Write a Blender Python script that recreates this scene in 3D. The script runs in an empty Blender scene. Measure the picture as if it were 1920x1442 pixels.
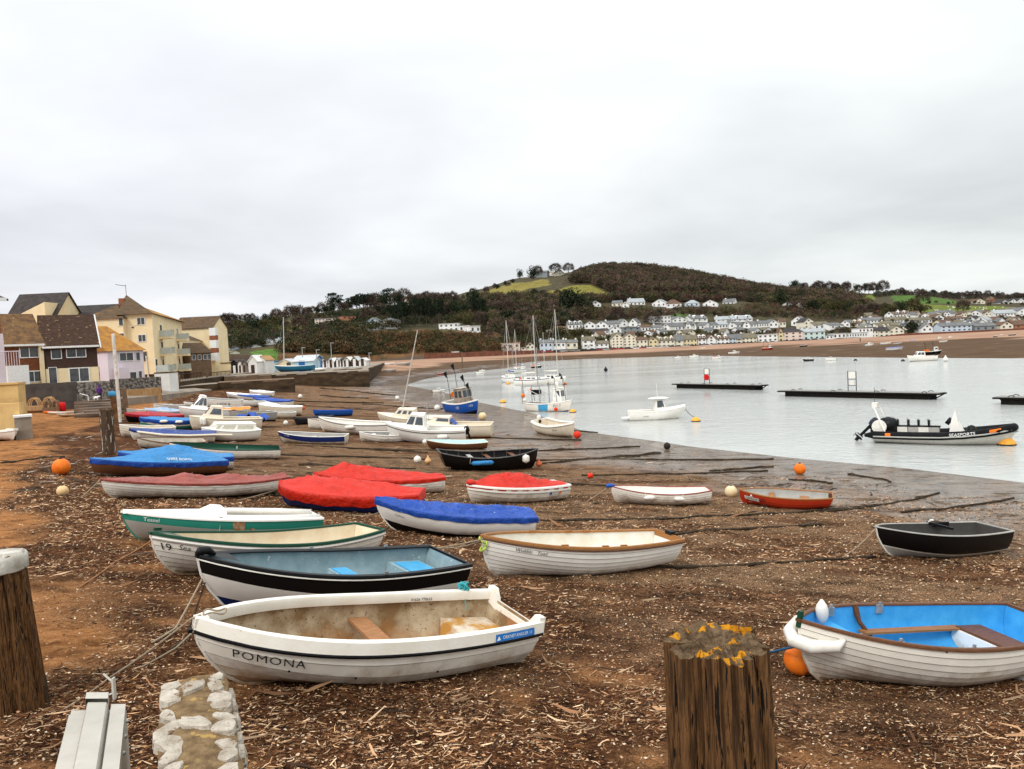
import bpy, math, random
import numpy as np
from mathutils import Vector, Matrix, noise
random.seed(7); rng = np.random.default_rng(11)
sc = bpy.context.scene
COL = sc.collection
# ---------------------------------------------------------------- camera
F = 1450.0; ROLL = math.radians(2.7); TILT = math.atan(71/1450); CAMZ = 7.0
cr, sr, ct, st = math.cos(ROLL), math.sin(ROLL), math.cos(TILT), math.sin(TILT)
cd = bpy.data.cameras.new('camera'); cam = bpy.data.objects.new('camera', cd); COL.objects.link(cam)
cd.sensor_fit = 'HORIZONTAL'; cd.sensor_width = 36; cd.lens = 36*F/1920
cd.clip_start = 0.05; cd.clip_end = 6000
Rv = Vector((cr, -sr*st, -sr*ct)); Uv = Vector((sr, cr*st, cr*ct)); Bv = Vector((0, -ct, st))
cam.matrix_world = Matrix(((Rv.x, Uv.x, Bv.x, 0), (Rv.y, Uv.y, Bv.y, 0), (Rv.z, Uv.z, Bv.z, CAMZ), (0, 0, 0, 1)))
sc.camera = cam
# ---------------------------------------------------------------- world, sun, exposure
SUN_EL, SUN_ROT = math.radians(42), math.radians(215)
w = bpy.data.worlds.new('World'); sc.world = w; w.use_nodes = True
nt = w.node_tree; N = nt.nodes; Lk = nt.links
bg = N['Background']; bg.inputs['Strength'].default_value = 1.0
sky = N.new('ShaderNodeTexSky'); sky.sky_type = 'NISHITA'; sky.sun_disc = False
sky.sun_elevation = SUN_EL; sky.sun_rotation = SUN_ROT; sky.dust_density = 3
def wm(op, a, b=None, clamp=False):
    m = N.new('ShaderNodeMath'); m.operation = op; m.use_clamp = clamp
    for i, q in enumerate((a, b)):
        if q is None: continue
        if isinstance(q, (int, float)): m.inputs[i].default_value = q
        else: Lk.new(q, m.inputs[i])
    return m.outputs[0]
tc = N.new('ShaderNodeTexCoord'); sx = N.new('ShaderNodeSeparateXYZ'); Lk.new(tc.outputs['Generated'], sx.inputs[0])
zz = wm('ADD', wm('MAXIMUM', sx.outputs[2], 0.0), 0.13)
cx = N.new('ShaderNodeCombineXYZ')
Lk.new(wm('DIVIDE', sx.outputs[0], zz), cx.inputs[0]); Lk.new(wm('DIVIDE', sx.outputs[1], zz), cx.inputs[1])
n1 = N.new('ShaderNodeTexNoise'); n1.inputs['Scale'].default_value = 0.5; n1.inputs['Detail'].default_value = 5; n1.inputs['Roughness'].default_value = .5; n1.inputs['Distortion'].default_value = .25
Lk.new(cx.outputs[0], n1.inputs['Vector'])
rp = N.new('ShaderNodeValToRGB'); Lk.new(n1.outputs[0], rp.inputs[0])
e = rp.color_ramp.elements
e[0].position = .30; e[0].color = (.67, .69, .71, 1); e[1].position = .62; e[1].color = (.97, .98, .985, 1)
e2 = rp.color_ramp.elements.new(.47); e2.color = (.82, .835, .855, 1)
# the cloud base is a little warmer and darker to the right, bluish to the left
hz = N.new('ShaderNodeMix'); hz.data_type = 'RGBA'; hz.blend_type = 'MULTIPLY'; hz.inputs[0].default_value = 1
rr = N.new('ShaderNodeValToRGB'); Lk.new(wm('ADD', wm('MULTIPLY', sx.outputs[0], 0.9), .5, True), rr.inputs[0])
rr.color_ramp.elements[0].color = (.985, .985, 1.015, 1); rr.color_ramp.elements[1].color = (.95, .975, .95, 1)
Lk.new(rp.outputs[0], hz.inputs[6]); Lk.new(rr.outputs[0], hz.inputs[7])
sb = wm('MULTIPLY', wm('POWER', wm('MAXIMUM', sx.outputs[2], 0.0), 2.2), 2.0)
bo = wm('ADD', sb, 1.0)
# overcast: brightest overhead
vm = N.new('ShaderNodeVectorMath'); vm.operation = 'SCALE'; Lk.new(hz.outputs[2], vm.inputs[0]); Lk.new(bo, vm.inputs[3])
vs = N.new('ShaderNodeVectorMath'); vs.operation = 'SCALE'; Lk.new(sky.outputs[0], vs.inputs[0]); vs.inputs[3].default_value = .008
va = N.new('ShaderNodeVectorMath'); va.operation = 'ADD'; Lk.new(vm.outputs[0], va.inputs[0]); Lk.new(vs.outputs[0], va.inputs[1])
Lk.new(va.outputs[0], bg.inputs['Color'])
sl = bpy.data.lights.new('sun', 'SUN'); sl.energy = 1.5; sl.angle = math.radians(14); sl.color = (1, .96, .9)
so = bpy.data.objects.new('sun', sl); COL.objects.link(so)
so.rotation_euler = (math.radians(90)-SUN_EL, 0, math.pi - SUN_ROT + math.pi)
sdir = Vector((math.sin(SUN_ROT)*math.cos(SUN_EL), math.cos(SUN_ROT)*math.cos(SUN_EL), math.sin(SUN_EL)))
so.rotation_euler = sdir.to_track_quat('Z', 'Y').to_euler(); so.location = (0, 0, 60)
sc.view_settings.view_transform = 'Standard'; sc.view_settings.look = 'None'
sc.view_settings.exposure = 0.0; sc.view_settings.gamma = 1.0; sc.view_settings.use_curve_mapping = False

# ---------------------------------------------------------------- pixel helpers (photo pixels 1920 x 1442)
def ray(x, y):
    u = (x-960)/F; v = (721-y)/F
    d = Rv*u + Uv*v - Bv
    return d/d.y
def atd(x, y, D): return ray(x, y)*D + Vector((0, 0, CAMZ))
def atz(x, y, z):
    d = ray(x, y); return atd(x, y, (z-CAMZ)/d.z)
def hory(x): return 650 - math.tan(ROLL)*(x-960)
def XD(x, D):
    p = atd(x, hory(x), D); return Vector((p.x, p.y))
def zpx(x, y, D): return atd(x, y, D).z

# ---------------------------------------------------------------- terrain function
SH_NEAR = [(70, -42), (22.2, 33.6), (19.5, 38.4), (15.9, 42.9), (11.5, 49.6), (9.8, 53.3), (5.7, 60.8), (2.1, 79.9), (-4.2, 99.3), (-9.2, 119.6), (-17, 145), (-22.4, 162), (-21.3, 193), (-15.3, 224), (-1.5, 257), (2.5, 285), (0.4, 307)]
SH_FAR = [(0.4, 307), (9.8, 339.6), (33.6, 343), (72.5, 307), (85.3, 228), (92.9, 182), (99.4, 153), (125, 100), (260, 20)]
POLY = np.array(SH_NEAR + SH_FAR[1:] + [(260, -120), (70, -120)], float)
def segdist(P, pts):
    pts = np.asarray(pts, float); best = np.full(len(P), 1e9)
    for a, b in zip(pts[:-1], pts[1:]):
        ab = b-a; t = np.clip(((P-a)@ab)/(ab@ab), 0, 1)
        d = np.hypot(*(P-(a+t[:, None]*ab)).T); best = np.minimum(best, d)
    return best
def inside(P, poly):
    x, y = P[:, 0], P[:, 1]; r = np.zeros(len(P), bool); n = len(poly)
    for i in range(n):
        (x1, y1), (x2, y2) = poly[i], poly[i-1]
        c = ((y1 > y) != (y2 > y)) & (x < (x2-x1)*(y-y1)/(y2-y1+1e-12)+x1); r ^= c
    return r
LAYD = [388, 408, 440, 500, 600, 750, 950]
LAYP = {200: (680, 676, 670, 650, 628, 610, 605), 350: (672, 668, 660, 648, 625, 608, 604), 450: (668, 664, 655, 640, 622, 610, 606), 520: (668, 662, 650, 640, 615, 600, 596),
 600: (668, 648, 632, 618, 602, 590, 586), 700: (667, 627, 622, 610, 592, 579, 576), 800: (664, 625, 621, 610, 590, 571, 566), 900: (661, 629, 622, 605, 577, 551, 543),
 960: (660, 645, 627, 605, 575, 534, 524), 1050: (658, 648, 632, 600, 560, 528, 514), 1140: (656, 648, 628, 600, 565, 522, 501), 1250: (652, 645, 625, 598, 570, 532, 507),
 1400: (646, 640, 620, 595, 570, 548, 533), 1550: (640, 634, 615, 595, 578, 560, 549), 1700: (633, 627, 605, 590, 572, 562, 552), 1800: (629, 623, 608, 592, 576, 566, 558),
 1920: (624, 618, 604, 590, 578, 568, 560), 2150: (612, 606, 594, 582, 572, 562, 556)}
_A = []; _E = []
for k, D in enumerate(LAYD):
    pts = []
    for x, ys in LAYP.items():
        d = ray(x, ys[k]); pts.append((d.x, d.z))
    pts.sort(); _A.append([p[0] for p in pts]); _E.append([p[1] for p in pts])
def prom_depth(a): return np.interp(a, [-.7, -.3, 0, .2, .36, .65, .9], [300, 372, 384, 400, 412, 420, 420])
def gz(P):
    P = np.atleast_2d(np.asarray(P, float)); X, Y = P[:, 0], P[:, 1]
    s = segdist(P, POLY[:len(SH_NEAR)+len(SH_FAR)-1]); ins = inside(P, POLY)
    near = .045*s + .0014*s*s
    near = np.where(s > 36, .045*36+.0014*36*36 + (s-36)*.02, near); near = np.minimum(near, 3.7)*np.interp(Y, [0, 8, 14, 22, 30, 50, 100, 150], [1.16, 1.13, 1.04, .95, .88, .78, .76, .85])
    Ym = np.maximum(Y, 1.0); a = X/Ym; pd = prom_depth(a)
    dn = segdist(P, SH_NEAR); df = segdist(P, SH_FAR)
    far = 3.0*np.clip(df/np.maximum(df+np.maximum(pd-Y, 0), 1e-3), 0, 1)**.8
    wgt = np.clip((df/(dn+df+1e-6)-.35)/.3, 0, 1)
    near2 = np.where(Y > 130, np.minimum(near, 2.6+.004*np.clip(Y-130, 0, 200)), near)
    z = far*(1-wgt) + near2*wgt
    # hills behind the promenade
    R = np.array([np.interp(a, _A[k], _E[k])*LAYD[k]+CAMZ for k in range(len(LAYD))])
    LD = np.array(LAYD, float); off = pd-384
    Yq = np.clip(Y-off*(1-np.clip((Y-450)/200, 0, 1)), LD[0], LD[-1]); k = np.clip(np.searchsorted(LD, Yq)-1, 0, len(LD)-2); ii = np.arange(len(Y))
    tq = (Yq-LD[k])/(LD[k+1]-LD[k]); zl = R[k, ii]*(1-tq)+R[k+1, ii]*tq
    over = np.clip((Y-960)/500, 0, 1); zl = zl*(1-over)+over*(-10)
    z = np.where(Y > pd, np.maximum(zl, 2.9), z)
    return np.where(ins, -np.minimum(.05*s, 1.2), z)
def gz1(x, y): return float(gz([(x, y)])[0])
_DSF = np.arange(370, 1000, 3.0)
_DSA = np.concatenate([np.arange(2, 60, .25), np.arange(60, 400, 1.0), np.arange(400, 1000, 2.0)])
def hit(x, y, far=False):
    """first ground (or water) point under photo pixel x, y"""
    d = ray(x, y); _DS = _DSF if far else _DSA; P = np.stack([d.x*_DS, _DS], 1); g = np.maximum(gz(P), 0.0); h = CAMZ + d.z*_DS - g
    idx = np.where(h <= 0)[0]
    if len(idx) == 0: return atd(x, y, 900)
    i = idx[0]; D = _DS[i] if i == 0 else _DS[i-1] + (_DS[i]-_DS[i-1])*h[i-1]/(h[i-1]-h[i])
    return Vector((d.x*D, D, CAMZ+d.z*D))

# ---------------------------------------------------------------- tagging
def tag(o, label=None, cat=None, group=None, kind=None):
    if label: o['label'] = label
    if cat: o['category'] = cat
    if group: o['group'] = group
    if kind: o['kind'] = kind
    return o
def empty(name, loc=(0, 0, 0), rot=(0, 0, 0), label=None, cat=None, group=None):
    o = bpy.data.objects.new(name, None); COL.objects.link(o); o.location = loc; o.rotation_euler = rot
    o.empty_display_size = .2
    return tag(o, label, cat, group)
def copy_tree(o, parent=None):
    c = o.copy(); COL.objects.link(c)
    if parent: c.parent = parent
    for ch in KIDS.get(o.name, []):
        copy_tree(ch, c)
    return c
KIDS = {}
def link_child(o, parent):
    if parent is not None:
        o.parent = parent; KIDS.setdefault(parent.name, []).append(o)

# ---------------------------------------------------------------- mesh builder
class MB:
    def __init__(s): s.v = []; s.f = []; s.m = []
    def add(s, vs, fs, m=0):
        n = len(s.v); s.v += [tuple(p) for p in vs]; s.f += [tuple(i+n for i in f) for f in fs]; s.m += [m]*len(fs); return s
    def box(s, c, d, m=0, rz=0, R=None):
        x, y, z = d[0]/2, d[1]/2, d[2]/2; vs = [Vector((i*x, j*y, k*z)) for i in (-1, 1) for j in (-1, 1) for k in (-1, 1)]
        if rz: R = Matrix.Rotation(rz, 3, 'Z')
        if R is not None: vs = [R@p for p in vs]
        c = Vector(c); return s.add([p+c for p in vs], [(0, 1, 3, 2), (4, 6, 7, 5), (0, 4, 5, 1), (2, 3, 7, 6), (0, 2, 6, 4), (1, 5, 7, 3)], m)
    def tube(s, pts, r, n=8, m=0, caps=True):
        pts = [Vector(p) for p in pts]; rs = r if isinstance(r, (list, tuple)) else [r]*len(pts); rings = []; up = None
        for i, p in enumerate(pts):
            t = (pts[min(i+1, len(pts)-1)]-pts[max(i-1, 0)])
            if t.length < 1e-9: t = Vector((0, 0, 1))
            t.normalize()
            if up is None or abs(up.dot(t)) > .98: up = Vector((0, 0, 1)) if abs(t.z) < .9 else Vector((1, 0, 0))
            a = t.cross(up).normalized(); b = a.cross(t).normalized(); up = b
            rings.append([p+a*math.cos(2*math.pi*k/n)*rs[i]+b*math.sin(2*math.pi*k/n)*rs[i] for k in range(n)])
        base = len(s.v); s.v += [tuple(q) for rg in rings for q in rg]
        for i in range(len(pts)-1):
            for k in range(n):
                a = base+i*n+k; b = base+i*n+(k+1) % n; s.f.append((a, b, b+n, a+n)); s.m.append(m)
        if caps:
            s.f.append(tuple(base+k for k in range(n))[::-1]); s.m.append(m)
            s.f.append(tuple(base+(len(pts)-1)*n+k for k in range(n))); s.m.append(m)
        return s
    def lathe(s, prof, n=16, c=(0, 0, 0), m=0, R=None):
        c = Vector(c); base = len(s.v)
        for (r, z) in prof:
            for k in range(n):
                p = Vector((r*math.cos(2*math.pi*k/n), r*math.sin(2*math.pi*k/n), z))
                if R is not None: p = R@p
                s.v.append(tuple(p+c))
        for i in range(len(prof)-1):
            for k in range(n):
                a = base+i*n+k; b = base+i*n+(k+1) % n; s.f.append((a, b, b+n, a+n)); s.m.append(m)
        s.f.append(tuple(base+k for k in range(n))[::-1]); s.m.append(m)
        s.f.append(tuple(base+(len(prof)-1)*n+k for k in range(n))); s.m.append(m)
        return s
    def ball(s, c, r, n=14, m=0, sc3=(1, 1, 1)):
        prof = [(max(.02*r, r*math.sin(math.pi*i/8)), -r*math.cos(math.pi*i/8)) for i in range(9)]
        return s.lathe([(a*sc3[0], b*sc3[2]) for a, b in prof], n, c, m)
    def grid(s, rows, m=0, flip=False, mf=None):
        base = len(s.v); nc = len(rows[0])
        for r in rows: s.v += [tuple(p) for p in r]
        for i in range(len(rows)-1):
            for j in range(nc-1):
                a = base+i*nc+j; q = (a, a+1, a+nc+1, a+nc); s.f.append(q[::-1] if flip else q); s.m.append(mf(i, j) if mf else m)
        return s
    def obj(s, name, mats, parent=None, smooth=False, loc=None, rot=None, auto=None):
        me = bpy.data.meshes.new(name); me.from_pydata(s.v, [], s.f)
        if not isinstance(mats, (list, tuple)): mats = [mats]
        for m in mats: me.materials.append(m)
        if len(mats) > 1: me.polygons.foreach_set('material_index', s.m)
        if smooth: me.polygons.foreach_set('use_smooth', [True]*len(s.f))
        if auto:
            me.polygons.foreach_set('use_smooth', [True]*len(s.f)); me.set_sharp_from_angle(angle=math.radians(auto))
        me.validate(clean_customdata=False); me.update()
        o = bpy.data.objects.new(name, me); COL.objects.link(o)
        if loc is not None: o.location = loc
        if rot is not None: o.rotation_euler = rot
        link_child(o, parent)
        return o
def npmesh(name, V, Fq, mats, cols=None, midx=None, k=4):
    """V (n,3), Fq (m,k) arrays -> object"""
    me = bpy.data.meshes.new(name); me.vertices.add(len(V)); me.vertices.foreach_set('co', np.asarray(V, np.float32).ravel())
    nf = len(Fq); me.loops.add(nf*k); me.loops.foreach_set('vertex_index', np.asarray(Fq, np.int32).ravel())
    me.polygons.add(nf); me.polygons.foreach_set('loop_start', np.arange(0, nf*k, k, dtype=np.int32))
    if not isinstance(mats, (list, tuple)): mats = [mats]
    for m in mats: me.materials.append(m)
    if midx is not None: me.polygons.foreach_set('material_index', np.asarray(midx, np.int32))
    if cols is not None:
        at = me.color_attributes.new('tint', 'FLOAT_COLOR', 'POINT'); c = np.ones((len(V), 4), np.float32); c[:, :3] = cols
        at.data.foreach_set('color', c.ravel())
    me.update(calc_edges=True)
    o = bpy.data.objects.new(name, me); COL.objects.link(o); return o

# ---------------------------------------------------------------- materials
_MC = {}
def mat(name, col, rough=.6, col2=None, scale=6, bump=0, bscale=40, spec=.13, metal=0, stretch=(1, 1, 1), detail=6, stain=None, stain_z=None, lo=.35, hi=.65, sscale=3, coords='Object', spots=None, bdist=.02):
    """procedural surface: two-colour noise + bump; stain = colour of mud / rust creeping up from local height stain_z; spots=(colour, scale, threshold)"""
    if name in _MC: return _MC[name]
    m = bpy.data.materials.new(name); m.use_nodes = True; t = m.node_tree; n = t.nodes; l = t.links
    b = n['Principled BSDF']; b.inputs['Roughness'].default_value = rough; b.inputs['Metallic'].default_value = metal; b.inputs['Specular IOR Level'].default_value = spec
    co = n.new('ShaderNodeTexCoord'); mp = n.new('ShaderNodeMapping'); l.new(co.outputs[coords], mp.inputs[0]); mp.inputs['Scale'].default_value = stretch
    def nz(s, d=detail, r=.6):
        q = n.new('ShaderNodeTexNoise'); q.inputs['Scale'].default_value = s; q.inputs['Detail'].default_value = d; q.inputs['Roughness'].default_value = r; l.new(mp.outputs[0], q.inputs[0]); return q
    def ramp(src, a, bb, ca=(0, 0, 0, 1), cb=(1, 1, 1, 1)):
        r = n.new('ShaderNodeValToRGB'); r.color_ramp.elements[0].position = a; r.color_ramp.elements[1].position = bb
        r.color_ramp.elements[0].color = ca; r.color_ramp.elements[1].color = cb; l.new(src, r.inputs[0]); return r.outputs[0]
    def mix(f, a, bb):
        q = n.new('ShaderNodeMix'); q.data_type = 'RGBA'; l.new(f, q.inputs[0])
        for k, z in ((6, a), (7, bb)):
            if isinstance(z, tuple): q.inputs[k].default_value = (*z[:3], 1)
            else: l.new(z, q.inputs[k])
        return q.outputs[2]
    if col2 is None: col2 = tuple(c*.82 for c in col)
    cur = mix(ramp(nz(scale).outputs[0], lo, hi), tuple(col), tuple(col2))
    if spots:
        cur = mix(ramp(nz(spots[1], 4).outputs[0], spots[2], spots[2]+.04), cur, tuple(spots[0]))
    if stain:
        sp = n.new('ShaderNodeSeparateXYZ'); l.new(co.outputs['Object'], sp.inputs[0])
        mr = n.new('ShaderNodeMapRange'); mr.inputs['From Min'].default_value = stain_z; mr.inputs['From Max'].default_value = 0; l.new(sp.outputs[2], mr.inputs[0])
        ad = n.new('ShaderNodeMath'); ad.operation = 'ADD'; l.new(mr.outputs[0], ad.inputs[0])
        q = nz(sscale, 8, .7); q2 = n.new('ShaderNodeMath'); q2.operation = 'MULTIPLY_ADD'; l.new(q.outputs[0], q2.inputs[0]); q2.inputs[1].default_value = 1.6; q2.inputs[2].default_value = -.8
        l.new(q2.outputs[0], ad.inputs[1]); cur = mix(ramp(ad.outputs[0], .3, 1.0), cur, tuple(stain))
    l.new(cur, b.inputs['Base Color'])
    if bump:
        bu = n.new('ShaderNodeBump'); bu.inputs['Strength'].default_value = bump; bu.inputs['Distance'].default_value = bdist; l.new(nz(bscale, 5).outputs[0], bu.inputs['Height']); l.new(bu.outputs[0], b.inputs['Normal'])
    _MC[name] = m; return m
def tintmat(name, rough=.8, mul=1.0):
    m = bpy.data.materials.new(name); m.use_nodes = True; n = m.node_tree.nodes; l = m.node_tree.links
    a = n.new('ShaderNodeAttribute'); a.attribute_name = 'tint'; b = n['Principled BSDF']; b.inputs['Roughness'].default_value = rough; b.inputs['Specular IOR Level'].default_value = .06
    l.new(a.outputs['Color'], b.inputs['Base Color']); return m
# ---------------------------------------------------------------- numpy noise
def vnoise(x, y, seed=0):
    xi = np.floor(x).astype(np.int64); yi = np.floor(y).astype(np.int64); fx = x-xi; fy = y-yi
    fx = fx*fx*(3-2*fx); fy = fy*fy*(3-2*fy)
    def h(a, b):
        n = (a*374761393 + b*668265263 + seed*974634777) & 0xffffffff
        n = ((n ^ (n >> 13))*1274126177) & 0xffffffff; return ((n ^ (n >> 16)) & 0xffff)/65535.0
    return (h(xi, yi)*(1-fx)+h(xi+1, yi)*fx)*(1-fy) + (h(xi, yi+1)*(1-fx)+h(xi+1, yi+1)*fx)*fy
def fbm(x, y, s=1.0, o=4, seed=0):
    r = 0; a = .5; t = 0
    for k in range(o): r = r+a*vnoise(x*s+17.3*k, y*s-9.1*k, seed+k); t += a; a *= .5; s *= 2.03
    return r/t
def zone(P):
    """world XY -> masks: orange dry sand, tangled wrack, wet mud, far mud"""
    X, Y = P[:, 0], P[:, 1]
    dn = segdist(P, SH_NEAR[:-1]); df = segdist(P, SH_FAR)
    n = fbm(X, Y, .35, 4, 3); n2 = fbm(X, Y, .9, 4, 8)
    sand = np.clip((dn-36.1+(n-.5)*3.5)/1.0, 0, 1)
    sand = np.maximum(sand, np.clip((n2-.62)*7, 0, 1)*np.clip((dn-27)/5, 0, 1)*.6)
    wr = np.clip((dn-25+(n-.5)*16)/5, 0, 1)*(1-sand)
    wr = np.maximum(wr, np.clip((fbm(X*.5, Y*1.4, .5, 4, 5)-.56)*10, 0, 1)*.75*(1-sand))
    wet = np.clip((14-dn+(n-.5)*14)/7, 0, 1)
    farm = np.maximum(((df < dn) & (X > -5)).astype(float), np.clip((Y-150)/12, 0, 1))
    return sand, wr, wet, farm, dn, df
def terrain_obj(name, avals, rows, m, relief):
    nr, nc = rows.shape; A = np.broadcast_to(avals, (nr, nc)); Y = rows; X = A*Y
    P = np.stack([X.ravel(), Y.ravel()], 1); z = gz(P)
    if relief:
        sand, wr, wet, farm, dn, df = zone(P); pos = z > .05
        fade = np.clip(1.6-P[:, 1]/60, 0.0, 1)
        z = z + pos*fade*((fbm(P[:, 0], P[:, 1], 1.7, 3, 21)-.5)*.10 + (fbm(P[:, 0], P[:, 1], 7, 2, 22)-.5)*.05)*np.clip(z, 0, 1)
        z = z + pos*(P[:, 1] > 40)*np.clip(z/1.0, 0, 1)*(fbm(P[:, 0], P[:, 1], .25, 3, 23)-.5)*.25*(farm < .5)
        mud = np.clip((1.75-z+(fbm(P[:, 0]*.3, P[:, 1], .08, 3, 9)-.5)*1.2)/.25, 0, 1)*farm
        cols = np.stack([sand, wr, wet], 1); c2 = np.stack([farm, mud, np.zeros_like(mud)], 1)
    V = np.stack([P[:, 0], P[:, 1], z], 1)
    i = np.arange(nr-1)[:, None]*nc + np.arange(nc-1)[None, :]
    Fq = np.stack([i, i+1, i+nc+1, i+nc], -1).reshape(-1, 4)
    o = npmesh(name, V, Fq, m, cols if relief else None)
    if relief:
        at = o.data.color_attributes.new('zone', 'FLOAT_COLOR', 'POINT'); c = np.ones((len(V), 4), np.float32); c[:, :3] = c2; at.data.foreach_set('color', c.ravel())
    o.data.polygons.foreach_set('use_smooth', np.ones(len(Fq), bool))
    return o
# beach shader
def beach_mat():
    m = bpy.data.materials.new('beach_surface'); m.use_nodes = True; t = m.node_tree; n = t.nodes; l = t.links; b = n['Principled BSDF']
    tc = n.new('ShaderNodeTexCoord')
    def nz(s, d=5, r=.65, st=(1, 1, 1)):
        mp = n.new('ShaderNodeMapping'); mp.inputs['Scale'].default_value = st; l.new(tc.outputs['Object'], mp.inputs[0])
        q = n.new('ShaderNodeTexNoise'); q.inputs['Scale'].default_value = s; q.inputs['Detail'].default_value = d; q.inputs['Roughness'].default_value = r; l.new(mp.outputs[0], q.inputs[0]); return q.outputs[0]
    def ramp(src, stops):
        r = n.new('ShaderNodeValToRGB'); e = r.color_ramp.elements
        e[0].position, e[0].color = stops[0][0], (*stops[0][1], 1); e[1].position, e[1].color = stops[-1][0], (*stops[-1][1], 1)
        for p, c in stops[1:-1]: q = e.new(p); q.color = (*c, 1)
        l.new(src, r.inputs[0]); return r.outputs[0]
    def mix(f, a, bb, mode='MIX'):
        q = n.new('ShaderNodeMix'); q.data_type = 'RGBA'; q.blend_type = mode
        if isinstance(f, float): q.inputs[0].default_value = f
        else: l.new(f, q.inputs[0])
        for k, z in ((6, a), (7, bb)):
            if isinstance(z, tuple): q.inputs[k].default_value = (*z, 1)
            else: l.new(z, q.inputs[k])
        return q.outputs[2]
    def attr(nm):
        a = n.new('ShaderNodeAttribute'); a.attribute_name = nm; s = n.new('ShaderNodeSeparateColor'); l.new(a.outputs['Color'], s.inputs[0]); return s.outputs
    z1 = attr('tint'); z2 = attr('zone')
    fine = nz(38, 4, .8); mid = nz(9, 5, .7); big = nz(1.1, 5)
    grav = ramp(fine, [(.38, (.010, .006, .004)), (.46, (.085, .043, .021)), (.53, (.25, .14, .072)), (.62, (.47, .31, .185)), (.76, (.70, .54, .38))])
    sand = ramp(nz(6, 6, .75, (1, 1.8, 1)), [(.3, (.24, .095, .03)), (.5, (.38, .165, .058)), (.7, (.50, .25, .10))])
    sand = mix(ramp(fine, [(.4, (.0, .0, .0)), (.5, (1, 1, 1))]), mix(.5, sand, (.16, .07, .03)), sand)
    wrack = ramp(nz(14, 6, .85, (1, 2, 1)), [(.37, (.005, .003, .002)), (.47, (.055, .021, .009)), (.57, (.17, .072, .029)), (.74, (.34, .18, .09))])
    wet = ramp(nz(22, 5, .85, (1, 2.2, 1)), [(.36, (.012, .008, .005)), (.46, (.075, .048, .030)), (.54, (.25, .185, .13)), (.64, (.52, .44, .36))])  # wet shingle; the palest tones paint in its sheen
    c = mix(z1[1], grav, wrack); c = mix(z1[2], c, wet); c = mix(z1[0], c, sand)
    bm = ramp(nz(.9, 5, .75, (1, 1.7, 1)), [(.38, (.42, .40, .38)), (.52, (.95, .95, .95)), (.7, (1.25, 1.22, 1.18))]); c = mix(1.0, c, bm, 'MULTIPLY')
    farsand = ramp(nz(.12, 5, .6, (.4, 1, 1)), [(.3, (.24, .13, .08)), (.7, (.40, .26, .18))])
    farmud = ramp(nz(.35, 6, .7, (.3, 1, 1)), [(.3, (.055, .032, .018)), (.58, (.11, .066, .038)), (.66, (.15, .10, .065)), (.70, (.42, .38, .33))])
    far = mix(z2[1], farsand, farmud); c = mix(z2[0], c, far)
    l.new(c, b.inputs['Base Color'])
    # puddle film on the low shore
    pu = ramp(nz(.8, 6, .75, (.5, 1.4, 1)), [(.40, (0, 0, 0)), (.48, (1, 1, 1))])
    sp = ramp(nz(16, 4, .8, (1, 2, 1)), [(.42, (0, 0, 0)), (.47, (1, 1, 1))])
    ml = n.new('ShaderNodeMath'); ml.operation = 'MULTIPLY'; l.new(pu, ml.inputs[0]); l.new(sp, ml.inputs[1])
    m2 = n.new('ShaderNodeMath'); m2.operation = 'MULTIPLY'; l.new(ml.outputs[0], m2.inputs[0]); l.new(z1[2], m2.inputs[1])
    mr = n.new('ShaderNodeMapRange'); mr.inputs['To Min'].default_value = .85; mr.inputs['To Max'].default_value = .06; l.new(m2.outputs[0], mr.inputs[0]); l.new(mr.outputs[0], b.inputs['Roughness'])
    ms = n.new('ShaderNodeMapRange'); ms.inputs['To Min'].default_value = .04; ms.inputs['To Max'].default_value = .9; l.new(m2.outputs[0], ms.inputs[0]); l.new(ms.outputs[0], b.inputs['Specular IOR Level'])
    bu = n.new('ShaderNodeBump'); bu.inputs['Distance'].default_value = .035
    inv = n.new('ShaderNodeMath'); inv.operation = 'MULTIPLY_ADD'; l.new(m2.outputs[0], inv.inputs[0]); inv.inputs[1].default_value = -.9; inv.inputs[2].default_value = 1.0
    l.new(inv.outputs[0], bu.inputs['Strength']); b.inputs['Specular Tint'].default_value = (1, 1, 1, 1)
    sm = n.new('ShaderNodeMath'); sm.operation = 'ADD'; l.new(fine, sm.inputs[0]); l.new(mid, sm.inputs[1]); l.new(sm.outputs[0], bu.inputs['Height']); l.new(bu.outputs[0], b.inputs['Normal'])
    return m
av = np.concatenate([np.linspace(-1.5, -.75, 60, endpoint=False), np.linspace(-.75, .75, 640), np.linspace(.75, 1.5, 61)[1:]])
pdv = prom_depth(av)
tt = np.linspace(0, 1, 520)[:, None]
rows = 1.6*(pdv[None, :]/1.6)**tt
beach = tag(terrain_obj('beach', av, rows, beach_mat(), True), kind='structure')
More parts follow.
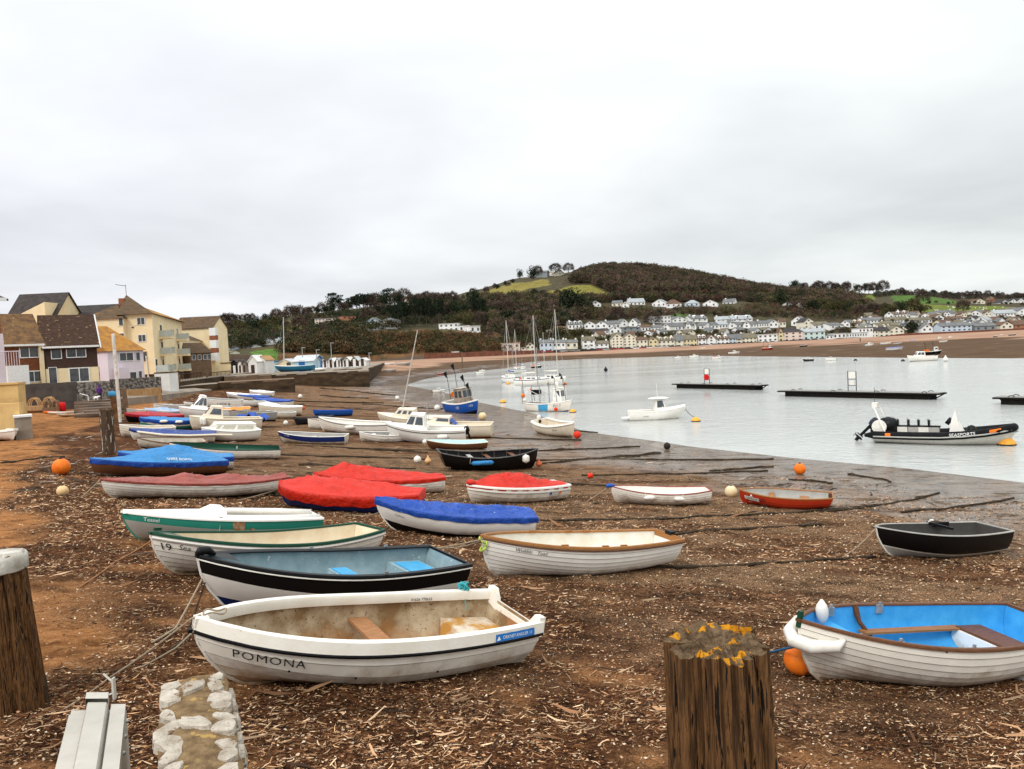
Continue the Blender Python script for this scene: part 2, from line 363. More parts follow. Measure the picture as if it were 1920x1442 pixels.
# hills
FIELDS = [([(912, 546), (960, 531), (1028, 524), (1032, 534), (985, 545), (920, 556)], (.185, .15, .035)), ([(1010, 552), (1070, 536), (1110, 534), (1135, 546), (1148, 563), (1100, 563), (1060, 557)], (.17, .15, .03)),
 ([(1006, 554), (1042, 554), (1042, 560), (1006, 560)], (.08, .13, .025)), ([(498, 610), (535, 603), (575, 600), (578, 642), (545, 634), (515, 622)], (.15, .13, .035)), ([(508, 606), (522, 604), (522, 620), (508, 620)], (.15, .16, .03)),
 ([(468, 662), (500, 655), (526, 653), (520, 669), (480, 668)], (.08, .15, .025)), ([(1668, 550), (1740, 553), (1800, 566), (1785, 571), (1680, 568)], (.065, .125, .022)),
 ([(1680, 570), (1900, 575), (1915, 586), (1755, 588), (1690, 582)], (.12, .145, .025)), ([(1578, 556), (1645, 554), (1640, 562), (1585, 563)], (.12, .14, .025)), ([(1262, 588), (1300, 590), (1300, 597), (1264, 597)], (.07, .12, .025)),
 ([(1250, 523), (1262, 523), (1262, 526), (1250, 526)], (.12, .14, .025)), ([(1560, 548), (1580, 550), (1570, 556), (1540, 554)], (.17, .15, .05)), ([(435, 618), (500, 612), (500, 618), (440, 625)], (.13, .13, .04))]
def hills():
    a = np.linspace(-.95, .95, 640); pd = prom_depth(a)
    D = np.concatenate([np.linspace(0, 60, 40), np.linspace(66, 620, 150), np.linspace(640, 1500, 14)])
    rows = pd[None, :]+D[:, None]
    o = terrain_obj('hills', a, rows, hill_mat(), False); me = o.data
    V = np.empty(len(me.vertices)*3, np.float32); me.vertices.foreach_get('co', V); V = V.reshape(-1, 3); X, Y = V[:, 0], V[:, 1]
    base = np.array([.065, .045, .026])[None, :]*(1+.0*X[:, None]); nn = fbm(X, Y, .03, 4, 41)[:, None]; n3 = fbm(X, Y, .09, 3, 44)[:, None]
    c = base*(1-nn)+np.array([.05, .048, .022])[None]*nn*1.2
    cl = np.clip(1-abs(X/Y+.12)/.22, 0, 1)*(Y < 440); cl = (np.clip(cl*4, 0, 1))[:, None]
    c = c*(1-cl)+cl*(np.array([.13, .07, .033])[None]*(n3 > .5)+np.array([.075, .062, .028])[None]*(n3 <= .5))
    for poly, col in FIELDS:
        pw = np.array([tuple(hit(*p))[:2] for p in poly]); ins = inside(V[:, :2], pw)
        c[ins] = np.array(col)*(.8+.4*n3[ins])
    V[:, 2] += (fbm(X, Y, .06, 3, 51)-.5)*3*np.clip((Y-pd.min()-30)/40, 0, 1)
    me.vertices.foreach_set('co', V.ravel())
    at = me.color_attributes.new('tint', 'FLOAT_COLOR', 'POINT'); cc = np.ones((len(V), 4), np.float32); cc[:, :3] = c; at.data.foreach_set('color', cc.ravel())
    return o
def hill_mat():
    m = bpy.data.materials.new('hillside'); m.use_nodes = True; t = m.node_tree; n = t.nodes; l = t.links; b = n['Principled BSDF']; b.inputs['Roughness'].default_value = .95; b.inputs['Specular IOR Level'].default_value = .1
    a = n.new('ShaderNodeAttribute'); a.attribute_name = 'tint'; tc = n.new('ShaderNodeTexCoord')
    q = n.new('ShaderNodeTexNoise'); q.inputs['Scale'].default_value = .25; q.inputs['Detail'].default_value = 7; q.inputs['Roughness'].default_value = .7; l.new(tc.outputs['Object'], q.inputs[0])
    r = n.new('ShaderNodeMapRange'); r.inputs['From Min'].default_value = .3; r.inputs['From Max'].default_value = .7; r.inputs['To Min'].default_value = .5; r.inputs['To Max'].default_value = 1.4; l.new(q.outputs[0], r.inputs[0])
    v = n.new('ShaderNodeVectorMath'); v.operation = 'SCALE'; l.new(a.outputs['Color'], v.inputs[0]); l.new(r.outputs[0], v.inputs[3]); l.new(v.outputs[0], b.inputs['Base Color'])
    bu = n.new('ShaderNodeBump'); bu.inputs['Distance'].default_value = 1; bu.inputs['Strength'].default_value = .6; l.new(q.outputs[0], bu.inputs['Height']); l.new(bu.outputs[0], b.inputs['Normal']); return m
hillo = tag(hills(), kind='structure')
# water
def water_mat():
    m = bpy.data.materials.new('estuary_water'); m.use_nodes = True; t = m.node_tree; n = t.nodes; l = t.links; b = n['Principled BSDF']
    b.inputs['Base Color'].default_value = (.45, .46, .43, 1); b.inputs['Roughness'].default_value = .13; b.inputs['IOR'].default_value = 1.6; b.inputs['Specular IOR Level'].default_value = .8
    tc = n.new('ShaderNodeTexCoord'); hs = []
    for s, st, k in ((1.1, (1, 1.6, 1), .5), (3.7, (1, 1.5, 1), .3), (.25, (1, 1.3, 1), .5)):
        mp = n.new('ShaderNodeMapping'); mp.inputs['Scale'].default_value = st; mp.inputs['Rotation'].default_value = (0, 0, .3*s); l.new(tc.outputs['Object'], mp.inputs[0])
        q = n.new('ShaderNodeTexNoise'); q.inputs['Scale'].default_value = s; q.inputs['Detail'].default_value = 3; q.inputs['Distortion'].default_value = .6; l.new(mp.outputs[0], q.inputs[0])
        x = n.new('ShaderNodeMath'); x.operation = 'MULTIPLY'; x.inputs[1].default_value = k; l.new(q.outputs[0], x.inputs[0]); hs.append(x.outputs[0])
    a = n.new('ShaderNodeMath'); l.new(hs[0], a.inputs[0]); l.new(hs[1], a.inputs[1]); c = n.new('ShaderNodeMath'); l.new(a.outputs[0], c.inputs[0]); l.new(hs[2], c.inputs[1])
    # calm and ruffled patches
    mp = n.new('ShaderNodeMapping'); mp.inputs['Scale'].default_value = (.5, 1.6, 1); mp.inputs['Rotation'].default_value = (0, 0, -.25); l.new(tc.outputs['Object'], mp.inputs[0])
    q = n.new('ShaderNodeTexNoise'); q.inputs['Scale'].default_value = .035; q.inputs['Detail'].default_value = 4; l.new(mp.outputs[0], q.inputs[0])
    r = n.new('ShaderNodeMapRange'); r.inputs['From Min'].default_value = .42; r.inputs['From Max'].default_value = .62; r.inputs['To Min'].default_value = .22; r.inputs['To Max'].default_value = 1.0; l.new(q.outputs[0], r.inputs[0])
    bu = n.new('ShaderNodeBump'); bu.inputs['Distance'].default_value = .12; l.new(r.outputs[0], bu.inputs['Strength']); l.new(c.outputs[0], bu.inputs['Height']); l.new(bu.outputs[0], b.inputs['Normal'])
    return m
g = MB(); g.grid([[(-600, y, 0), (700, y, 0)] for y in (-200, 420)])
tag(g.obj('water', water_mat()), kind='structure')

# ---- litter of weed stalks, bark and twigs washed up over the shingle
def litter(name, n, dmin, dmax, size, label_kind='stuff', seed=1, cls='wrack', pal=None):
    r = np.random.default_rng(seed); D = dmin*(dmax/dmin)**r.random(n)**.85; a = r.uniform(-.8, .8, n); X = a*D
    P = np.stack([X, D], 1); sand, wr, wet, farm, dn, df = zone(P); z = gz(P)
    clump = fbm(X, D, 1.3, 4, 77)
    pr = {'wrack': (wr*1.0+.22)*(1-.93*sand)*np.clip((clump-.28)*3.2, .12, 1), 'chips': (.9-.6*sand)}[cls]
    keep = (r.random(n) < pr) & (z > .25) & (farm < .5); P = P[keep]; z = z[keep]; D = D[keep]; k = len(P)
    z = z + np.clip(1.6-P[:, 1]/60, 0, 1)*((fbm(P[:, 0], P[:, 1], 1.7, 3, 21)-.5)*.10+(fbm(P[:, 0], P[:, 1], 7, 2, 22)-.5)*.05)*np.clip(z, 0, 1)
    L = size*(.35+1.5*r.random(k)**3)*np.clip(D/12, .9, 1.9); W = L*r.uniform(.05, .13, k) if cls == 'wrack' else L*r.uniform(.3, .8, k)
    th = r.uniform(0, math.pi, k); th = np.where(r.random(k) < .55, r.normal(.15, .5, k), th); pit = r.normal(0, .16, k)
    dx = np.stack([np.cos(th)*np.cos(pit), np.sin(th)*np.cos(pit), np.sin(pit)], 1); dy = np.stack([-np.sin(th), np.cos(th), 0*th], 1); up = np.cross(dx, dy)
    C = np.stack([P[:, 0], P[:, 1], z+W*.35+abs(pit)*L*.3], 1); bend = r.normal(0, .14, k)[:, None]*L[:, None]*dy
    e0 = C-dx*L[:, None]/2; e1 = C+dx*L[:, None]/2; mid = C+bend
    V = np.stack([e0+dy*W[:, None]*.35, e0-dy*W[:, None]*.35, mid+dy*W[:, None]/2-up*W[:, None]*.3, mid+up*W[:, None]*.45, mid-dy*W[:, None]/2-up*W[:, None]*.3, e1+dy*W[:, None]*.3, e1-dy*W[:, None]*.3], 1).reshape(-1, 3)
    base = np.arange(k)[:, None]*7; f = np.array([(0, 1, 3), (0, 3, 2), (1, 4, 3), (2, 3, 5), (3, 6, 5), (3, 4, 6)]); Fq = (base[:, None, :]+f[None]).reshape(-1, 3)
    pal = np.array(pal); cl_ = np.clip(fbm(P[:, 0], P[:, 1]*1.7, .8, 4, 61)*2.6-.45, .25, 1.25)[:, None] if cls == 'wrack' else 1.0; c = pal[r.integers(0, len(pal), k)]*r.uniform(.7, 1.6, (k, 1))*cl_
    o = npmesh(name, V, Fq, tintmat(name+'_surface', .85), np.repeat(c, 7, 0), k=3); tag(o, kind='stuff'); return o
BR = [(.045, .017, .007), (.085, .033, .013), (.14, .058, .023), (.02, .010, .006), (.015, .008, .005), (.22, .115, .055), (.34, .20, .105), (.48, .33, .20)]
litter('driftwood_litter', 270000, 5.2, 36, .07, seed=1, pal=BR)
litter('shingle', 90000, 5.2, 30, .021, seed=2, cls='chips', pal=[(.36, .24, .14), (.30, .175, .095), (.48, .38, .27), (.2, .11, .055), (.06, .035, .02), (.36, .19, .09)])
litter('twig_litter', 2200, 5.2, 26, .22, seed=3, pal=[(.30, .17, .09), (.42, .28, .17), (.12, .06, .03), (.05, .03, .02), (.2, .1, .05)])
litter('seaweed_litter', 42000, 24, 130, .16, seed=4, pal=[(.03, .02, .014), (.05, .034, .022), (.09, .06, .04), (.2, .14, .1), (.35, .28, .22)])
# ---------------------------------------------------------------- boat building
MUD = (.13, .065, .03); RUST = (.30, .12, .03)
def paint(name, col, z=.35, stain=MUD, rough=.4, sc=.85, **k):
    k.setdefault('scale', 3); k.setdefault('sscale', 4)
    return mat(name, col, rough, tuple(c*sc for c in col), stain=stain, stain_z=z, lo=.3, hi=.8, bump=.15, bscale=60, **k)
M_white = paint('white_hull_paint', (.82, .77, .68), .5, (.27, .165, .085), sscale=2.5); M_white2 = paint('clean_white_paint', (.84, .81, .75), .3, (.26, .17, .1))
M_cream = paint('cream_hull_paint', (.74, .66, .52), .45, RUST); M_dirty = paint('grimy_white_paint', (.66, .60, .50), .6, (.13, .075, .035))
M_lapshade = mat('lap_shadow_seam', (.10, .075, .05), .8); M_black = paint('black_paint', (.008, .007, .007), .2, (.05, .035, .025), .3, spec=.12)  # the seam colour paints in the shadow line under plank laps
M_navy = paint('navy_paint', (.012, .025, .12), .2, (.05, .04, .04), .35); M_blue = paint('blue_paint', (.02, .10, .42), .2, (.05, .04, .04), .35)
M_red = paint('red_hull_paint', (.42, .035, .012), .15, (.15, .02, .01), .35); M_green = paint('dark_green_paint', (.012, .06, .035), .1)
M_teal = paint('teal_paint', (.03, .25, .18), .2); M_grey = mat('worn_grey_paint', (.33, .33, .31), .6, (.42, .40, .36), 4, .2)
M_bluegrey = mat('blue_grey_paint', (.20, .29, .32), .5, (.28, .37, .40), 5, .15, spots=((.6, .62, .6), 9, .68))
M_skyblue = mat('sky_blue_paint', (.05, .28, .50), .45, (.07, .34, .58), 5, .1); M_brightblue = mat('bright_blue_paint', (.035, .28, .62), .4, (.06, .36, .70), 4, .1, spots=((.5, .6, .7), 14, .72))
M_wood = mat('varnished_wood', (.36, .16, .05), .4, (.24, .10, .03), 6, .2, 60, stretch=(1, 8, 8)); M_darkwood = mat('dark_varnished_wood', (.10, .04, .02), .4, (.16, .07, .03), 6, .2, stretch=(1, 10, 10))
M_ply = mat('weathered_ply', (.38, .19, .09), .7, (.26, .12, .05), 8, .2, stretch=(1, 6, 6)); M_rustwhite = mat('rust_stained_white', (.58, .52, .42), .6, (.44, .22, .05), 3.2, .1, lo=.42, hi=.56, spots=((.10, .05, .025), 30, .64))
M_grime = mat('grimy_inside', (.44, .35, .23), .75, (.20, .12, .055), 2.8, .3, lo=.38, hi=.62, stain=(.30, .12, .03), stain_z=.42, spots=((.04, .02, .012), 34, .63)); M_creamin = mat('cream_inside', (.70, .62, .46), .6, (.62, .5, .34), 3, .1, stain=(.35, .22, .1), stain_z=.3)
M_rope = mat('rope_fibre', (.42, .34, .24), .9, (.28, .21, .14), 60, .6, 300); M_ropey = mat('green_rope', (.50, .62, .10), .8); M_cyanrope = mat('cyan_rope', (.05, .38, .42), .8); M_darkrope = mat('weedy_rope', (.018, .013, .010), .9, (.07, .05, .03), 8, .8, 30)
M_glass = mat('dark_glass', (.03, .04, .05), .08, (.06, .075, .09), 1.5, spec=.9); M_metal = mat('galvanised_metal', (.45, .45, .44), .4, (.33, .33, .32), 12, metal=.6); M_blk = mat('black_plastic', (.008, .008, .009), .4, spec=.15)
M_fend = mat('white_fender_vinyl', (.78, .76, .70), .45, (.66, .62, .54), 6); M_orange = mat('orange_buoy_plastic', (.80, .20, .02), .4, (.70, .13, .01), 5, .1, spots=((.3, .1, .03), 7, .66)); M_yel = mat('yellow_buoy_plastic', (.85, .42, .06), .45, (.7, .3, .04), 5)
M_ink = mat('black_lettering', (.012, .012, .012), .5, (.02, .02, .02)); M_inkw = mat('white_lettering', (.8, .8, .78), .5)
def tarp(name, col, **k): return mat(name, col, .42, tuple(c*.72 for c in col), 2.2, .8, 4.5, lo=.3, hi=.75, spec=.25, bdist=.12, **k)
T_red = tarp('red_tarpaulin', (.60, .022, .008), spots=((.75, .35, .3), 11, .74)); T_blue = tarp('blue_tarpaulin', (.015, .07, .36), spots=((.2, .3, .5), 6, .66)); T_sky = tarp('light_blue_tarpaulin', (.03, .22, .50))
T_brown = tarp('faded_maroon_tarpaulin', (.32, .075, .055), spots=((.6, .45, .4), 10, .70)); T_navy = tarp('navy_tarpaulin', (.02, .05, .22), spots=((.12, .18, .4), 3, .6)); T_grey = tarp('grey_tarpaulin', (.38, .36, .32)); T_orange = tarp('orange_tarpaulin', (.85, .27, .02))

class Hull:
    def __init__(s, L, B, D, sb=.25, ss=.08, rake=.12, tr=.7, trk=.08, tm=.5, eb=1.15, em=.55, es=.62, rb=.05, rs=.05, pb=2.2, flare=0, **k):
        s.L, s.B, s.D = L, B, D; s.__dict__.update(sb=sb, ss=ss, rake=rake*L, tr=tr, trk=trk, tm=tm, eb=eb, em=em, es=es, rb=rb, rs=rs, pb=pb, flare=flare)
    def zs(s, t): return s.D + (s.sb*(max(0, 1-t/.65))**2 + s.ss*(max(0, (t-.55)/.45))**2)
    def bs(s, t):
        if t < s.tm: q = 1-t/s.tm; return max(.012, s.B/2*(1-q**s.pb)**.85)
        return s.B/2*(1-(1-s.tr)*((t-s.tm)/(1-s.tm))**2)
    def zk(s, t): return s.rb*max(0, 1-t/.25)**2 + s.rs*max(0, (t-.5)/.5)**1.5
    def P(s, t, v, side=1, off=0, inner=0):
        a = v*math.pi/2; k = min(1, t/.45); e = s.eb*(1-k)**1.5+s.em*(1-(1-k)**1.5)
        if t > .5: e = s.em+(s.es-s.em)*(t-.5)*2
        b = s.bs(t)-inner; y = max(.004, b)*(math.sin(a)**e if a > 0 else 0)
        z0 = s.zk(t); z1 = s.zs(t); z = z0+(z1-z0)*(1-math.cos(a))**(.62+.38*min(1, t*2.2))
        h = (z-z0)/(z1-z0+1e-6); xb = s.rake*(1-h)**1.7; xt = s.trk*(1-h)
        x = s.L/2-(xb+(s.L-xb-xt)*t)
        p = Vector((x, side*(y+off), z))
        return p
    def vz(s, t, z):
        """v at which the shell reaches height z"""
        lo, hi = 0, 1
        for _ in range(18):
            m = (lo+hi)/2
            if s.P(t, m).z < z: lo = m
            else: hi = m
        return lo
    def t_at(s, x): return min(1, max(0, (s.L/2-x)/s.L))
def ts(n): return [i/n if i > 3 else (0, .012, .045, 3/n if 3/n > .09 else .09)[i] for i in range(n+1)]
def loft(H, rowsV, matf, name, mats, parent, n=26, off=lambda j: 0, inner=0, floor=None, transom=None, smooth=True):
    g = MB(); T = ts(n)
    for side in (1, -1):
        rows = []
        for t in T:
            r = []
            for j, v in enumerate(rowsV):
                p = H.P(t, v, side, off(j), inner)
                if floor is not None and p.z < floor: p.z = floor
                r.append(p)
            rows.append(r)
        g.grid(rows, flip=(side < 0) ^ bool(inner), mf=lambda i, j: matf(j))
        if transom is not None:
            base = len(g.v); r = rows[-1]
            if inner: r = [p+Vector((.03, 0, 0)) for p in r]
            vs = list(r)+[Vector((p.x, 0, p.z)) for p in r]; nn = len(r)
            fs = [(i, i+1, nn+i+1, nn+i) for i in range(nn-1)]
            g.add(vs, fs, transom)
    return g.obj(name, mats, parent, auto=35 if smooth else None)
def rail(H, T, prof, g, m=0, side=1, up=0):
    """sweep a y/z profile along the sheer"""
    rows = []
    for t in T:
        p = H.P(t, 1, side); rows.append([p+Vector((0, side*a if H.bs(t) > .05 or a > 0 else 0, b+up)) for a, b in prof]+[p+Vector((0, side*prof[0][0], prof[0][1]+up))])
    g.grid(rows, m, flip=side < 0)
    for q in (0, -1): g.add(rows[q][:-1], [tuple(range(len(prof)))], m)
def proj(p):
    q = Vector(p)-Vector((0, 0, CAMZ)); return (960+F*q.dot(Rv)/-q.dot(Bv), 721-F*q.dot(Uv)/-q.dot(Bv))
def frame(cx, cy, th, L, heel, near, zw):
    """rotation and origin of a hull lying on the ground (or on water level zw)"""
    c, s = math.cos(th), math.sin(th)
    if zw is None: za = gz([(cx+c*L*.35, cy+s*L*.35), (cx-c*L*.35, cy-s*L*.35), (cx, cy)]); z0, sl = (za[0]+za[1])/2, (za[0]-za[1])/(.7*L)
    else: z0, sl = zw, 0
    xa = Vector((c, s, sl)).normalized(); ya = Vector((0, 0, 1)).cross(xa).normalized(); zv = xa.cross(ya)
    return Matrix((xa, ya, zv)).transposed() @ Matrix.Rotation(-heel*near, 3, 'X'), Vector((cx, cy, z0))
def put(bow, stern, heel, name, label, L, B, D, cat='dinghy', zw=None, gh=.04, fixL=False, sink=.02, trim=0, group=None, near=None, yw=None, dth=0, Lx=None, **k):
    """lay a hull so that its stem head and near stern corner fall where the photo shows them"""
    heel = math.radians(heel); near = near or (1 if bow[0] < stern[0] else -1)
    if yw:   # afloat (or far): centre from the waterline, heading broadside plus dth degrees
        xm = (bow[0]+stern[0])/2; c = atz(xm, yw, zw or 0); az = math.atan2(c.x, c.y); th = -az+(math.pi if near > 0 else 0)+math.radians(dth)
        L2 = abs(bow[0]-stern[0])*c.y/F/max(.3, math.cos(math.radians(dth))); L2 = Lx or L2; f_ = L2/L
        R, o = frame(c.x, c.y, th, L2, heel, near, zw); ro = empty(name, o-Vector((0, 0, sink*f_)), R.to_euler(), label, cat, group)
        k = dict(k); k['sb'] = k.get('sb', .25)*f_; return ro, Hull(L2, B*f_, D*f_, **k), near
    H = Hull(L, B, D, **k); sc_ = (B/L, D)
    A = hit(bow[0], bow[1]+30) if zw is None else atz(bow[0], bow[1]+10, zw); Bq = hit(stern[0], stern[1]+30) if zw is None else atz(stern[0], stern[1]+10, zw)
    x = np.array([(A.x+Bq.x)/2, (A.y+Bq.y)/2, math.atan2(A.y-Bq.y, A.x-Bq.x), L])
    def f(x):
        R, o = frame(x[0], x[1], x[2], x[3], heel, near, zw); o = o-Vector((0, 0, sink))
        a = proj(o+R@Vector((x[3]/2, 0, H.zs(0)+gh))); b = proj(o+R@Vector((-x[3]/2, near*H.bs(1), H.zs(1)+gh)))
        return np.array([a[0]-bow[0], a[1]-bow[1], b[0]-stern[0], b[1]-stern[1]])
    for _ in range(14):
        f0 = f(x); J = np.zeros((4, 4))
        for i, h in enumerate((.02, .05, .004, .01)):
            y = x.copy(); y[i] += h; J[:, i] = (f(y)-f0)/h
        if fixL: J = J[:, :3]
        dx = np.linalg.lstsq(J, -f0, rcond=None)[0]; dx = np.clip(dx, -3-.05*abs(x[1]), 3+.05*abs(x[1])); dx[2] = np.clip(dx[2], -.4, .4)
        x[:len(dx)] += dx*(.8 if _ < 6 else 1); x[3] = np.clip(x[3], L*.6, L*1.5)
    err = np.abs(f(x)).max()
    R, o = frame(x[0], x[1], x[2], x[3], heel, near, zw)
    if err > 1 or x[3] > L*1.3 or x[3] < L*.75: print('PUT %-40s L=%.2f (want %.2f) D=%.1f th=%.0f err=%.1f' % (label[:40], x[3], L, x[1], math.degrees(x[2]), err))
    H2 = Hull(x[3], B, D, **k); ro = empty(name, o-Vector((0, 0, sink)), R.to_euler(), label, cat, group)
    return ro, H2, near
def text_obj(body, size, shear=0, bold=0, space=1.0):
    cu = bpy.data.curves.new('lettering', 'FONT'); cu.body = body; cu.size = size; cu.shear = shear; cu.space_character = space; cu.resolution_u = 3
    o = bpy.data.objects.new('lettering', cu); COL.objects.link(o); me = bpy.data.meshes.new_from_object(o)
    bpy.data.objects.remove(o); bpy.data.curves.remove(cu)
    return me
def wrap_text(body, size, fn, name, m, parent, shear=0, bold=0, space=1.0):
    """text wrapped onto fn(u, w) -> point, u along the line, w up"""
    me = text_obj(body, size, shear, bold, space)
    for v in me.vertices: v.co = fn(v.co.x, v.co.y)
    me.materials.append(m); o = bpy.data.objects.new(name, me); COL.objects.link(o); link_child(o, parent); return o
def hull_text(H, root, near, body, t0, below, size, m=M_ink, shear=0, bold=0, space=1.0, toward=None, name='name_lettering', off=.012):
    """letters on the near side, starting t0 from the bow, baseline `below` under the sheer; toward=+1 runs aft"""
    d = toward if toward else 1
    def fn(u, w):
        t = min(.995, max(.002, t0+d*u/H.L)); z = H.zs(t)-below+w; v = H.vz(t, z); return H.P(t, v, near, off)
    return wrap_text(body, size, fn, name, m, root, shear, bold, space)
def flat_text(body, size, loc, R, m, parent, name='lettering', shear=0, bold=0, space=1.0):
    loc = Vector(loc); return wrap_text(body, size, lambda u, w_: loc+R@Vector((u, w_, 0)), name, m, parent, shear, bold, space)

def make_boat(root, H, near, bands, clink=7, gun=None, inner=M_creamin, thw=(), keel=True, transom_m=None, floor=.10, seam=True, wl=.02, ribs=0, deck=None, tram=None):
    """bands = [(fraction of girth from the keel, material)...] lowest first"""
    mats = [b[1] for b in bands]+[M_lapshade]
    def bm(v):
        for i, (f, _) in enumerate(bands):
            if v <= f+1e-6: return i
        return len(bands)-1
    if clink:
        lap = .011 if H.L > 3 else .009; V = []; O = []; MI = []
        for k in range(clink):
            a, b = k/clink, (k+1)/clink
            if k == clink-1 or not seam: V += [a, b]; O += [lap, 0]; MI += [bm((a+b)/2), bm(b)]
            else: V += [a, b-.0125*(.5+5/clink/2), b]; O += [lap, .0006, 0]; MI += [bm((a+b)/2), len(mats)-1, len(mats)-1]  # narrow dark band below each lap, its shade put into the colour
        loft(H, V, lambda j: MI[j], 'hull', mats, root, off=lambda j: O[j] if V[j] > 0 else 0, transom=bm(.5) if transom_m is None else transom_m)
    else:
        V = sorted(set([i/12 for i in range(13)]+[b[0] for b in bands if b[0] < 1])); loft(H, V, lambda j: bm(V[j+1]), 'hull', mats, root, transom=bm(.5) if transom_m is None else transom_m)
    if inner: loft(H, [i/8 for i in range(9)], lambda j: 0, 'inside_lining', [inner], root, inner=.03, floor=floor, transom=0)
    if keel:
        g = MB(); pts = [(H.P(t, 0)) for t in [0, .02, .06, .12, .25, .4, .6, .8, .92]]
        pts = [H.P(0, v) for v in (.98, .7, .45, .2)]+pts[1:]
        prev = None; kw = .022
        rows = []
        for i, p in enumerate(pts):
            nrm = Vector((1, 0, 0)) if i < 3 else Vector((.6, 0, -.7)) if i < 5 else Vector((0, 0, -1)); q = p+nrm*(.035 if i > 1 else .02)
            if i > 7: q.z = -.03 - 0*i
            rows.append([Vector((p.x, kw, p.z)), Vector((q.x, kw*.7, q.z)), Vector((q.x, -kw*.7, q.z)), Vector((p.x, -kw, p.z))])
        last = pts[-1]; rows.append([Vector((last.x-.05, kw, last.z)), Vector((last.x-.06, kw*.7, -.02)), Vector((last.x-.06, -kw*.7, -.02)), Vector((last.x-.05, -kw, last.z))])
        g.grid(rows); g.obj('keel', bands[len(bands)//2][1], root, auto=40)
    T = ts(26)
    if gun:
        gm, wi, wo, gh = gun[:4]; g = MB()
        for s in (1, -1): rail(H, T, [(-wi, 0), (-wi, gh*.6), (-wi*.7, gh), (wo*.6, gh), (wo, gh*.5), (wo, -gh*.4)], g, 0, s)
        z1 = H.zs(1); b1 = H.bs(1); tm_ = gun[4] if len(gun) > 4 else gh
        if tm_: g.box((-H.L/2+.0+.01, 0, z1+gh*.3), (.05, 2*b1+wo, gh*1.3))
        g.box((H.L/2-.01-H.P(0, 1).x*0, 0, H.zs(0)+gh*.3), (.09, .07, gh*1.2))
        g.obj('gunwale', gm, root, auto=40)
    if tram:
        g = MB()
        for s in (1, -1): rail(H, T, tram[1], g, 0, s)
        g.obj('rubbing_strake', tram[0], root, auto=40)
    for th in thw:
        t, zf, wid, tmat = th[:4]; z = H.zs(t)*zf; v = H.vz(t, z); y = H.P(t, v).y-.03; x = H.P(t, v).x
        g = MB(); ta, tb = t-wid/2/H.L, t+wid/2/H.L; ya, yb = H.P(ta, H.vz(ta, z)).y-.032, H.P(tb, H.vz(tb, z)).y-.032
        g.add([(x+wid/2, ya, z-.014), (x+wid/2, -ya, z-.014), (x-wid/2, -yb, z-.014), (x-wid/2, yb, z-.014), (x+wid/2, ya, z+.014), (x+wid/2, -ya, z+.014), (x-wid/2, -yb, z+.014), (x-wid/2, yb, z+.014)], [(0, 3, 2, 1), (4, 5, 6, 7), (0, 1, 5, 4), (1, 2, 6, 5), (2, 3, 7, 6), (3, 0, 4, 7)])
        if len(th) > 4: g.box((x, 0, z/2+.03), (wid*.86, 2*y*.9, z-.06))
        g.obj('thwart', tmat, root)
    if ribs:
        for i in range(ribs):
            t = .15+.75*i/(ribs-1); g = MB(); g.tube([H.P(t, v, s, -.04) for s in (1, -1) for v in ((.99, .8, .6, .35) if s > 0 else (.35, .6, .8, .99))], .014, 5); g.obj('rib', gun[0] if gun else M_wood, root)
def cover(root, H, peaks, skirt, m, overhang=.03, skm=None, wr=.018, seed=0, name='cover', sk2=None, rip=.02):
    nt = 96; nu = 28; rows = []; pts = [p[0] for p in peaks]; hs = [p[1] for p in peaks]
    def hgt(t): return float(np.interp(t, pts, hs))
    ks = [0, .35, .7, 1]; pks = [p[0] for p, a, b in zip(peaks[1:-1], peaks, peaks[2:]) if p[1] >= max(a[1], b[1])]
    for i in range(nt+1):
        t = i/nt; b = H.bs(t)+overhang; p0 = H.P(t, 1); zz_ = H.zs(t)+.02; h = hgt(t); dt = 1/nt
        sk = (skirt if not sk2 else float(np.interp(t, *sk2)))*(1+.06*math.sin(t*19+seed)+.04*math.sin(t*47+seed*3))
        r = []
        def side(s, k):
            z = zz_-sk*k; v = H.vz(t, max(H.zk(t)+.02, z)); y = H.P(t, v).y+overhang*(1-.35*k)+.008*math.sin(t*55+seed*2+s)*k; return Vector((H.P(t, v).x, s*y, z))
        for k in ks[::-1][:-1]: r.append(side(-1, k))
        for j in range(nu+1):
            u = -1+2*j/nu; z = zz_+h*(1-abs(u)**1.1)
            q = noise.noise(Vector((t*9+seed, u*2.2, seed)))*wr*1.6 - abs(noise.noise(Vector((t*16+u*7*math.sin(seed+t*7), u*2.5, seed+4))))*wr*2.6 + wr*.4
            q += sum(wr*1.9*(abs(math.sin((t-tp)/(abs(u)+.12)*5.5+seed))**.6-.6)*math.exp(-((t-tp)/.17)**2) for tp in pks)
            sag = -.03*(1-abs(u))*math.sin(math.pi*((t*5) % 1))*(h > .02)
            r.append(Vector((p0.x, u*b, z+(q+sag)*(1-abs(u)**4))))
        for k in ks[1:]: r.append(side(1, k))
        rows.append(r)
    f = [Vector((p.x+.035, p.y*1.0, min(p.z, H.zs(0)-skirt*.8))) for p in rows[0]]; bk = [Vector((p.x-.03, p.y, min(p.z, H.zs(1)-skirt*.9))) for p in rows[-1]]
    bk0 = [Vector((p.x-.028, p.y, p.z-.02)) for p in rows[-1]]; f0 = [Vector((p.x+.03, p.y, p.z)) for p in rows[0]]
    nc_ = len(rows[0])-1; g = MB(); g.grid([f, f0]+rows+[bk0, bk], mf=lambda i, j: 1 if skm and (j < 3 or j >= nc_-3 or i == 0 or i >= nt+2) else 0); return g.obj(name, [m, skm] if skm else m, root, smooth=True)
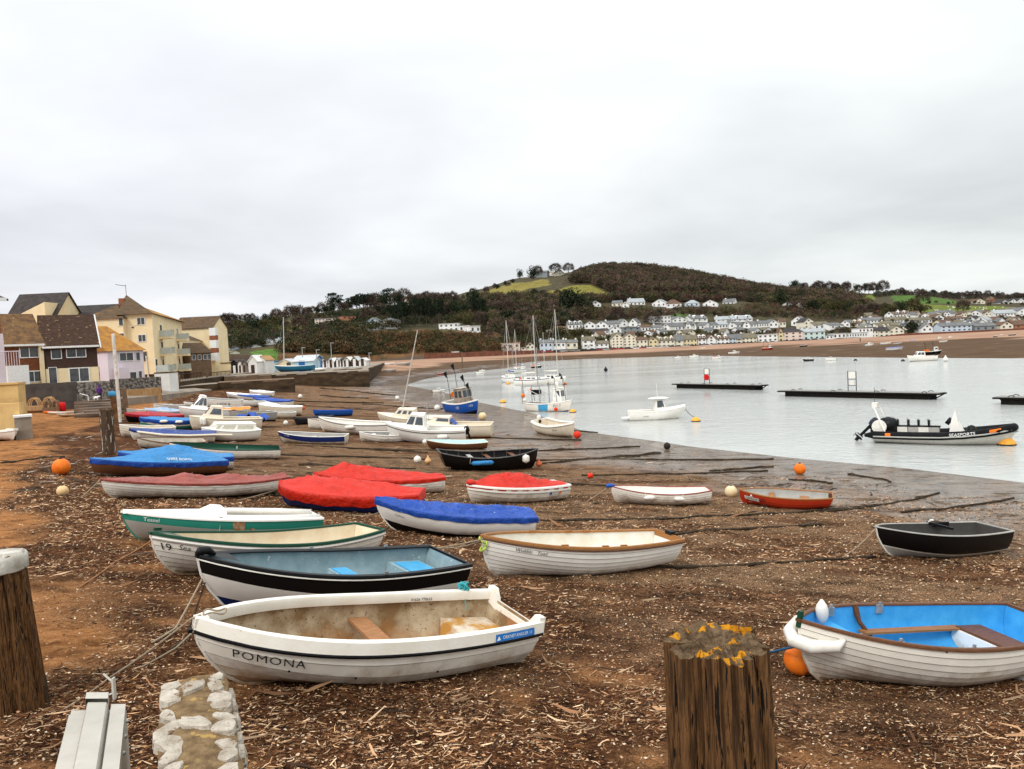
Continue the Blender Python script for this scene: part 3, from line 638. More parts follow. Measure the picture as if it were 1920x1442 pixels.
def cabin(root, H, t0, t1, wf0, wf1, z0, h, m, win=((.2, .45), (.55, .85)), rake_f=.5, rake_b=.1, top=.82, roof=None, sidez=(.42, .86), name='cabin', front=True, wm_=None):
    """tapered superstructure from t0 (front) to t1 (back) with a window strip on each side"""
    x0 = H.L/2-t0*H.L; x1 = H.L/2-t1*H.L; w0 = H.bs(t0)*wf0; w1 = H.bs(t1)*wf1; X0 = x0-rake_f*h; X1 = x1+rake_b*h
    wm_ = wm_ or M_glass
    g = MB(); b = [Vector((x0, w0, z0)), Vector((x0, -w0, z0)), Vector((x1, -w1, z0)), Vector((x1, w1, z0))]; tp = [Vector((X0, w0*top, z0+h)), Vector((X0, -w0*top, z0+h)), Vector((X1, -w1*top, z0+h*.96)), Vector((X1, w1*top, z0+h*.96))]
    g.add(b+tp, [(0, 1, 5, 4), (1, 2, 6, 5), (2, 3, 7, 6), (3, 0, 4, 7), (4, 5, 6, 7), (3, 2, 1, 0)])
    cab = g.obj(name, m, root)
    g = MB(); rr_ = roof or .03
    g.add([p+Vector((rr_ if i < 2 else -rr_, (rr_ if p.y > 0 else -rr_), .001)) for i, p in enumerate(tp)]+[Vector((p.x, p.y*.93, p.z+.05)) for p in tp], [(0, 1, 5, 4), (1, 2, 6, 5), (2, 3, 7, 6), (3, 0, 4, 7), (4, 5, 6, 7), (3, 2, 1, 0)])
    g.obj('cabin_roof', m, root)
    def bil(a, b_, c, d, u, v): return (a*(1-u)+b_*u)*(1-v)+(d*(1-u)+c*u)*v
    for s in (0, 1):
        A, B2, C, D_ = (b[0], b[3], tp[3], tp[0]) if s == 0 else (b[1], b[2], tp[2], tp[1]); nn = Vector((0, .008 if s == 0 else -.008, 0))
        for (u0, u1) in win:
            g = MB(); q = [bil(A, B2, C, D_, u0, sidez[0]), bil(A, B2, C, D_, u1, sidez[0]), bil(A, B2, C, D_, u1, sidez[1]), bil(A, B2, C, D_, u0, sidez[1])]
            g.add([p+nn for p in q]+[p-nn for p in q], [(0, 1, 2, 3), (7, 6, 5, 4), (0, 4, 5, 1), (1, 5, 6, 2), (2, 6, 7, 3), (3, 7, 4, 0)]); g.obj('window', wm_, root)
    if front:
        for (u0, u1) in ((.07, .47), (.53, .93)):
            g = MB(); nn = Vector((.01, 0, .004)); q = [bil(b[0], b[1], tp[1], tp[0], u0, sidez[0]), bil(b[0], b[1], tp[1], tp[0], u1, sidez[0]), bil(b[0], b[1], tp[1], tp[0], u1, sidez[1]), bil(b[0], b[1], tp[1], tp[0], u0, sidez[1])]
            g.add([p+nn for p in q]+[p-nn for p in q], [(0, 1, 2, 3), (7, 6, 5, 4), (0, 4, 5, 1), (1, 5, 6, 2), (2, 6, 7, 3), (3, 7, 4, 0)]); g.obj('windscreen', wm_, root)
    return cab
def deck(root, H, t0, t1, m, z=.0, name='deck', crown=.04, wf=1.0):
    rows = []
    for i in range(15):
        t = t0+(t1-t0)*i/14; p = H.P(t, 1); b = H.bs(t)*wf; rows.append([Vector((p.x, u*b, p.z+z+crown*(1-u*u))) for u in (-1, -.5, 0, .5, 1)])
    g = MB(); g.grid(rows, 0, True)
    r = rows[-1]; g.add(list(r)+[p-Vector((0, 0, .25)) for p in r], [(i, i+1, i+6, i+5) for i in range(4)], 0)
    return g.obj(name, m, root, auto=40)
def outboard(root, x, z, s=1.0, cowl=M_blk, tilt=0, name='outboard_engine', y=0):
    R = Matrix.Rotation(tilt, 3, 'Y'); o = Vector((x, y, z)); g = MB()
    pr = [(.02, -.02), (.13, 0), (.16, .12), (.15, .3), (.10, .37), (.02, .38)]
    base = len(g.v); g.lathe([(r*s, zz2*s) for r, zz2 in pr], 10, (0, 0, .05*s)); g.box((0, 0, -.25*s), (.12*s, .08*s, .6*s), 1); g.box((-.02*s, 0, -.55*s), (.28*s, .05*s, .04*s), 1)
    g.lathe([(.02*s, -.18*s), (.05*s, -.1*s), (.05*s, .1*s), (.02*s, .16*s)], 8, (0, 0, -.66*s), 1, Matrix.Rotation(math.pi/2, 3, 'Y')); g.box((-.0, 0, -.76*s), (.14*s, .02*s, .18*s), 1)
    for k in range(3): g.box((-.2*s, .07*s*math.cos(k*2.09), -.66*s+.07*s*math.sin(k*2.09)), (.02*s, .07*s, .07*s), 1)
    g.box((.12*s, 0, .02*s), (.16*s, .16*s, .2*s), 1)
    g.v = [tuple(R@Vector(p)+o) for p in g.v]
    return g.obj(name, [cowl, M_blk], root, auto=40)
def fender(wp, label, r=.09, L=.42, m=M_fend, horiz=False, d=None, group=None, rope_to=None):
    o = empty('fender', wp, (0, 0, 0), label, 'fender', group)
    R = None
    if horiz: R = (Matrix.Rotation(d or 0, 3, 'Z') @ Matrix.Rotation(math.pi/2, 3, 'Y'))
    g = MB(); g.lathe([(.015, -L/2), (.03, -L/2+.02), (r*.8, -L/2+.07), (r, -L/2+.13), (r, L/2-.13), (r*.8, L/2-.07), (.03, L/2-.02), (.015, L/2)], 12, (0, 0, 0), 0, R); g.obj('fender_body', m, o, smooth=True)
    if rope_to is not None:
        for q in rope_to:
            g = MB(); a = Vector(q[0])-Vector(wp); b = Vector(q[1])-Vector(wp); g.tube([a, (a+b)/2, b], .008, 5); g.obj('cord', M_fend, o)
    return o
def buoy(px, label, r=.25, m=M_orange, z=None, group=None, shape='ball', world=None, cat='buoy', lean=0):
    p = world if world is not None else (hit(*px) if z is None else atz(*px, z)); o = empty('buoy', p, (lean, lean*.7, 0), label, cat, group)
    g = MB()
    if shape == 'ball':
        g.ball((0, 0, r*.88), r, 18); g.obj('float', m, o, smooth=True); g = MB(); g.lathe([(r*.22, 0), (r*.2, r*.14), (r*.08, r*.2)], 10, (0, 0, r*1.8)); g.obj('lug', M_blk if m is not M_fend else M_fend, o, smooth=True)
    elif shape == 'cone':
        g.lathe([(.02, 0), (r*.5, r*.1), (r, r*.8), (r*.9, r*1.2), (r*.3, r*2.0), (r*.12, r*2.5), (.02, r*2.55)], 14); g.obj('float', m, o, smooth=True)
    elif shape == 'dome':
        g.lathe([(r*1.0, -.1), (r*1.03, .05), (r*.98, r*.3), (r*.7, r*.72), (r*.3, r*.92), (.02, r*.95)], 18); g.obj('float', m, o, smooth=True)
        g = MB(); g.lathe([(r*1.06, -.12), (r*1.08, .0), (r*1.04, .07)], 18); g.obj('base_ring', M_blk, o, smooth=True)
        g = MB(); g.tube([(0, 0, r*.9), (0, 0, r*1.15)], .03, 6); g.obj('ring', M_metal, o)
    return o
def rope(pts, r, label, m=M_rope, name='mooring_rope', cat='rope', group=None, sag=0, n=14):
    """world-space rope through pts, sagging between them"""
    P = []; pts = [Vector(p) for p in pts]
    for a, b in zip(pts[:-1], pts[1:]):
        for i in range(n): t = i/n; q = a.lerp(b, t); q.z -= sag*4*t*(1-t)*(b-a).length; P.append(q)
    P.append(pts[-1]); o0 = P[0].copy(); g = MB(); g.tube([p-o0 for p in P], r, 6); o = g.obj(name, m, smooth=True, loc=o0); return tag(o, label, cat, group)
# ================================================================= NEAR BOATS
def W(root, p): bpy.context.view_layer.update(); return root.matrix_world @ Vector(p)
# ---- POMONA
r, H, near = put((365, 1163), (1018, 1172), 7, 'rowing_boat', 'grimy cream dinghy POMONA with a brown plank seat and blue maker sticker', 3.62, 1.42, 0.54, sb=.13, ss=.03, rake=.13, tr=.80, trk=.10, tm=.55, em=.5, es=.5, rb=.04, rs=.06, pb=2.6); L = H.L
make_boat(r, H, near, [(.34, M_cream), (1, M_white)], clink=5, gun=None, inner=M_grime, thw=[(.52, .62, .24, M_ply)], floor=.09)
g = MB(); T = ts(26)
for s in (1, -1): rail(H, T, [(-.075, -.03), (-.085, .055), (-.07, .085), (-.02, .092), (.012, .08), (.03, -.045), (.0, -.05)], g, 0, s)
for s in (1, -1):
    g.add([(-L/2-.02, s*H.bs(1)*1.03, H.zs(1)-.06), (-L/2-.02, s*H.bs(1)*.60, H.zs(1)-.12), (-L/2-.02, s*H.bs(1)*.66, H.zs(1)+.02), (-L/2-.02, s*H.bs(1)*.80, H.zs(1)+.13), (-L/2-.02, s*H.bs(1)*1.0, H.zs(1)+.135),
           (-L/2+.06, s*H.bs(1)*1.03, H.zs(1)-.06), (-L/2+.06, s*H.bs(1)*.60, H.zs(1)-.12), (-L/2+.06, s*H.bs(1)*.66, H.zs(1)+.02), (-L/2+.06, s*H.bs(1)*.80, H.zs(1)+.13), (-L/2+.06, s*H.bs(1)*1.0, H.zs(1)+.135)],
          [(0, 1, 2, 3, 4), (9, 8, 7, 6, 5), (0, 5, 6, 1), (1, 6, 7, 2), (2, 7, 8, 3), (3, 8, 9, 4), (4, 9, 5, 0)])
g.box((-L/2+.02, 0, H.zs(1)-.07), (.07, H.bs(1)*1.3, .07)); g.box((L/2-.06, 0, H.zs(0)+.03), (.13, .1, .09))
g.obj('gunwale', M_rustwhite if False else mat('chalky_white_gelcoat', (.80, .77, .70), .5, (.72, .67, .57), 3, .15, 40, spots=((.35, .2, .06), 12, .70)), r, auto=40)
g = MB()
for s in (1, -1): rail(H, T, [(.018, -.045), (.03, -.04), (.038, -.055), (.03, -.078), (.012, -.08)], g, 0, s)
g.box((L/2+.03, 0, H.zs(0)-.06), (.04, .05, .035)); g.obj('rubbing_strake', M_blk, r, auto=40)
g = MB(); zb = .30; x0, x1 = -L/2+.07, -L/2+.72; b0 = H.P(.96, H.vz(.96, zb)).y-.05; b1 = H.P(.8, H.vz(.8, zb)).y-.05
g.add([(x0, b0, zb), (x0, -b0, zb), (x1, -b1, zb), (x1, b1, zb), (x0, b0*.8, .09), (x0, -b0*.8, .09), (x1+.06, -b1*.7, .09), (x1+.06, b1*.7, .09)], [(0, 3, 2, 1), (3, 7, 6, 2), (0, 4, 7, 3), (1, 2, 6, 5)]); g.obj('stern_seat', M_rustwhite, r)
g = MB(); g.add([(L/2-.85, .24, .36), (L/2-.85, -.24, .36), (L/2-.55, -.07, .37), (L/2-.55, .07, .37), (L/2-.86, .18, .24), (L/2-.86, -.18, .24)], [(0, 3, 2, 1), (0, 1, 5, 4)]); g.obj('bow_seat', M_grime, r)
g = MB(); g.box((-L/2+.065, .12, H.zs(1)-.2), (.02, .3, .2)); g.obj('transom_pad', M_ply, r)
hull_text(H, r, near, 'POMONA', .065, .23, .14, shear=.25, space=1.12, off=.02)
pl = MB()
def fnp(u, w_, o=.047): t = .8+u/L; p = H.P(t, 1, near); return Vector((p.x, near*(abs(p.y)+o-.25*(w_+.04)), p.z-.035+w_))
for k in range(10):
    u0, u1 = .02+k*.06, .02+(k+1)*.06; pl.add([fnp(u0, 0), fnp(u1, 0), fnp(u1, .085), fnp(u0, .085)], [(0, 1, 2, 3)])
stk = pl.obj('maker_sticker', mat('blue_sticker', (.02, .17, .50), .4, (.02, .14, .42)), r)
[wrap_text(q_, .05, lambda u, w_: fnp(u+u0_, w_+.024, .051), 'sticker_lettering', M_inkw, r) for q_, u0_ in (('ORKNEY', .12), ('ANGLER', .325), ('11', .53))]
g = MB(); g.add([fnp(.03, .012, .050), fnp(.09, .018, .05), fnp(.065, .06, .05)], [(0, 1, 2)]); g.obj('sticker_emblem', M_inkw, r)
def fni(u, w_): t = .70+u/L; p = H.P(t, 1, -near); return Vector((p.x, -near*(abs(p.y)-.0845), p.z-.015+w_))
wrap_text('01626 770653', .05, fni, 'phone_number', M_ink, r)
for t, dy in ((.19, .0), (.62, -.18), (.36, -.33)): q = H.P(t, H.vz(t, H.zs(t)-.3+dy*.1), near, .012); g = MB(); g.ball(q, .013, 8); g.obj('drain_hole', M_blk, r)
a = W(r, (L/2-.05, 0, H.zs(0)+.09)); pomona = r
rope([a, a+Vector((-.08, -.05, -.02)), hit(205, 1275)+Vector((0, 0, .02)), hit(120, 1330)], .011, 'thin tan rope from the bow of POMONA down to the sand', sag=.015)
rope([hit(205, 1285)+Vector((0, 0, .02)), hit(330, 1225)+Vector((0, 0, .06)), hit(372, 1208)+Vector((0, 0, .2))], .01, 'slack tan rope lying on the weed below the bow of POMONA', sag=.01)
g = MB(); loop = [a+Vector((.13+.11*math.cos(q), .02+.07*math.sin(q), .02+.015*math.sin(3*q))) for q in np.linspace(0, 9, 26)]
rope(loop, .009, 'coil of thin rope lying on the bow of POMONA', n=1)
b = W(r, (-L/2+.42, -near*(H.bs(.9)-.02), H.zs(.9)+.1)); o = empty('rope_tangle', b, label='knot of cyan rope on the far gunwale of POMONA', cat='rope')
g = MB(); g.tube([Vector((.05*math.cos(q*2.3)+.02*math.sin(q*5), .04*math.sin(q*1.9), .05*math.cos(q*3.1)+.03)) for q in np.linspace(0, 14, 60)], .009, 5); g.obj('knot', M_cyanrope, o, smooth=True)
g = MB(); g.tube([(0, 0, 0), (.01, -.03, -.1), (.02, -.05, -.26)], .007, 5); g.obj('loose_end', M_cyanrope, o)

# ---- black, white and blue dory
r, H, near = put((372, 1038), (885, 1056), 5.5, 'rowing_boat', 'white dory with a broad black top strake, navy bottom and blue-grey inside', 4.1, 1.5, 0.64, sb=.20, ss=.05, rake=.14, tr=.82, trk=.06, tm=.55, eb=1.0, em=.55, es=.55, rb=.05, rs=.05, pb=2.4); L = H.L; dory = r; dory = r
make_boat(r, H, near, [(.36, M_navy), (.74, M_white2), (1, M_black)], clink=0, gun=(M_blk, .10, .02, .03), inner=M_bluegrey, floor=.12,
          tram=(M_fend, [(.018, -.02), (.03, -.018), (.032, -.035), (.018, -.04)]))
g = MB(); g.tube([(L/2-.22, 0, H.zs(.05)+.05), (L/2-.12, 0, H.zs(0)+.08), (L/2-.02, 0, H.zs(0)+.075), (L/2+.03, 0, H.zs(0)+.03)], [.03, .055, .06, .03], 8)
g.add([(L/2-.5, .2, H.zs(.12)+.035), (L/2-.5, -.2, H.zs(.12)+.035), (L/2, 0, H.zs(0)+.05)], [(0, 1, 2)]); g.obj('bow_cap', M_blk, r, smooth=True)
for (t, w0, d0) in ((.55, .32, .44), (.87, .62, .9)):
    z = .47; x = H.L/2-t*H.L; g = MB(); yb = (H.bs(t)-.16) if t > .8 else .2; cyy = 0 if t > .8 else -near*.1
    g.box((x, cyy, z-.09), (w0, yb*2 if t > .8 else .5, .19)); g.obj('seat_box', M_bluegrey, r); g = MB(); g.box((x, cyy, z+.012), (w0*.78, (yb*2 if t > .8 else .5)*.82, .022)); g.obj('seat_cushion', M_skyblue, r)
for t, s in ((.6, near), (.48, -near), (.8, -near)): p = H.P(t, 1, s); g = MB(); g.box((p.x, p.y-s*.04, p.z+.045), (.06, .02, .05)); g.obj('rowlock', M_metal, r)
a = W(r, (L/2-.1, 0, H.zs(0)-.3))
rope([a, hit(330, 1185)+Vector((0, 0, .05)), hit(285, 1205)], .014, 'tan rope running left from the bow of the black-topped dory', sag=.01)
rope([a+Vector((.02, .05, -.05)), hit(350, 1195), hit(300, 1232)], .012, 'second slack rope on the weed under the black-topped dory bow', m=M_darkrope)

# ---- SEA FEVER
r, H, near = put((284, 996), (722, 991), 3, 'rowing_boat', 'long white clinker boat 19 Sea Fever with a dark green gunwale', 4.55, 1.45, 0.50, sb=.24, ss=.12, rake=.10, tr=.62, trk=.1, tm=.5, rb=.06, rs=.1, pb=2.4); L = H.L; seaf = r
make_boat(r, H, near, [(1, M_white)], clink=8, gun=(M_green, .035, .035, .035), inner=M_creamin, floor=.1, thw=[(.45, .6, .2, M_creamin)], tram=(M_white2, [(.02, -.05), (.035, -.03), (.04, -.06), (.02, -.08)]))
g = MB(); g.add([(L/2-.45, .19, H.zs(.1)+.03), (L/2-.45, -.19, H.zs(.1)+.03), (L/2-.02, 0, H.zs(0)+.04)], [(0, 1, 2)]); g.box((L/2-.1, 0, H.zs(0)+.07), (.12, .05, .05)); g.obj('breasthook', M_green, r)
hull_text(H, r, near, '19', .012, .235, .17, off=.02, name='number'); hull_text(H, r, near, 'Sea', .065, .195, .125, shear=.35, off=.02); hull_text(H, r, near, 'Fever', .065+.235/L, .2, .125, shear=.35, off=.02)
a = W(r, (L/2-.02, 0, H.zs(0)-.12)); rope([a, hit(215, 1060)+Vector((0, 0, .05)), hit(150, 1100)], .014, 'orange-brown rope from the bow of Sea Fever to the sand', m=M_ply, sag=.008)

# ---- WOBBLY TOAD
r, H, near = put((905, 1002), (1283, 1010), 3, 'rowing_boat', 'white clinker dinghy Wobbly Toad with a varnished wood gunwale', 3.85, 1.42, 0.64, sb=.16, ss=.05, rake=.07, tr=.66, trk=.12, tm=.5, rb=.02, rs=.13, pb=2.3); L = H.L; toad = r
make_boat(r, H, near, [(1, M_white2)], clink=10, gun=(M_wood, .05, .03, .04), inner=mat('white_inside', (.76, .74, .68), .5, (.7, .64, .52), 3), floor=.12, tram=(M_darkwood, [(.012, -.03), (.03, -.025), (.03, -.05), (.012, -.055)]))
hull_text(H, r, near, 'Wobbly', .11, .16, .095, shear=.35, off=.02); hull_text(H, r, near, 'Toad', .11+.40/L, .17, .095, shear=.35, off=.02)
for t in (.32, .52, .62):
    for s in (1, -1):
        p = H.P(t, 1, s); g = MB(); g.box((p.x, p.y-s*.05, p.z+.03), (.15, .04, .06)); g.obj('rowlock_block', M_wood, r)
g = MB(); g.box((-L/2+.045, 0, H.zs(1)-.03), (.04, H.bs(1)*1.8, .1)); g.obj('transom_knee', M_wood, r)
g = MB(); g.box((-L/2-.0, .0, H.zs(1)+.02), (.1, .2, .16)); g.obj('engine_pad', M_blk, r)
g = MB(); g.add([(-L/2+.2, .03, -.03), (-L/2+1.0, .03, -.03), (-L/2+1.1, .03, .1), (-L/2+.15, .03, .2), (-L/2+.2, -.03, -.03), (-L/2+1.0, -.03, -.03), (-L/2+1.1, -.03, .1), (-L/2+.15, -.03, .2)], [(0, 1, 2, 3), (7, 6, 5, 4), (0, 4, 5, 1), (3, 2, 6, 7), (0, 3, 7, 4)]); g.obj('skeg', M_white, r)
a = W(r, (L/2-.02, 0, H.zs(0)-.05)); o = empty('rope_tangle', a, label='bright yellow-green rope bundled round the bow of Wobbly Toad', cat='rope')
g = MB(); g.tube([Vector((.07*math.cos(q*1.7), .09*math.sin(q*2.3), -.09+.12*math.cos(q*.9+1))) for q in np.linspace(0, 16, 70)], .016, 6); g.obj('knot', M_ropey, o, smooth=True)
st_ = W(dory, (-2.0, -.5, .62))
rope([a, st_+Vector((.1, .1, .03))], .013, 'tan rope from the bow of Wobbly Toad to the black-topped dory', sag=.01); rope([a+Vector((0, .05, -.03)), st_+Vector((.18, .1, .03))], .011, 'second, lower rope between Wobbly Toad and the black-topped dory', sag=.03)

# ---- right-hand boat with blue inside
r, H, near = put((1500, 1158), (2025, 1180), 4, 'rowing_boat', 'white clinker dinghy with bright blue inside and brown gunwale, at the right edge', 3.75, 1.55, 0.64, sb=.15, ss=.06, rake=.09, tr=.68, trk=.08, tm=.52, rb=.03, rs=.1, pb=2.3); L = H.L; blueb = r
make_boat(r, H, near, [(1, M_white)], clink=10, gun=(M_darkwood, .04, .025, .03), inner=M_brightblue, floor=.12, thw=[(.2, .75, .25, M_brightblue)])
for s in (1, -1):
    p = [H.P(t, H.vz(t, .36), s) for t in (.36, .8)]; g = MB(); c = (p[0]+p[1])/2; g.box((c.x, c.y-s*.12, .37), ((p[0]-p[1]).length, .13, .03)); g.obj('side_bench', M_wood, r)
g = MB(); g.box((H.L/2-.84*L, 0, .38), (.5, 1.1, .03)); g.obj('thwart', M_darkwood, r); g = MB(); g.box((H.L/2-.84*L, 0, .2), (.56, 1.14, .32)); g.obj('stern_locker', M_white2, r)
for s in (1, -1):
    g = MB(); g.tube([H.P(.37, 1, s, -.03), H.P(.375, .8, s, -.09), H.P(.40, .62, s, -.12)], [.05, .03, .03], 6); g.obj('knee', M_darkwood, r)
    for t in (.24, .48): p = H.P(t, 1, s); g = MB(); g.box((p.x, p.y-s*.045, p.z-.04), (.12, .03, .12)); g.box((p.x, p.y-s*.05, p.z+.03), (.03, .03, .06)); g.obj('rowlock_block', M_metal, r)
g = MB(); g.box((L/2+.0, 0, H.zs(0)+.02), (.05, .05, .2)); g.obj('stem_post', M_green, r)
a = W(r, (L/2+.05, 0, H.zs(0)-.2)); o = empty('bow_fender', a, label='white sausage fender wrapped round the bow of the blue-lined dinghy', cat='fender')
xa = (W(r, (1, 0, 0))-W(r, (0, 0, 0))).normalized(); ya = (W(r, (0, 1, 0))-W(r, (0, 0, 0))).normalized()
g = MB(); g.tube([xa*x_-ya*-y_+Vector((0, 0, z_)) for x_, y_, z_ in ((-.50, .33*near, .10), (-.36, .32*near, .0), (-.1, .17*near, -.05), (.03, .02, -.03), (-.08, -.17*near, .0), (-.32, -.30*near, .1))], [.015, .07, .085, .085, .08, .05], 12); g.obj('fender_body', M_fend, o, smooth=True)
g = MB(); g.tube([xa*-.5+ya*.33*near+Vector((0, 0, .1)), xa*-.68+ya*.40*near+Vector((0, 0, .18))], .01, 5); g.obj('cord', M_rope, o)
buoy((1499, 1262), 'large orange buoy resting against the bow of the blue-lined dinghy', r=.19)
fender(W(r, H.P(.16, 1, -near)+Vector((0, .12*near, .02))), 'white fender lying inside the bow of the blue-lined dinghy', .08, .32, horiz=False)
rope([a+Vector((0, 0, -.12)), hit(1440, 1238)+Vector((0, 0, .1)), hit(1390, 1262)], .016, 'blue rope from the blue-lined dinghy to the mooring post', m=mat('blue_rope', (.03, .12, .25), .8))

# ---- TEASEL
r, H, near = put((230, 957), (607, 970), 1, 'sailing_dinghy', 'decked grey and teal dinghy Teasel with a white spray hood', 4.55, 1.4, 0.53, sb=.07, ss=.0, rake=.09, tr=.7, trk=.02, tm=.6, eb=.95, em=.6, es=.6, rb=.04, rs=.03, pb=2.0); L = H.L
M_tg = paint('scuffed_grey_hull', (.38, .36, .32), .3, (.28, .15, .06)); 
make_boat(r, H, near, [(.76, M_tg), (1, M_teal)], clink=0, gun=(M_white2, .16, .02, .03), inner=M_white2, floor=.3)
deck(r, H, .0, .44, M_white2, .028)
g = MB(); x = L/2-.40*L; z = H.zs(.4)+.03; g.add([(x+.28, 0, z+.04), (x-.12, .34, z), (x-.12, -.34, z), (x-.12, .26, z+.17), (x-.12, -.26, z+.17), (x-.34, .3, z+.15), (x-.34, -.3, z+.15), (x-.36, .38, z-.02), (x-.36, -.38, z-.02)], [(0, 3, 1), (0, 4, 3), (0, 2, 4), (3, 4, 6, 5), (1, 3, 5, 7), (2, 8, 6, 4), (5, 6, 8, 7)]); g.obj('spray_hood', M_white2, r)
for s in (1, -1):
    g = MB(); g.tube([H.P(t, 1, s, -.2)+Vector((0, 0, .03)) for t in (.46, .6, .8, .99)], .06, 8); g.obj('side_tank', M_white2, r, smooth=True)
for t0, t1, v0, v1 in ((.50, .56, .52, .97), (.585, .61, .6, .8), (.66, .70, .5, .74)):
    g = MB(); g.grid([[H.P(t, v, near, .006) for v in np.linspace(v0, v1, 6)] for t in np.linspace(t0, t1, 5)]); g.obj('repair_patch', mat('repair_filler', (.42, .33, .2), .8, (.3, .12, .04), 12, lo=.4, hi=.6), r)
hull_text(H, r, near, 'Teasel', .085, .12, .115, m=M_inkw, shear=.2)

# ---- GILBIE blue cover
r, H, near = put((705, 933), (1008, 968), 2, 'rowing_boat', 'white boat Gilbie with black bottom under a wrinkled bright blue cover', 3.95, 1.45, 0.60, sb=.24, ss=.02, rake=.13, tr=.75, trk=.05, tm=.55, eb=1.0, em=.6, es=.55, pb=2.3); L = H.L
make_boat(r, H, near, [(.42, M_black), (1, M_white2)], clink=0, gun=None)
cover(r, H, [(0, .02), (.15, .12), (.5, .1), (.62, .15), (.8, .13), (1, .02)], .15, T_blue, wr=.05, seed=3)
hull_text(H, r, near, 'Gilbie', .10, .27, .10, m=M_grey, shear=.3)
rope([W(r, (L/2-.1, 0, .5)), hit(660, 965)], .012, 'thin rope from the bow of Gilbie to the shingle', sag=.02)

# ---- three red-covered boats
r, H, near = put((525, 905), (785, 925), 1, 'rowing_boat', 'navy-hulled boat wholly wrapped in a bright red cover, nearest red one', 4.15, 1.65, 0.60, sb=.10, ss=.10, rake=.06, tr=.55, trk=-.02, tm=.42, eb=.7, pb=3.2); L = H.L
make_boat(r, H, near, [(1, M_navy)], clink=0, gun=None); cover(r, H, [(0, .10), (.12, .26), (.25, .38), (.5, .36), (.75, .30), (.9, .12), (1, .03)], .3, T_red, wr=.03, seed=1, overhang=.05, sk2=([0, .6, .8, 1], [.34, .34, .26, .2]))
r, H, near = put((590, 886), (835, 893), 1, 'rowing_boat', 'white clinker boat under a peaked red cover behind the navy one', 4.35, 1.5, 0.57, sb=.15, ss=.10, rake=.08, tr=.6, trk=-.04, tm=.5); L = H.L
make_boat(r, H, near, [(1, M_white)], clink=9, gun=None); cover(r, H, [(0, .02), (.22, .50), (.3, .44), (.5, .36), (.7, .27), (1, .04)], .14, T_red, wr=.03, seed=5)
hull_text(H, r, near, 'Falcon', .80, .26, .09, m=M_grey)
r, H, near = put((877, 908), (1070, 908), 2, 'rowing_boat', 'small white double-rail dinghy with a humped red cover bunched at the bow', 3.05, 1.35, 0.56, sb=.10, ss=.05, rake=.07, tr=.75, trk=-.02, tm=.5, pb=2.6); L = H.L
make_boat(r, H, near, [(1, M_white)], clink=5, gun=(M_white2, .05, .04, .05), tram=(M_white2, [(.01, -.10), (.035, -.09), (.035, -.13), (.01, -.14)])); cover(r, H, [(0, .12), (.1, .2), (.3, .46), (.55, .46), (.75, .22), (1, .06)], .09, T_red, wr=.03, seed=9, overhang=.0)
g = MB(); g.ball((L/2-.12, 0, H.zs(0)+.09), .15, 10, 0, (1.1, 1, .8)); g.obj('cover_bunch', T_red, r, smooth=True)
for t, c, nm in ((.76, M_blue, 'round_sticker'), (.87, M_orange, 'round_sticker')):
    q = H.P(t, H.vz(t, H.zs(t)-.2), near, .016); g = MB(); g.lathe([(.05, -.004), (.05, .004)], 12, q, 0, Matrix.Rotation(math.pi/2, 3, 'X')); g.obj(nm, c, r)
hull_text(H, r, near, 'JS 3884', .80, .09, .06, m=M_grey, off=.045)
rope([W(r, (L/2-.05, 0, .5)), hit(868, 945)+Vector((0, 0, .02))], .014, 'thick pale rope from the red-covered dinghy bow to the shingle', sag=.03)

# ---- long white boat with faded maroon cover
r, H, near = put((190, 896), (541, 893), 2, 'rowing_boat', 'long white clinker gig under a faded maroon cover with two humps', 6.0, 1.5, 0.51, sb=.10, ss=.14, rake=.07, tr=.45, trk=.0, tm=.45, rb=.02, rs=.2, em=.6); L = H.L
make_boat(r, H, near, [(.3, M_dirty), (1, M_white)], clink=8, gun=None); cover(r, H, [(0, .02), (.3, .05), (.42, .27), (.55, .12), (.66, .24), (.85, .06), (1, .12)], .07, T_brown, wr=.03, seed=12)
g = MB(); g.add([(-L/2+.2, .03, -.03), (-L/2+2.4, .03, -.03), (-L/2+1.1, .03, .1), (-L/2+.1, .03, .3), (-L/2+.2, -.03, -.03), (-L/2+2.4, -.03, -.03), (-L/2+1.1, -.03, .1), (-L/2+.1, -.03, .3)], [(0, 1, 2, 3), (7, 6, 5, 4), (0, 4, 5, 1), (0, 3, 7, 4)]); g.obj('skeg', M_dirty, r)
rope([W(r, (L/2, 0, .62)), hit(150, 935)], .018, 'tan rope from the maroon-covered gig to the sand on the left', sag=.01)
rope([W(r, (-L/2, 0, .25)), hit(445, 940)+Vector((0, 0, .03))], .014, 'pale rope from the stern of the maroon-covered gig', sag=.01)

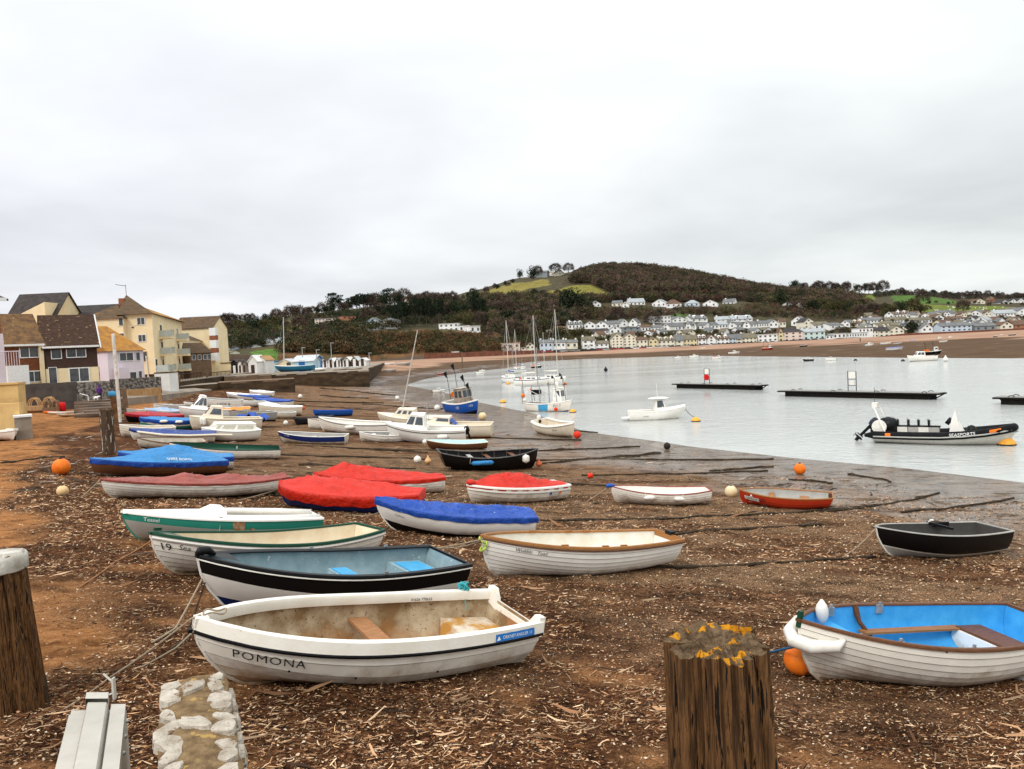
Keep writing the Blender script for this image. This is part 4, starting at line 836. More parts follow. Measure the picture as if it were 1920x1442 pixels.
# ---- varnished boats with blue covers
def sailtext(H, r, near, body, t0, size, hgt, m=M_inkw):
    def fn(u, w_): t = t0+u/H.L; b = H.bs(t); p = H.P(t, 1); uu = .9-w_/max(.2, b)*1.0; return Vector((p.x, near*uu*(b+.03), H.zs(t)+.045+hgt(t)*(1-abs(uu)**1.25)))
    wrap_text(body, size, fn, 'cover_lettering', m, r)
r, H, near = put((170, 858), (428, 862), 1, 'rowing_boat', 'dark varnished clinker boat under a light blue peaked cover lettered in white', 5.2, 1.7, 0.58, sb=.12, ss=.05, rake=.05, tr=.7, trk=-.03, tm=.5, em=.55); L = H.L
make_boat(r, H, near, [(.28, M_dirty), (1, mat('mahogany_planking', (.11, .04, .018), .35, (.17, .07, .03), 5, .2, stretch=(1, 8, 8)))], clink=8, gun=None); TN = T_navy; pk = [(0, .02), (.2, .12), (.55, .56), (.72, .3), (.9, .26), (1, .05)]; cover(r, H, pk, .2, T_sky, wr=.02, seed=21, skm=T_blue)
sailtext(H, r, near, 'SHIRE BOATS', .5, .17, lambda t: float(np.interp(t, [a for a, b in pk], [b for a, b in pk])))
r, H, near = put((223, 846), (438, 855), 1, 'rowing_boat', 'white boat under a light blue cover directly behind the varnished one', 4.9, 1.6, 0.62, sb=.10, ss=.05, rake=.05, tr=.75, trk=-.03, tm=.5); L = H.L
make_boat(r, H, near, [(1, M_white)], clink=7, gun=None); pk2 = [(0, .04), (.2, .16), (.5, .50), (.8, .14), (1, .04)]; cover(r, H, pk2, .22, T_sky, wr=.02, seed=25, skm=T_blue)
sailtext(H, r, near, 'SHIRE BOATS', .5, .16, lambda t: float(np.interp(t, [a for a, b in pk2], [b for a, b in pk2])))
r, H, near = put((318, 828), (526, 842), 5, 'rowing_boat', 'white clinker boat with a dark green inside beyond the blue covers', 4.9, 1.6, 0.57, sb=.20, ss=.02, rake=.08, tr=.68, trk=-.02, tm=.5); L = H.L
make_boat(r, H, near, [(.25, M_dirty), (1, M_white)], clink=8, gun=(M_black, .03, .02, .02), inner=M_green, floor=.42); g = MB(); p = H.P(.6, 1, 1); g.box((p.x, 0, H.zs(.6)), (.05, .05, .12)); g.obj('samson_post', M_fend, r)
# ---- white dinghies
r, H, near = put((1147, 910), (1335, 918), 4, 'rowing_boat', 'slim white clinker tender with two white fenders and a blue bow cap', 3.3, 1.2, 0.48, sb=.14, ss=.10, rake=.07, tr=.5, trk=-.02, tm=.48, rb=.03, rs=.12); L = H.L
make_boat(r, H, near, [(1, M_white)], clink=8, gun=(mat('red_rail', (.28, .05, .03), .5), .03, .02, .02), inner=M_white2)
g = MB(); g.tube([(L/2-.1, 0, H.zs(0)+.03), (L/2+.1, 0, H.zs(0)+.03), (L/2+.2, 0, H.zs(0)+.01)], [.05, .08, .05], 8); g.obj('bow_cap', M_blue, r, smooth=True)
for t, n_ in ((.33, 'nearer the bow'), (.63, 'nearer the stern')):
    q = H.P(t, .82, near, .09); wq = W(r, q); fender(wq, 'white fender on the slim white tender, '+n_, .075, .40, horiz=True, d=-.1 if t < .5 else -.35, rope_to=[(wq+Vector((-.12, 0, 0)), W(r, H.P(t-.03, 1, near))+Vector((0, 0, .03))), (wq+Vector((.12, 0, 0)), W(r, H.P(t+.05, 1, near))+Vector((0, 0, .03)))])
rope([W(r, (L/2+.1, 0, H.zs(0))), hit(1100, 940)], .018, 'tan rope from the blue-capped tender to the beach', sag=.02)
r, H, near = put((1387, 916), (1563, 933), 4, 'rowing_boat', 'red clinker dinghy ORINOCO numbered 31 with a grey inside', 3.15, 1.3, 0.48, sb=.06, ss=.05, rake=.05, tr=.62, trk=.15, tm=.5, rb=.02, rs=.12, em=.5); L = H.L
make_boat(r, H, near, [(1, M_red)], clink=7, seam=False, gun=(M_wood, .04, .025, .03), inner=M_grey, thw=[(.35, .7, .2, M_wood), (.72, .6, .3, M_ply)]); 
def plate(u, w_): t = .05+u/L; return H.P(t, H.vz(t, H.zs(t)-.26+w_), near, .022)
g = MB(); g.grid([[plate(u, w_) for w_ in (0, .13)] for u in np.linspace(0, .52, 8)]); g.obj('name_plate', M_fend, r)
hull_text(H, r, near, 'ORINOCO', .06, .235, .115, off=.03); hull_text(H, r, near, '31', .235, .22, .17, off=.02, name='number'); hull_text(H, r, near, 'JS 22', .09, .36, .06, m=M_inkw, off=.022, name='small_lettering')
g = MB(); p = plate(.26, .19); g.ball(p, .035, 6); g.box(p+Vector((0, near*.0, -.035)), (.1, .01, .02)); g.obj('emblem', M_fend, r)
g = MB(); g.box((-L/2+.1, .2, H.zs(1)+.06), (.12, .1, .16)); g.obj('engine_pad', M_darkwood, r)
r, H, near = put((1643, 985), (1902, 993), 1, 'rowing_boat', 'black-sided dinghy with white rail lying alone near the right edge', 3.4, 1.45, 0.65, sb=.14, ss=.03, rake=.13, tr=.75, trk=.04, tm=.52, eb=1.0, pb=2.4); L = H.L
make_boat(r, H, near, [(.40, M_grey), (.44, M_white2), (1, M_black)], clink=0, gun=(M_grey, .03, .02, .02), inner=mat('dark_inside', (.07, .065, .06), .7))
g = MB(); p = H.P(.62, 1, -near); g.box((p.x, p.y*.5, p.z+.02), (.05, .8, .06)); g.obj('thwart', M_blk, r); g = MB(); g.box((p.x-.3, p.y*.8, p.z), (.5, .05, .12)); g.obj('side_locker', M_blk, r)
g = MB(); g.tube([(p.x, p.y, p.z), (p.x, p.y*.9, p.z+.1), (p.x-.08, p.y*.9, p.z+.1)], .03, 6); g.obj('rowlock', M_fend, r)
rope([W(r, (L/2-.03, 0, H.zs(0))), hit(1580, 1045)], .013, 'tan painter from the lone black dinghy down to its ground chain', sag=.05)

# ---- black workboat
r, H, near = put((1008, 840), (826, 848), 3, 'work_boat', 'big open black boat with ribs and thwarts, blue fender on its side', 6.2, 2.0, 0.73, sb=.30, ss=.22, rake=.05, tr=.6, trk=.35, tm=.5, rb=.05, rs=.2, em=.6); L = H.L
make_boat(r, H, near, [(1, M_black)], clink=0, gun=(mat('worn_black_rail', (.06, .055, .05), .6, (.14, .13, .12), 8), .06, .03, .03), inner=M_black, ribs=7, thw=[(.25, .85, .25, M_darkwood), (.5, .8, .22, M_darkwood), (.68, .8, .22, M_grey)])
q = W(r, H.P(.62, .82, near, .12)); fender(q, 'blue sausage fender lying along the side of the black boat', .11, 1.1, T_sky, True, 0, rope_to=[(q+Vector((-.6, 0, 0)), W(r, H.P(.72, 1, near)))])
q = W(r, H.P(.16, .78, near, .14)); fender(q, 'white teardrop fender hanging near the black boat bow', .18, .45, rope_to=[(q+Vector((0, 0, .2)), W(r, H.P(.16, 1, near)))])
buoy(None, 'dull orange teardrop buoy under the bow of the black boat', r=.17, world=W(r, (L/2+.12, 0, .1)), shape='cone', m=mat('faded_orange', (.55, .13, .05), .5))
# ================================================================= MID BEACH BOATS
def simple(bow, stern, heel, label, L, B, D, bands, clink=0, gun=None, inner=M_creamin, cov=None, name='rowing_boat', thw=(), zw=None, hull={}, floor=.12, group=None, **k):
    h = dict(sb=.15, ss=.06, rake=.07, tr=.7, trk=.03, tm=.5); h.update(hull)
    r, H, near = put(bow, stern, heel, name, label, L, B, D, zw=zw, group=group, cat=k.pop('cat', 'boat'), sink=k.pop('sink', .02), yw=k.pop('yw', None), dth=k.pop('dth', 0), Lx=k.pop('Lx', None), **h)
    make_boat(r, H, near, bands, clink=clink, gun=gun, inner=inner, thw=thw, floor=floor, keel=zw is None, **k)
    if cov: cover(r, H, *cov[:3], **(cov[3] if len(cov) > 3 else {}))
    return r, H, near
GW = (M_white2, .05, .03, .03)
r, H, near = simple((522, 808), (646, 817), 3, 'white dinghy with a navy top band and mud-stained bottom, on open shingle', 3.8, 1.5, .62, [(.62, M_dirty), (1, M_navy)], gun=(M_white2, .05, .02, .02), inner=M_grey, thw=[(.5, .7, .25, M_grey)]); hull_text(H, r, near, 'FY 1380', .12, .14, .1, m=M_inkw)
r, H, near = simple((674, 809), (770, 813), 6, 'stubby grimy white tender with a cluttered inside', 3.0, 1.35, .60, [(.5, M_dirty), (1, M_white)], 4, GW, M_grey, thw=[(.3, .8, .25, M_white2), (.65, .75, .25, M_white2)])
r, H, near = simple((598, 781), (725, 795), 4, 'long white open boat with a dark rubbing line and a round fender', 5.4, 1.8, .85, [(.25, M_dirty), (1, M_white)], 6, (M_white2, .12, .02, .04), M_white2, tram=(M_blk, [(.01, -.06), (.025, -.06), (.025, -.09), (.01, -.09)]), hull=dict(sb=.32))
q = W(r, H.P(.5, .85, near, .12)); fender(q, 'oval fender against the side of the long white open boat', .14, .75, horiz=True)
r, H, near = simple((578, 783), (640, 786), 3, 'white clinker boat half hidden behind the long white open boat', 4.2, 1.5, .8, [(.3, M_dirty), (1, M_white)], 7, (M_darkwood, .04, .03, .03), M_white2)
r, H, near = simple((552, 784), (625, 780), 0, 'dark grey inflatable behind the two white open boats', 3.6, 1.7, .42, [(1, mat('dark_grey_rubber', (.035, .035, .04), .6))], gun=(mat('dark_grey_rubber', (.035, .035, .04), .6), .3, .1, .14), inner=M_grey, name='inflatable_dinghy')
r, H, near = simple((587, 768), (662, 768), 0, 'small royal blue flat dinghy with a dark bottom', 4.2, 1.5, .55, [(.4, M_black), (1, M_blue)], gun=(M_blue, .05, .03, .03), inner=M_blue, hull=dict(sb=.08))
# cabin cruiser
r, H, near = simple((724, 792), (872, 806), 4, 'big pale white cabin cruiser with a three-pane wheelhouse and oval fender', 6.4, 2.2, 1.0, [(.30, M_navy), (1, M_white2)], gun=(M_white2, .1, .03, .05), inner=M_white2, name='cabin_cruiser', floor=.4, hull=dict(sb=.35, rake=.13, em=.5, tr=.85), tram=(M_blk, [(.01, -.12), (.03, -.12), (.03, -.16), (.01, -.16)]))
deck(r, H, 0, .52, M_white2, .03, crown=.08); cabin(r, H, .22, .50, .55, .75, H.zs(.35)-.02, .95, M_white2, rake_f=.55, win=((.06, .40), (.5, .92)), sidez=(.32, .88))
outboard(r, -H.L/2-.15, .75, 1.1, M_blk, .35)
q = W(r, H.P(.72, .75, near, .14)); fender(q, 'big oval white fender hanging by the cabin cruiser stern', .17, .75, horiz=True)
r, H, near = simple((708, 773), (822, 784), 5, 'cream sloop with a tall bare leaning mast behind the cabin cruiser', 6.0, 2.1, .9, [(.3, M_black), (1, M_cream)], gun=(M_cream, .1, .03, .04), inner=M_cream, name='sailing_boat', floor=.4, hull=dict(sb=.3, rake=.14)); deck(r, H, 0, .9, M_cream, .03); cabin(r, H, .24, .62, .55, .7, H.zs(.35)+.02, .62, M_cream, rake_f=.9, win=((.12, .3), (.4, .6), (.7, .9)))
zt = H.zs(.35)
mp_ = MB(); mp_.tube([(H.L*.10, 0, zt+.5), (H.L*.10-1.35, .02, zt+7.2)], [.06, .035], 8); mast0 = mp_.obj('mast', mat('silver_mast', (.55, .52, .46), .4), r)
# lean of the mast follows the beach-heeled hull: tilt it aft as in the photo
mast0.rotation_euler = (0, 0, 0)
r, H, near = simple((776, 789), (920, 797), 3, 'long cream sailing boat with a low cuddy and a blue cloth on it', 6.6, 2.2, 1.0, [(.3, M_black), (.42, mat('rusty_waterline', (.45, .2, .05), .6, (.6, .4, .2), 3)), (1, M_cream)], gun=(M_cream, .08, .03, .04), inner=M_cream, name='sailing_boat', floor=.5, hull=dict(sb=.15, rake=.1, tr=.8)); deck(r, H, 0, .5, M_cream, .03); cabin(r, H, .18, .48, .5, .7, H.zs(.3)+.02, .5, M_cream, rake_f=1.0, win=((.3, .95),))
g = MB(); x = H.L/2-.5*H.L; g.grid([[Vector((x+.3-.2*i, (j-2)*.3, H.zs(.5)+.55-.18*i-.03*abs(j-2))) for j in range(5)] for i in range(4)]); g.obj('cloth', T_blue, r)
for s in (1, -1):
    g = MB(); g.tube([(H.L*.32, s*.3, H.zs(.15)), (H.L*.33, s*.1, H.zs(.15)+1.6)], .02, 5); g.obj('stanchion', M_metal, r)
r, H, near = simple((800, 824), (915, 828), 3, 'low tender with a pale turquoise cover in front of the cruiser', 4.4, 1.5, .45, [(1, M_darkwood)], gun=(M_cream, .05, .03, .03), cov=([(0, .02), (.3, .14), (.5, .1), (.8, .08), (1, .02)], .02, mat('pale_turquoise_cloth', (.42, .60, .60), .5, (.3, .5, .5), 3), dict(overhang=-.06)))
r, H, near = simple((1075, 792), (996, 789), 5, 'beamy white open boat at the water edge with an outboard at its stern', 4.6, 1.8, .85, [(.25, M_dirty), (1, M_cream)], gun=(M_white2, .1, .04, .08), inner=M_cream, hull=dict(sb=.3, ss=.2, tr=.8), tram=(M_white2, [(.02, -.02), (.07, -.01), (.09, -.05), (.05, -.09), (.01, -.08)])); outboard(r, -H.L/2-.1, .95, 1.1, M_fend, .3); hull_text(H, r, near, 'TH 41', .35, .4, .2, toward=-1)
buoy(None, 'red ball buoy at the bow of the beamy white boat', r=.28, m=mat('red_buoy', (.7, .04, .015), .4), world=W(r, (H.L/2+.3, 0, .05)))
# left cluster
r, H, near = simple((243, 803), (404, 812), 4, 'white clinker boat under a dark blue cover with a white spar along it', 6.0, 1.7, .62, [(.2, M_dirty), (1, M_white)], 7, None, cov=([(0, .03), (.4, .2), (.6, .12), (1, .06)], .16, T_navy, dict(seed=31))); g = MB(); g.tube([H.P(t, 1, near, .12)+Vector((0, 0, -.05)) for t in (.1, .4, .7, 1)]+[H.P(1, 1, near, .12)+Vector((-1.0, 0, -.05))], .07, 7); g.obj('spar', M_cream, r)
r, H, near = simple((258, 820), (390, 827), 9, 'scruffy cream open boat with a brown rail lying in front of the navy cover', 4.6, 1.5, .5, [(.3, M_darkwood), (1, M_dirty)], 0, (M_darkwood, .04, .03, .03), M_dirty)
r, H, near = simple((224, 795), (330, 800), 3, 'cream wooden boat nearest the old post', 4.4, 1.6, .7, [(.3, M_dirty), (1, M_cream)], 5, GW, M_cream)
r, H, near = simple((378, 801), (490, 805), 6, 'white launch with two long cream windows in its side', 5.0, 1.8, .72, [(.25, M_dirty), (1, M_white2)], gun=(M_white2, .06, .03, .04), inner=M_white2, name='launch'); deck(r, H, 0, 1, M_white2, .02)
cabin(r, H, .12, .92, .8, .85, H.zs(.5)-.0, .45, M_white2, rake_f=.9, win=((.08, .16), (.22, .5), (.56, .93)), sidez=(.2, .8), wm_=mat('cream_blind', (.55, .52, .42), .3))
cv = [hit(470, 800)]; o = empty('tarpaulin_heap', Vector((cv[0].x, cv[0].y, cv[0].z)), label='crumpled blue tarpaulin behind the launch with long windows', cat='tarpaulin'); g = MB(); g.grid([[Vector(((i-6)*.22, (j-3)*.3, .45+.5*noise.noise(Vector((i*.5, j*.6, 2)))+.45*math.cos((i-6)*.22))) for j in range(7)] for i in range(13)]); g.obj('cloth', T_blue, o, smooth=True)
r, H, near = simple((262, 782), (377, 786), 3, 'turquoise-striped boat under a bright blue cover with two white fenders', 5.4, 1.7, .72, [(.35, M_dirty), (.62, M_teal), (1, M_white)], cov=([(0, .05), (.3, .2), (.7, .16), (1, .05)], .3, T_sky, dict(seed=33, skm=T_blue)))
for t in (.35, .6): q = W(r, H.P(t, .95, near, .12)); fender(q, 'white fender on the blue cover, %s the bow' % ('nearer' if t < .5 else 'farther from'), .1, .6, horiz=True)
r, H, near = simple((235, 774), (345, 777), 3, 'dark-hulled boat under a crimson cover behind the turquoise-striped one', 5.2, 1.7, .6, [(1, M_black)], cov=([(0, .08), (.4, .3), (.7, .2), (1, .04)], .22, tarp('crimson_tarpaulin', (.42, .02, .03)), dict(seed=35)))
r, H, near = simple((270, 766), (345, 769), 3, 'boat under a light blue and cream sheet behind the crimson cover', 4.6, 1.7, .7, [(1, M_cream)], cov=([(0, .08), (.5, .3), (1, .06)], .22, mat('pale_blue_sheet', (.20, .36, .62), .5, (.6, .52, .4), 1.4), dict(seed=36)))
r, H, near = simple((238, 765), (310, 767), 2, 'low white hull beyond the crimson cover, next to the white pole', 4.6, 1.7, .7, [(1, M_white)], 0, GW, M_grey)
r, H, near = simple((355, 779), (492, 784), 2, 'cream day cruiser with a small two-window cuddy and hanging fenders', 6.0, 2.0, .95, [(.3, M_dirty), (1, M_cream)], 0, (M_cream, .08, .04, .05), M_cream, name='cabin_cruiser', floor=.4); deck(r, H, 0, .45, M_cream, .02); cabin(r, H, .16, .45, .6, .75, H.zs(.3), .85, M_cream, rake_f=.8, win=((.25, .9),), sidez=(.35, .85))
for k in (0, 1): q = W(r, H.P(.15+k*.035, .8, near, .15)); fender(q, 'cream fender on the day cruiser bow, %s one' % ('left' if k == 0 else 'right'), .13, .6)
r, H, near = simple((425, 769), (520, 772), 2, 'grey workboat carrying an orange sheet', 5.6, 1.9, .8, [(.4, M_black), (1, M_grey)], 0, (M_grey, .06, .04, .04), M_grey)
b = W(r, (H.L*.28, 0, H.zs(.3)-.1)); o = empty('tarpaulin_heap', b, label='bright orange sheet folded over the grey workboat', cat='tarpaulin'); g = MB(); g.grid([[Vector(((i-4)*.3, (j-2)*.35, .35+.15*math.cos((j-2)*.9)+.06*math.sin(i*2+j))) for j in range(5)] for i in range(9)]); g.obj('cloth', T_orange, o)
r, H, near = simple((335, 762), (440, 767), 2, 'white motor cruiser with a raked three-window wheelhouse, far left group', 6.6, 2.2, 1.0, [(.2, M_dirty), (1, M_white2)], 0, (M_white2, .08, .04, .05), M_white2, name='cabin_cruiser', floor=.4, hull=dict(rake=.14)); deck(r, H, 0, .5, M_white2, .02); cabin(r, H, .2, .5, .6, .8, H.zs(.3), 1.1, M_white2, rake_f=.7, win=((.05, .28), (.34, .6), (.7, .95)), sidez=(.3, .85))
MORE = [((375, 744), (452, 750), 'white hull lettered LADY B in front of the old quay', 5.6, .95, M_white, GW, None), ((425, 735), (480, 741), 'white sailing dinghy hull upside, left of the striped covers', 4.6, .6, M_white2, None, ([(0, .02), (.5, .15), (1, .02)], .05, M_white2)),
 ((445, 739), (505, 743), 'white boat with a mid blue cover close under the old quay', 4.8, .6, M_white, None, ([(0, .02), (.5, .2), (1, .05)], .12, T_blue)), ((468, 731), (510, 735), 'white dinghy with a plain white cover, farthest of the left group', 4.4, .6, M_white2, None, ([(0, .04), (.5, .25), (1, .05)], .1, M_white2)),
 ((475, 745), (542, 751), 'white boat with a sagging blue cover, right of LADY B', 5.0, .7, M_white, None, ([(0, .03), (.5, .25), (1, .05)], .15, T_blue)), ((452, 749), (500, 752), 'low bare white hull lying just below LADY B', 4.4, .6, M_white2, GW, None),
 ((485, 757), (566, 762), 'white boat with a bleached canvas hood and stained side', 5.6, .85, M_cream, None, ([(0, .1), (.2, .35), (.5, .15), (1, .05)], .08, M_white2)), ((500, 769), (556, 772), 'small cream dinghy at the right end of the left group', 4.0, .6, M_cream, GW, None),
 ((410, 759), (470, 763), 'white tender with clutter in it, behind the orange sheet', 4.4, .6, M_white, GW, None), ((292, 756), (345, 759), 'pale upturned-looking skiff near the slipway', 4.6, .5, M_white2, None, ([(0, .02), (.5, .15), (1, .02)], .05, T_grey)), ((345, 753), (400, 757), 'thin white skiff between the slipway and the white cruiser', 4.6, .4, M_white2, GW, None)]
for bw, stn, lab, L_, D_, hm, gn, cv in MORE:
    r, H, near = simple(bw, stn, 2, lab, L_, 1.7, D_, [(.2, M_dirty), (1, hm)], 0, gn, M_grey if gn else M_creamin, cov=cv)
    if 'LADY' in lab: hull_text(H, r, near, 'LADY B', .45, .5, .38)
# ---------------- floating boats
def fishing(bow, stern, label, L, B, D, bands, heel=0, zw=0.0, house=(.16, .36), reg=None, fwd=True, **hull):
    r, H, near = simple(bow, stern, heel, label, L, B, D, bands, gun=(M_white2 if not hull.get('dk') else M_blk, .08, .06, .06), inner=M_grey, name='fishing_boat', zw=zw, floor=.5, hull=dict(sb=.5, ss=.1, rake=.1, tr=.85, em=.5), sink=.18 if zw is not None else .1, cat='fishing boat', yw=hull.get('yw'), dth=hull.get('dth', 0), Lx=hull.get('Lx'))
    deck(r, H, 0, house[0], M_grey, .02); cabin(r, H, house[0], house[1], .6, .65, H.zs(.3)-.2, 1.75, M_white2, rake_f=.12, win=((.15, .8),), sidez=(.5, .85), top=.9, roof=.1)
    return r, H, near
r, H, near = fishing((1067, 757), (995, 762), 'white and turquoise fishing boat afloat with an orange-flagged gantry', 7.4, 2.6, 1.25, [(.25, M_navy), (1, M_white)], house=(.17, .36), yw=771, dth=-35, Lx=5.6)
g = MB(); g.grid([[H.P(t, v, near, .015) for v in (.45, .65, .85, .98)] for t in np.linspace(.42, .64, 8)]); g.obj('painted_panel', M_skyblue, r); hull_text(H, r, near, 'E 1578', .17, .38, .28, toward=-1 if near < 0 and False else 1)
zt = H.zs(.6)
g = MB(); yb = H.bs(.7)*.9
for x in (-.6, -2.9): g.tube([(x, yb, zt), (x, yb, zt+1.9), (x, -yb, zt+1.9), (x, -yb, zt)], .05, 6)
for s in (1, -1): g.tube([(-.6, s*yb, zt+1.9), (-2.9, s*yb, zt+1.9)], .05, 6); g.tube([(-.6, s*yb, zt+.9), (-2.9, s*yb, zt+1.9)], .035, 6)
g.obj('gantry', M_metal, r)
g = MB(); g.tube([(-1.4, 0, zt+1.9), (-1.4, 0, zt+6.0)], .05, 6); g.obj('mast', M_metal, r); g = MB(); g.box((-1.8, .2, zt+1.2), (.9, .6, .5)); g.obj('net_drum', M_blk, r, smooth=False)
for x, y_, hh, c in ((-3.3, 0, 2.6, M_orange), (-2.2, .4, 1.3, M_orange), (1.6, .5, 2.9, M_blk), (1.3, -.5, 2.7, M_blk), (2.1, 0, 2.6, M_blk)):
    g = MB(); g.tube([(x, y_, zt+.2), (x-.2, y_, zt+hh)], .025, 5); g.obj('pole', M_blk, r); g = MB(); g.add([(x-.2, y_, zt+hh), (x-.5, y_, zt+hh+.35), (x-.65, y_+.05, zt+hh-.05)], [(0, 1, 2), (2, 1, 0)]); g.obj('flag', c, r)
g = MB(); g.lathe([(.05, 0), (.2, .1), (.2, .5), (.05, .6)], 10, (1.0, 0, zt+1.7)); g.obj('radome', M_white2, r, smooth=True)
for x, c in ((-2.8, M_orange), (-2.6, M_fend)): g = MB(); g.ball((x, near*yb, zt+(.9 if c == M_orange else .4)), .22, 10); g.obj('float', c, r, smooth=True)
buoy(None, 'small red float at the waterline of the turquoise-panelled fishing boat', r=.2, world=W(r, (1.6, near*1.2, .3)), m=mat('red_buoy', (.7, .04, .015), .4))
# blue boat aground, seen from its quarter
r, H, near = put((893, 762), (849, 745), 7, 'fishing_boat', 'blue fishing boat DH 55 leaning on the mud with tattered black flags', 6.4, 2.4, 1.45, sb=.4, ss=.1, rake=.1, tr=.85, em=.5, near=-1, cat='fishing boat', zw=.15, yw=776, dth=-55, Lx=5.4)
make_boat(r, H, near, [(.38, M_black), (1, M_blue)], clink=0, gun=(M_white2, .08, .05, .1), inner=M_grey, floor=.6); deck(r, H, 0, .2, M_white2, .02)
cabin(r, H, .30, .58, .7, .8, H.zs(.3)-.2, 1.75, mat('varnish_wheelhouse', (.24, .17, .12), .5, (.5, .46, .4), 1), rake_f=.05, win=((.1, .45), (.55, .9)), sidez=(.45, .85), top=.95, roof=.1)
hull_text(H, r, near, '155', .5, .52, .4, m=M_inkw, toward=-1, bold=.01); hull_text(H, r, near, '155', .16, .5, .32, m=M_inkw, toward=-1, bold=.01)
for x, y_, hh in ((-2.9, .5, 3.3), (-1.0, .3, 4.2), (.6, .2, 3.0), (1.6, 0, 2.2)):
    g = MB(); g.tube([(x, y_, 1.2), (x-.1, y_, 1.2+hh)], .03, 5); g.obj('pole', M_blk, r); g = MB(); g.add([(x-.1, y_, 1.2+hh), (x-.15, y_-.4, 1.2+hh-.2), (x-.1, y_-.05, 1.2+hh-.8)], [(0, 1, 2), (2, 1, 0)]); g.obj('flag', M_blk, r)
g = MB(); g.tube([(-2.6, .9, 1.4), (-2.6, .9, 2.6), (-2.6, -.9, 2.6), (-2.6, -.9, 1.4)], .05, 6); g.obj('gallows', M_metal, r)
g = MB(); g.lathe([(.16, -.05), (.3, -.05), (.3, .05), (.16, .05)], 14, (-2.8, .8, 1.9), 0, Matrix.Rotation(math.pi/2, 3, 'Y')); g.obj('lifebuoy', M_orange, r)
# pilot-house motor boat
r, H, near = put((1285, 768), (1180, 774), 0, 'motor_boat', 'white pilothouse motor boat moored alone mid-water', 5.9, 2.2, 1.05, sb=.35, ss=.02, rake=.15, tr=.88, trk=.0, em=.45, eb=.9, zw=0.0, yw=786, dth=8, sink=.15, cat='motor boat')
make_boat(r, H, near, [(.16, M_black), (1, M_white2)], clink=0, gun=(M_white2, .1, .03, .06), inner=M_white2, floor=.5, keel=False); deck(r, H, 0, .5, M_white2, .05, crown=.14)
cabin(r, H, .34, .55, .62, .7, H.zs(.45)+.0, .98, M_white2, rake_f=.35, win=((.1, .82),), sidez=(.3, .92), top=.92, roof=.18)
g = MB(); g.lathe([(.3, 0), (.9, .04), (.95, .1), (.6, .17), (.05, .2)], 16, (H.L/2-.47*H.L, 0, H.zs(.45)+.98)); g.v = [(x if True else 0, y*.95, z) for x, y, z in g.v]; g.obj('hardtop', M_white2, r, smooth=True)
for s in (1, -1): g = MB(); g.tube([H.P(.02, 1, s)+Vector((0, 0, .3))]+[H.P(t, 1, s, -.08)+Vector((0, 0, .32)) for t in (.08, .15, .22, .3)], .018, 5); g.obj('bow_rail', M_metal, r)
g = MB(); g.tube([(.1, 0, H.zs(.4)+1.1), (.0, 0, H.zs(.4)+2.4)], .012, 5); g.obj('aerial', M_fend, r); hull_text(H, r, near, 'JAZ 501', .75, .45, .14, toward=-1)
g = MB(); g.lathe([(.1, -.1), (.45, -.05), (.48, .05), (.1, .1)], 14, (-H.L/2-.2, 0, .35)); g.obj('bathing_platform', M_white2, r); a = W(r, (H.L/2, 0, .9))
b = atz(1305, 790, 0); rope([a, b+Vector((0, 0, .3))], .025, 'mooring line of the pilothouse motor boat', M_darkrope, sag=.04); buoy(None, 'yellow and black mooring buoy off the pilothouse boat bow', r=.38, m=M_yel, world=b, shape='dome')
# RIB
r, H, near = put((1884, 806), (1652, 824), 0, 'rigid_inflatable_boat', 'long black inflatable passenger boat with a row of jockey seats', 8.6, 2.5, .62, sb=.62, ss=.0, rake=.07, tr=.95, trk=0, em=.45, tm=.45, pb=2.6, zw=0.0, yw=831, dth=-6, sink=.05, cat='inflatable boat', gh=.1)
make_boat(r, H, near, [(1, mat('cream_grp', (.62, .60, .54), .4))], clink=0, inner=M_grey, floor=.4, keel=False); L = H.L; M_tube = mat('black_rubber_tube', (.006, .006, .007), .5, (.012, .012, .012), 3, spec=.05)
for s in (1, -1):
    g = MB(); g.tube([H.P(t, 1, s, -.05)+Vector((-.12 if t == 0 else 0, 0, .02)) for t in (0, .02, .06, .12, .2, .35, .5, .7, .9, .99)]+[H.P(1, 1, s, -.05)+Vector((-.45, 0, 0))], [.24]*10+[.10], 14); g.obj('inflatable_tube', M_tube, r, smooth=True)
    g = MB(); g.tube([H.P(t, 1, s, .19)+Vector((0, 0, -.04)) for t in (.03, .08, .2, .35, .5, .7, .9, .99)], .045, 6); g.obj('rubbing_strip', M_grey, r, smooth=True)
def rb(u, w_, t0): t = t0-u/L; p = H.P(t, 1, near, .0); a_ = .35-w_/.24; return Vector((p.x, p.y+near*(-.05+.25*math.cos(a_*.0+(w_-.02)/.24)), p.z+.02+.25*math.sin((w_-.02)/.24)))
wrap_text('SEASPORTS', .26, lambda u, w_: rb(u, w_, .44 if near < 0 else .5), 'name_lettering', M_inkw, r, bold=.012)
for t, m_ in ((.90, M_yel), (.17, M_yel)):
    g = MB(); g.grid([[rb(u, w_, t) for w_ in (0, .1, .18)] for u in np.linspace(0, .3 if t > .5 else .55, 5)]); g.obj('orange_patch', M_orange, r)
for i, t in enumerate((.56, .635, .71, .79)):
    x = L/2-t*L; o = MB(); o.box((x, 0, .78), (.55, .42, .45)); o.obj('jockey_seat', M_fend if i % 2 else M_grey, r); o = MB(); o.box((x+.03, 0, 1.04), (.6, .36, .1)); o.box((x-.27, 0, 1.22), (.10, .38, .42)); o.obj('seat_pad', M_blk, r); o = MB(); o.tube([(x-.3, .15, 1.0), (x-.33, .15, 1.5), (x-.33, -.15, 1.5), (x-.3, -.15, 1.0)], .03, 6); o.obj('grab_handle', M_metal, r)
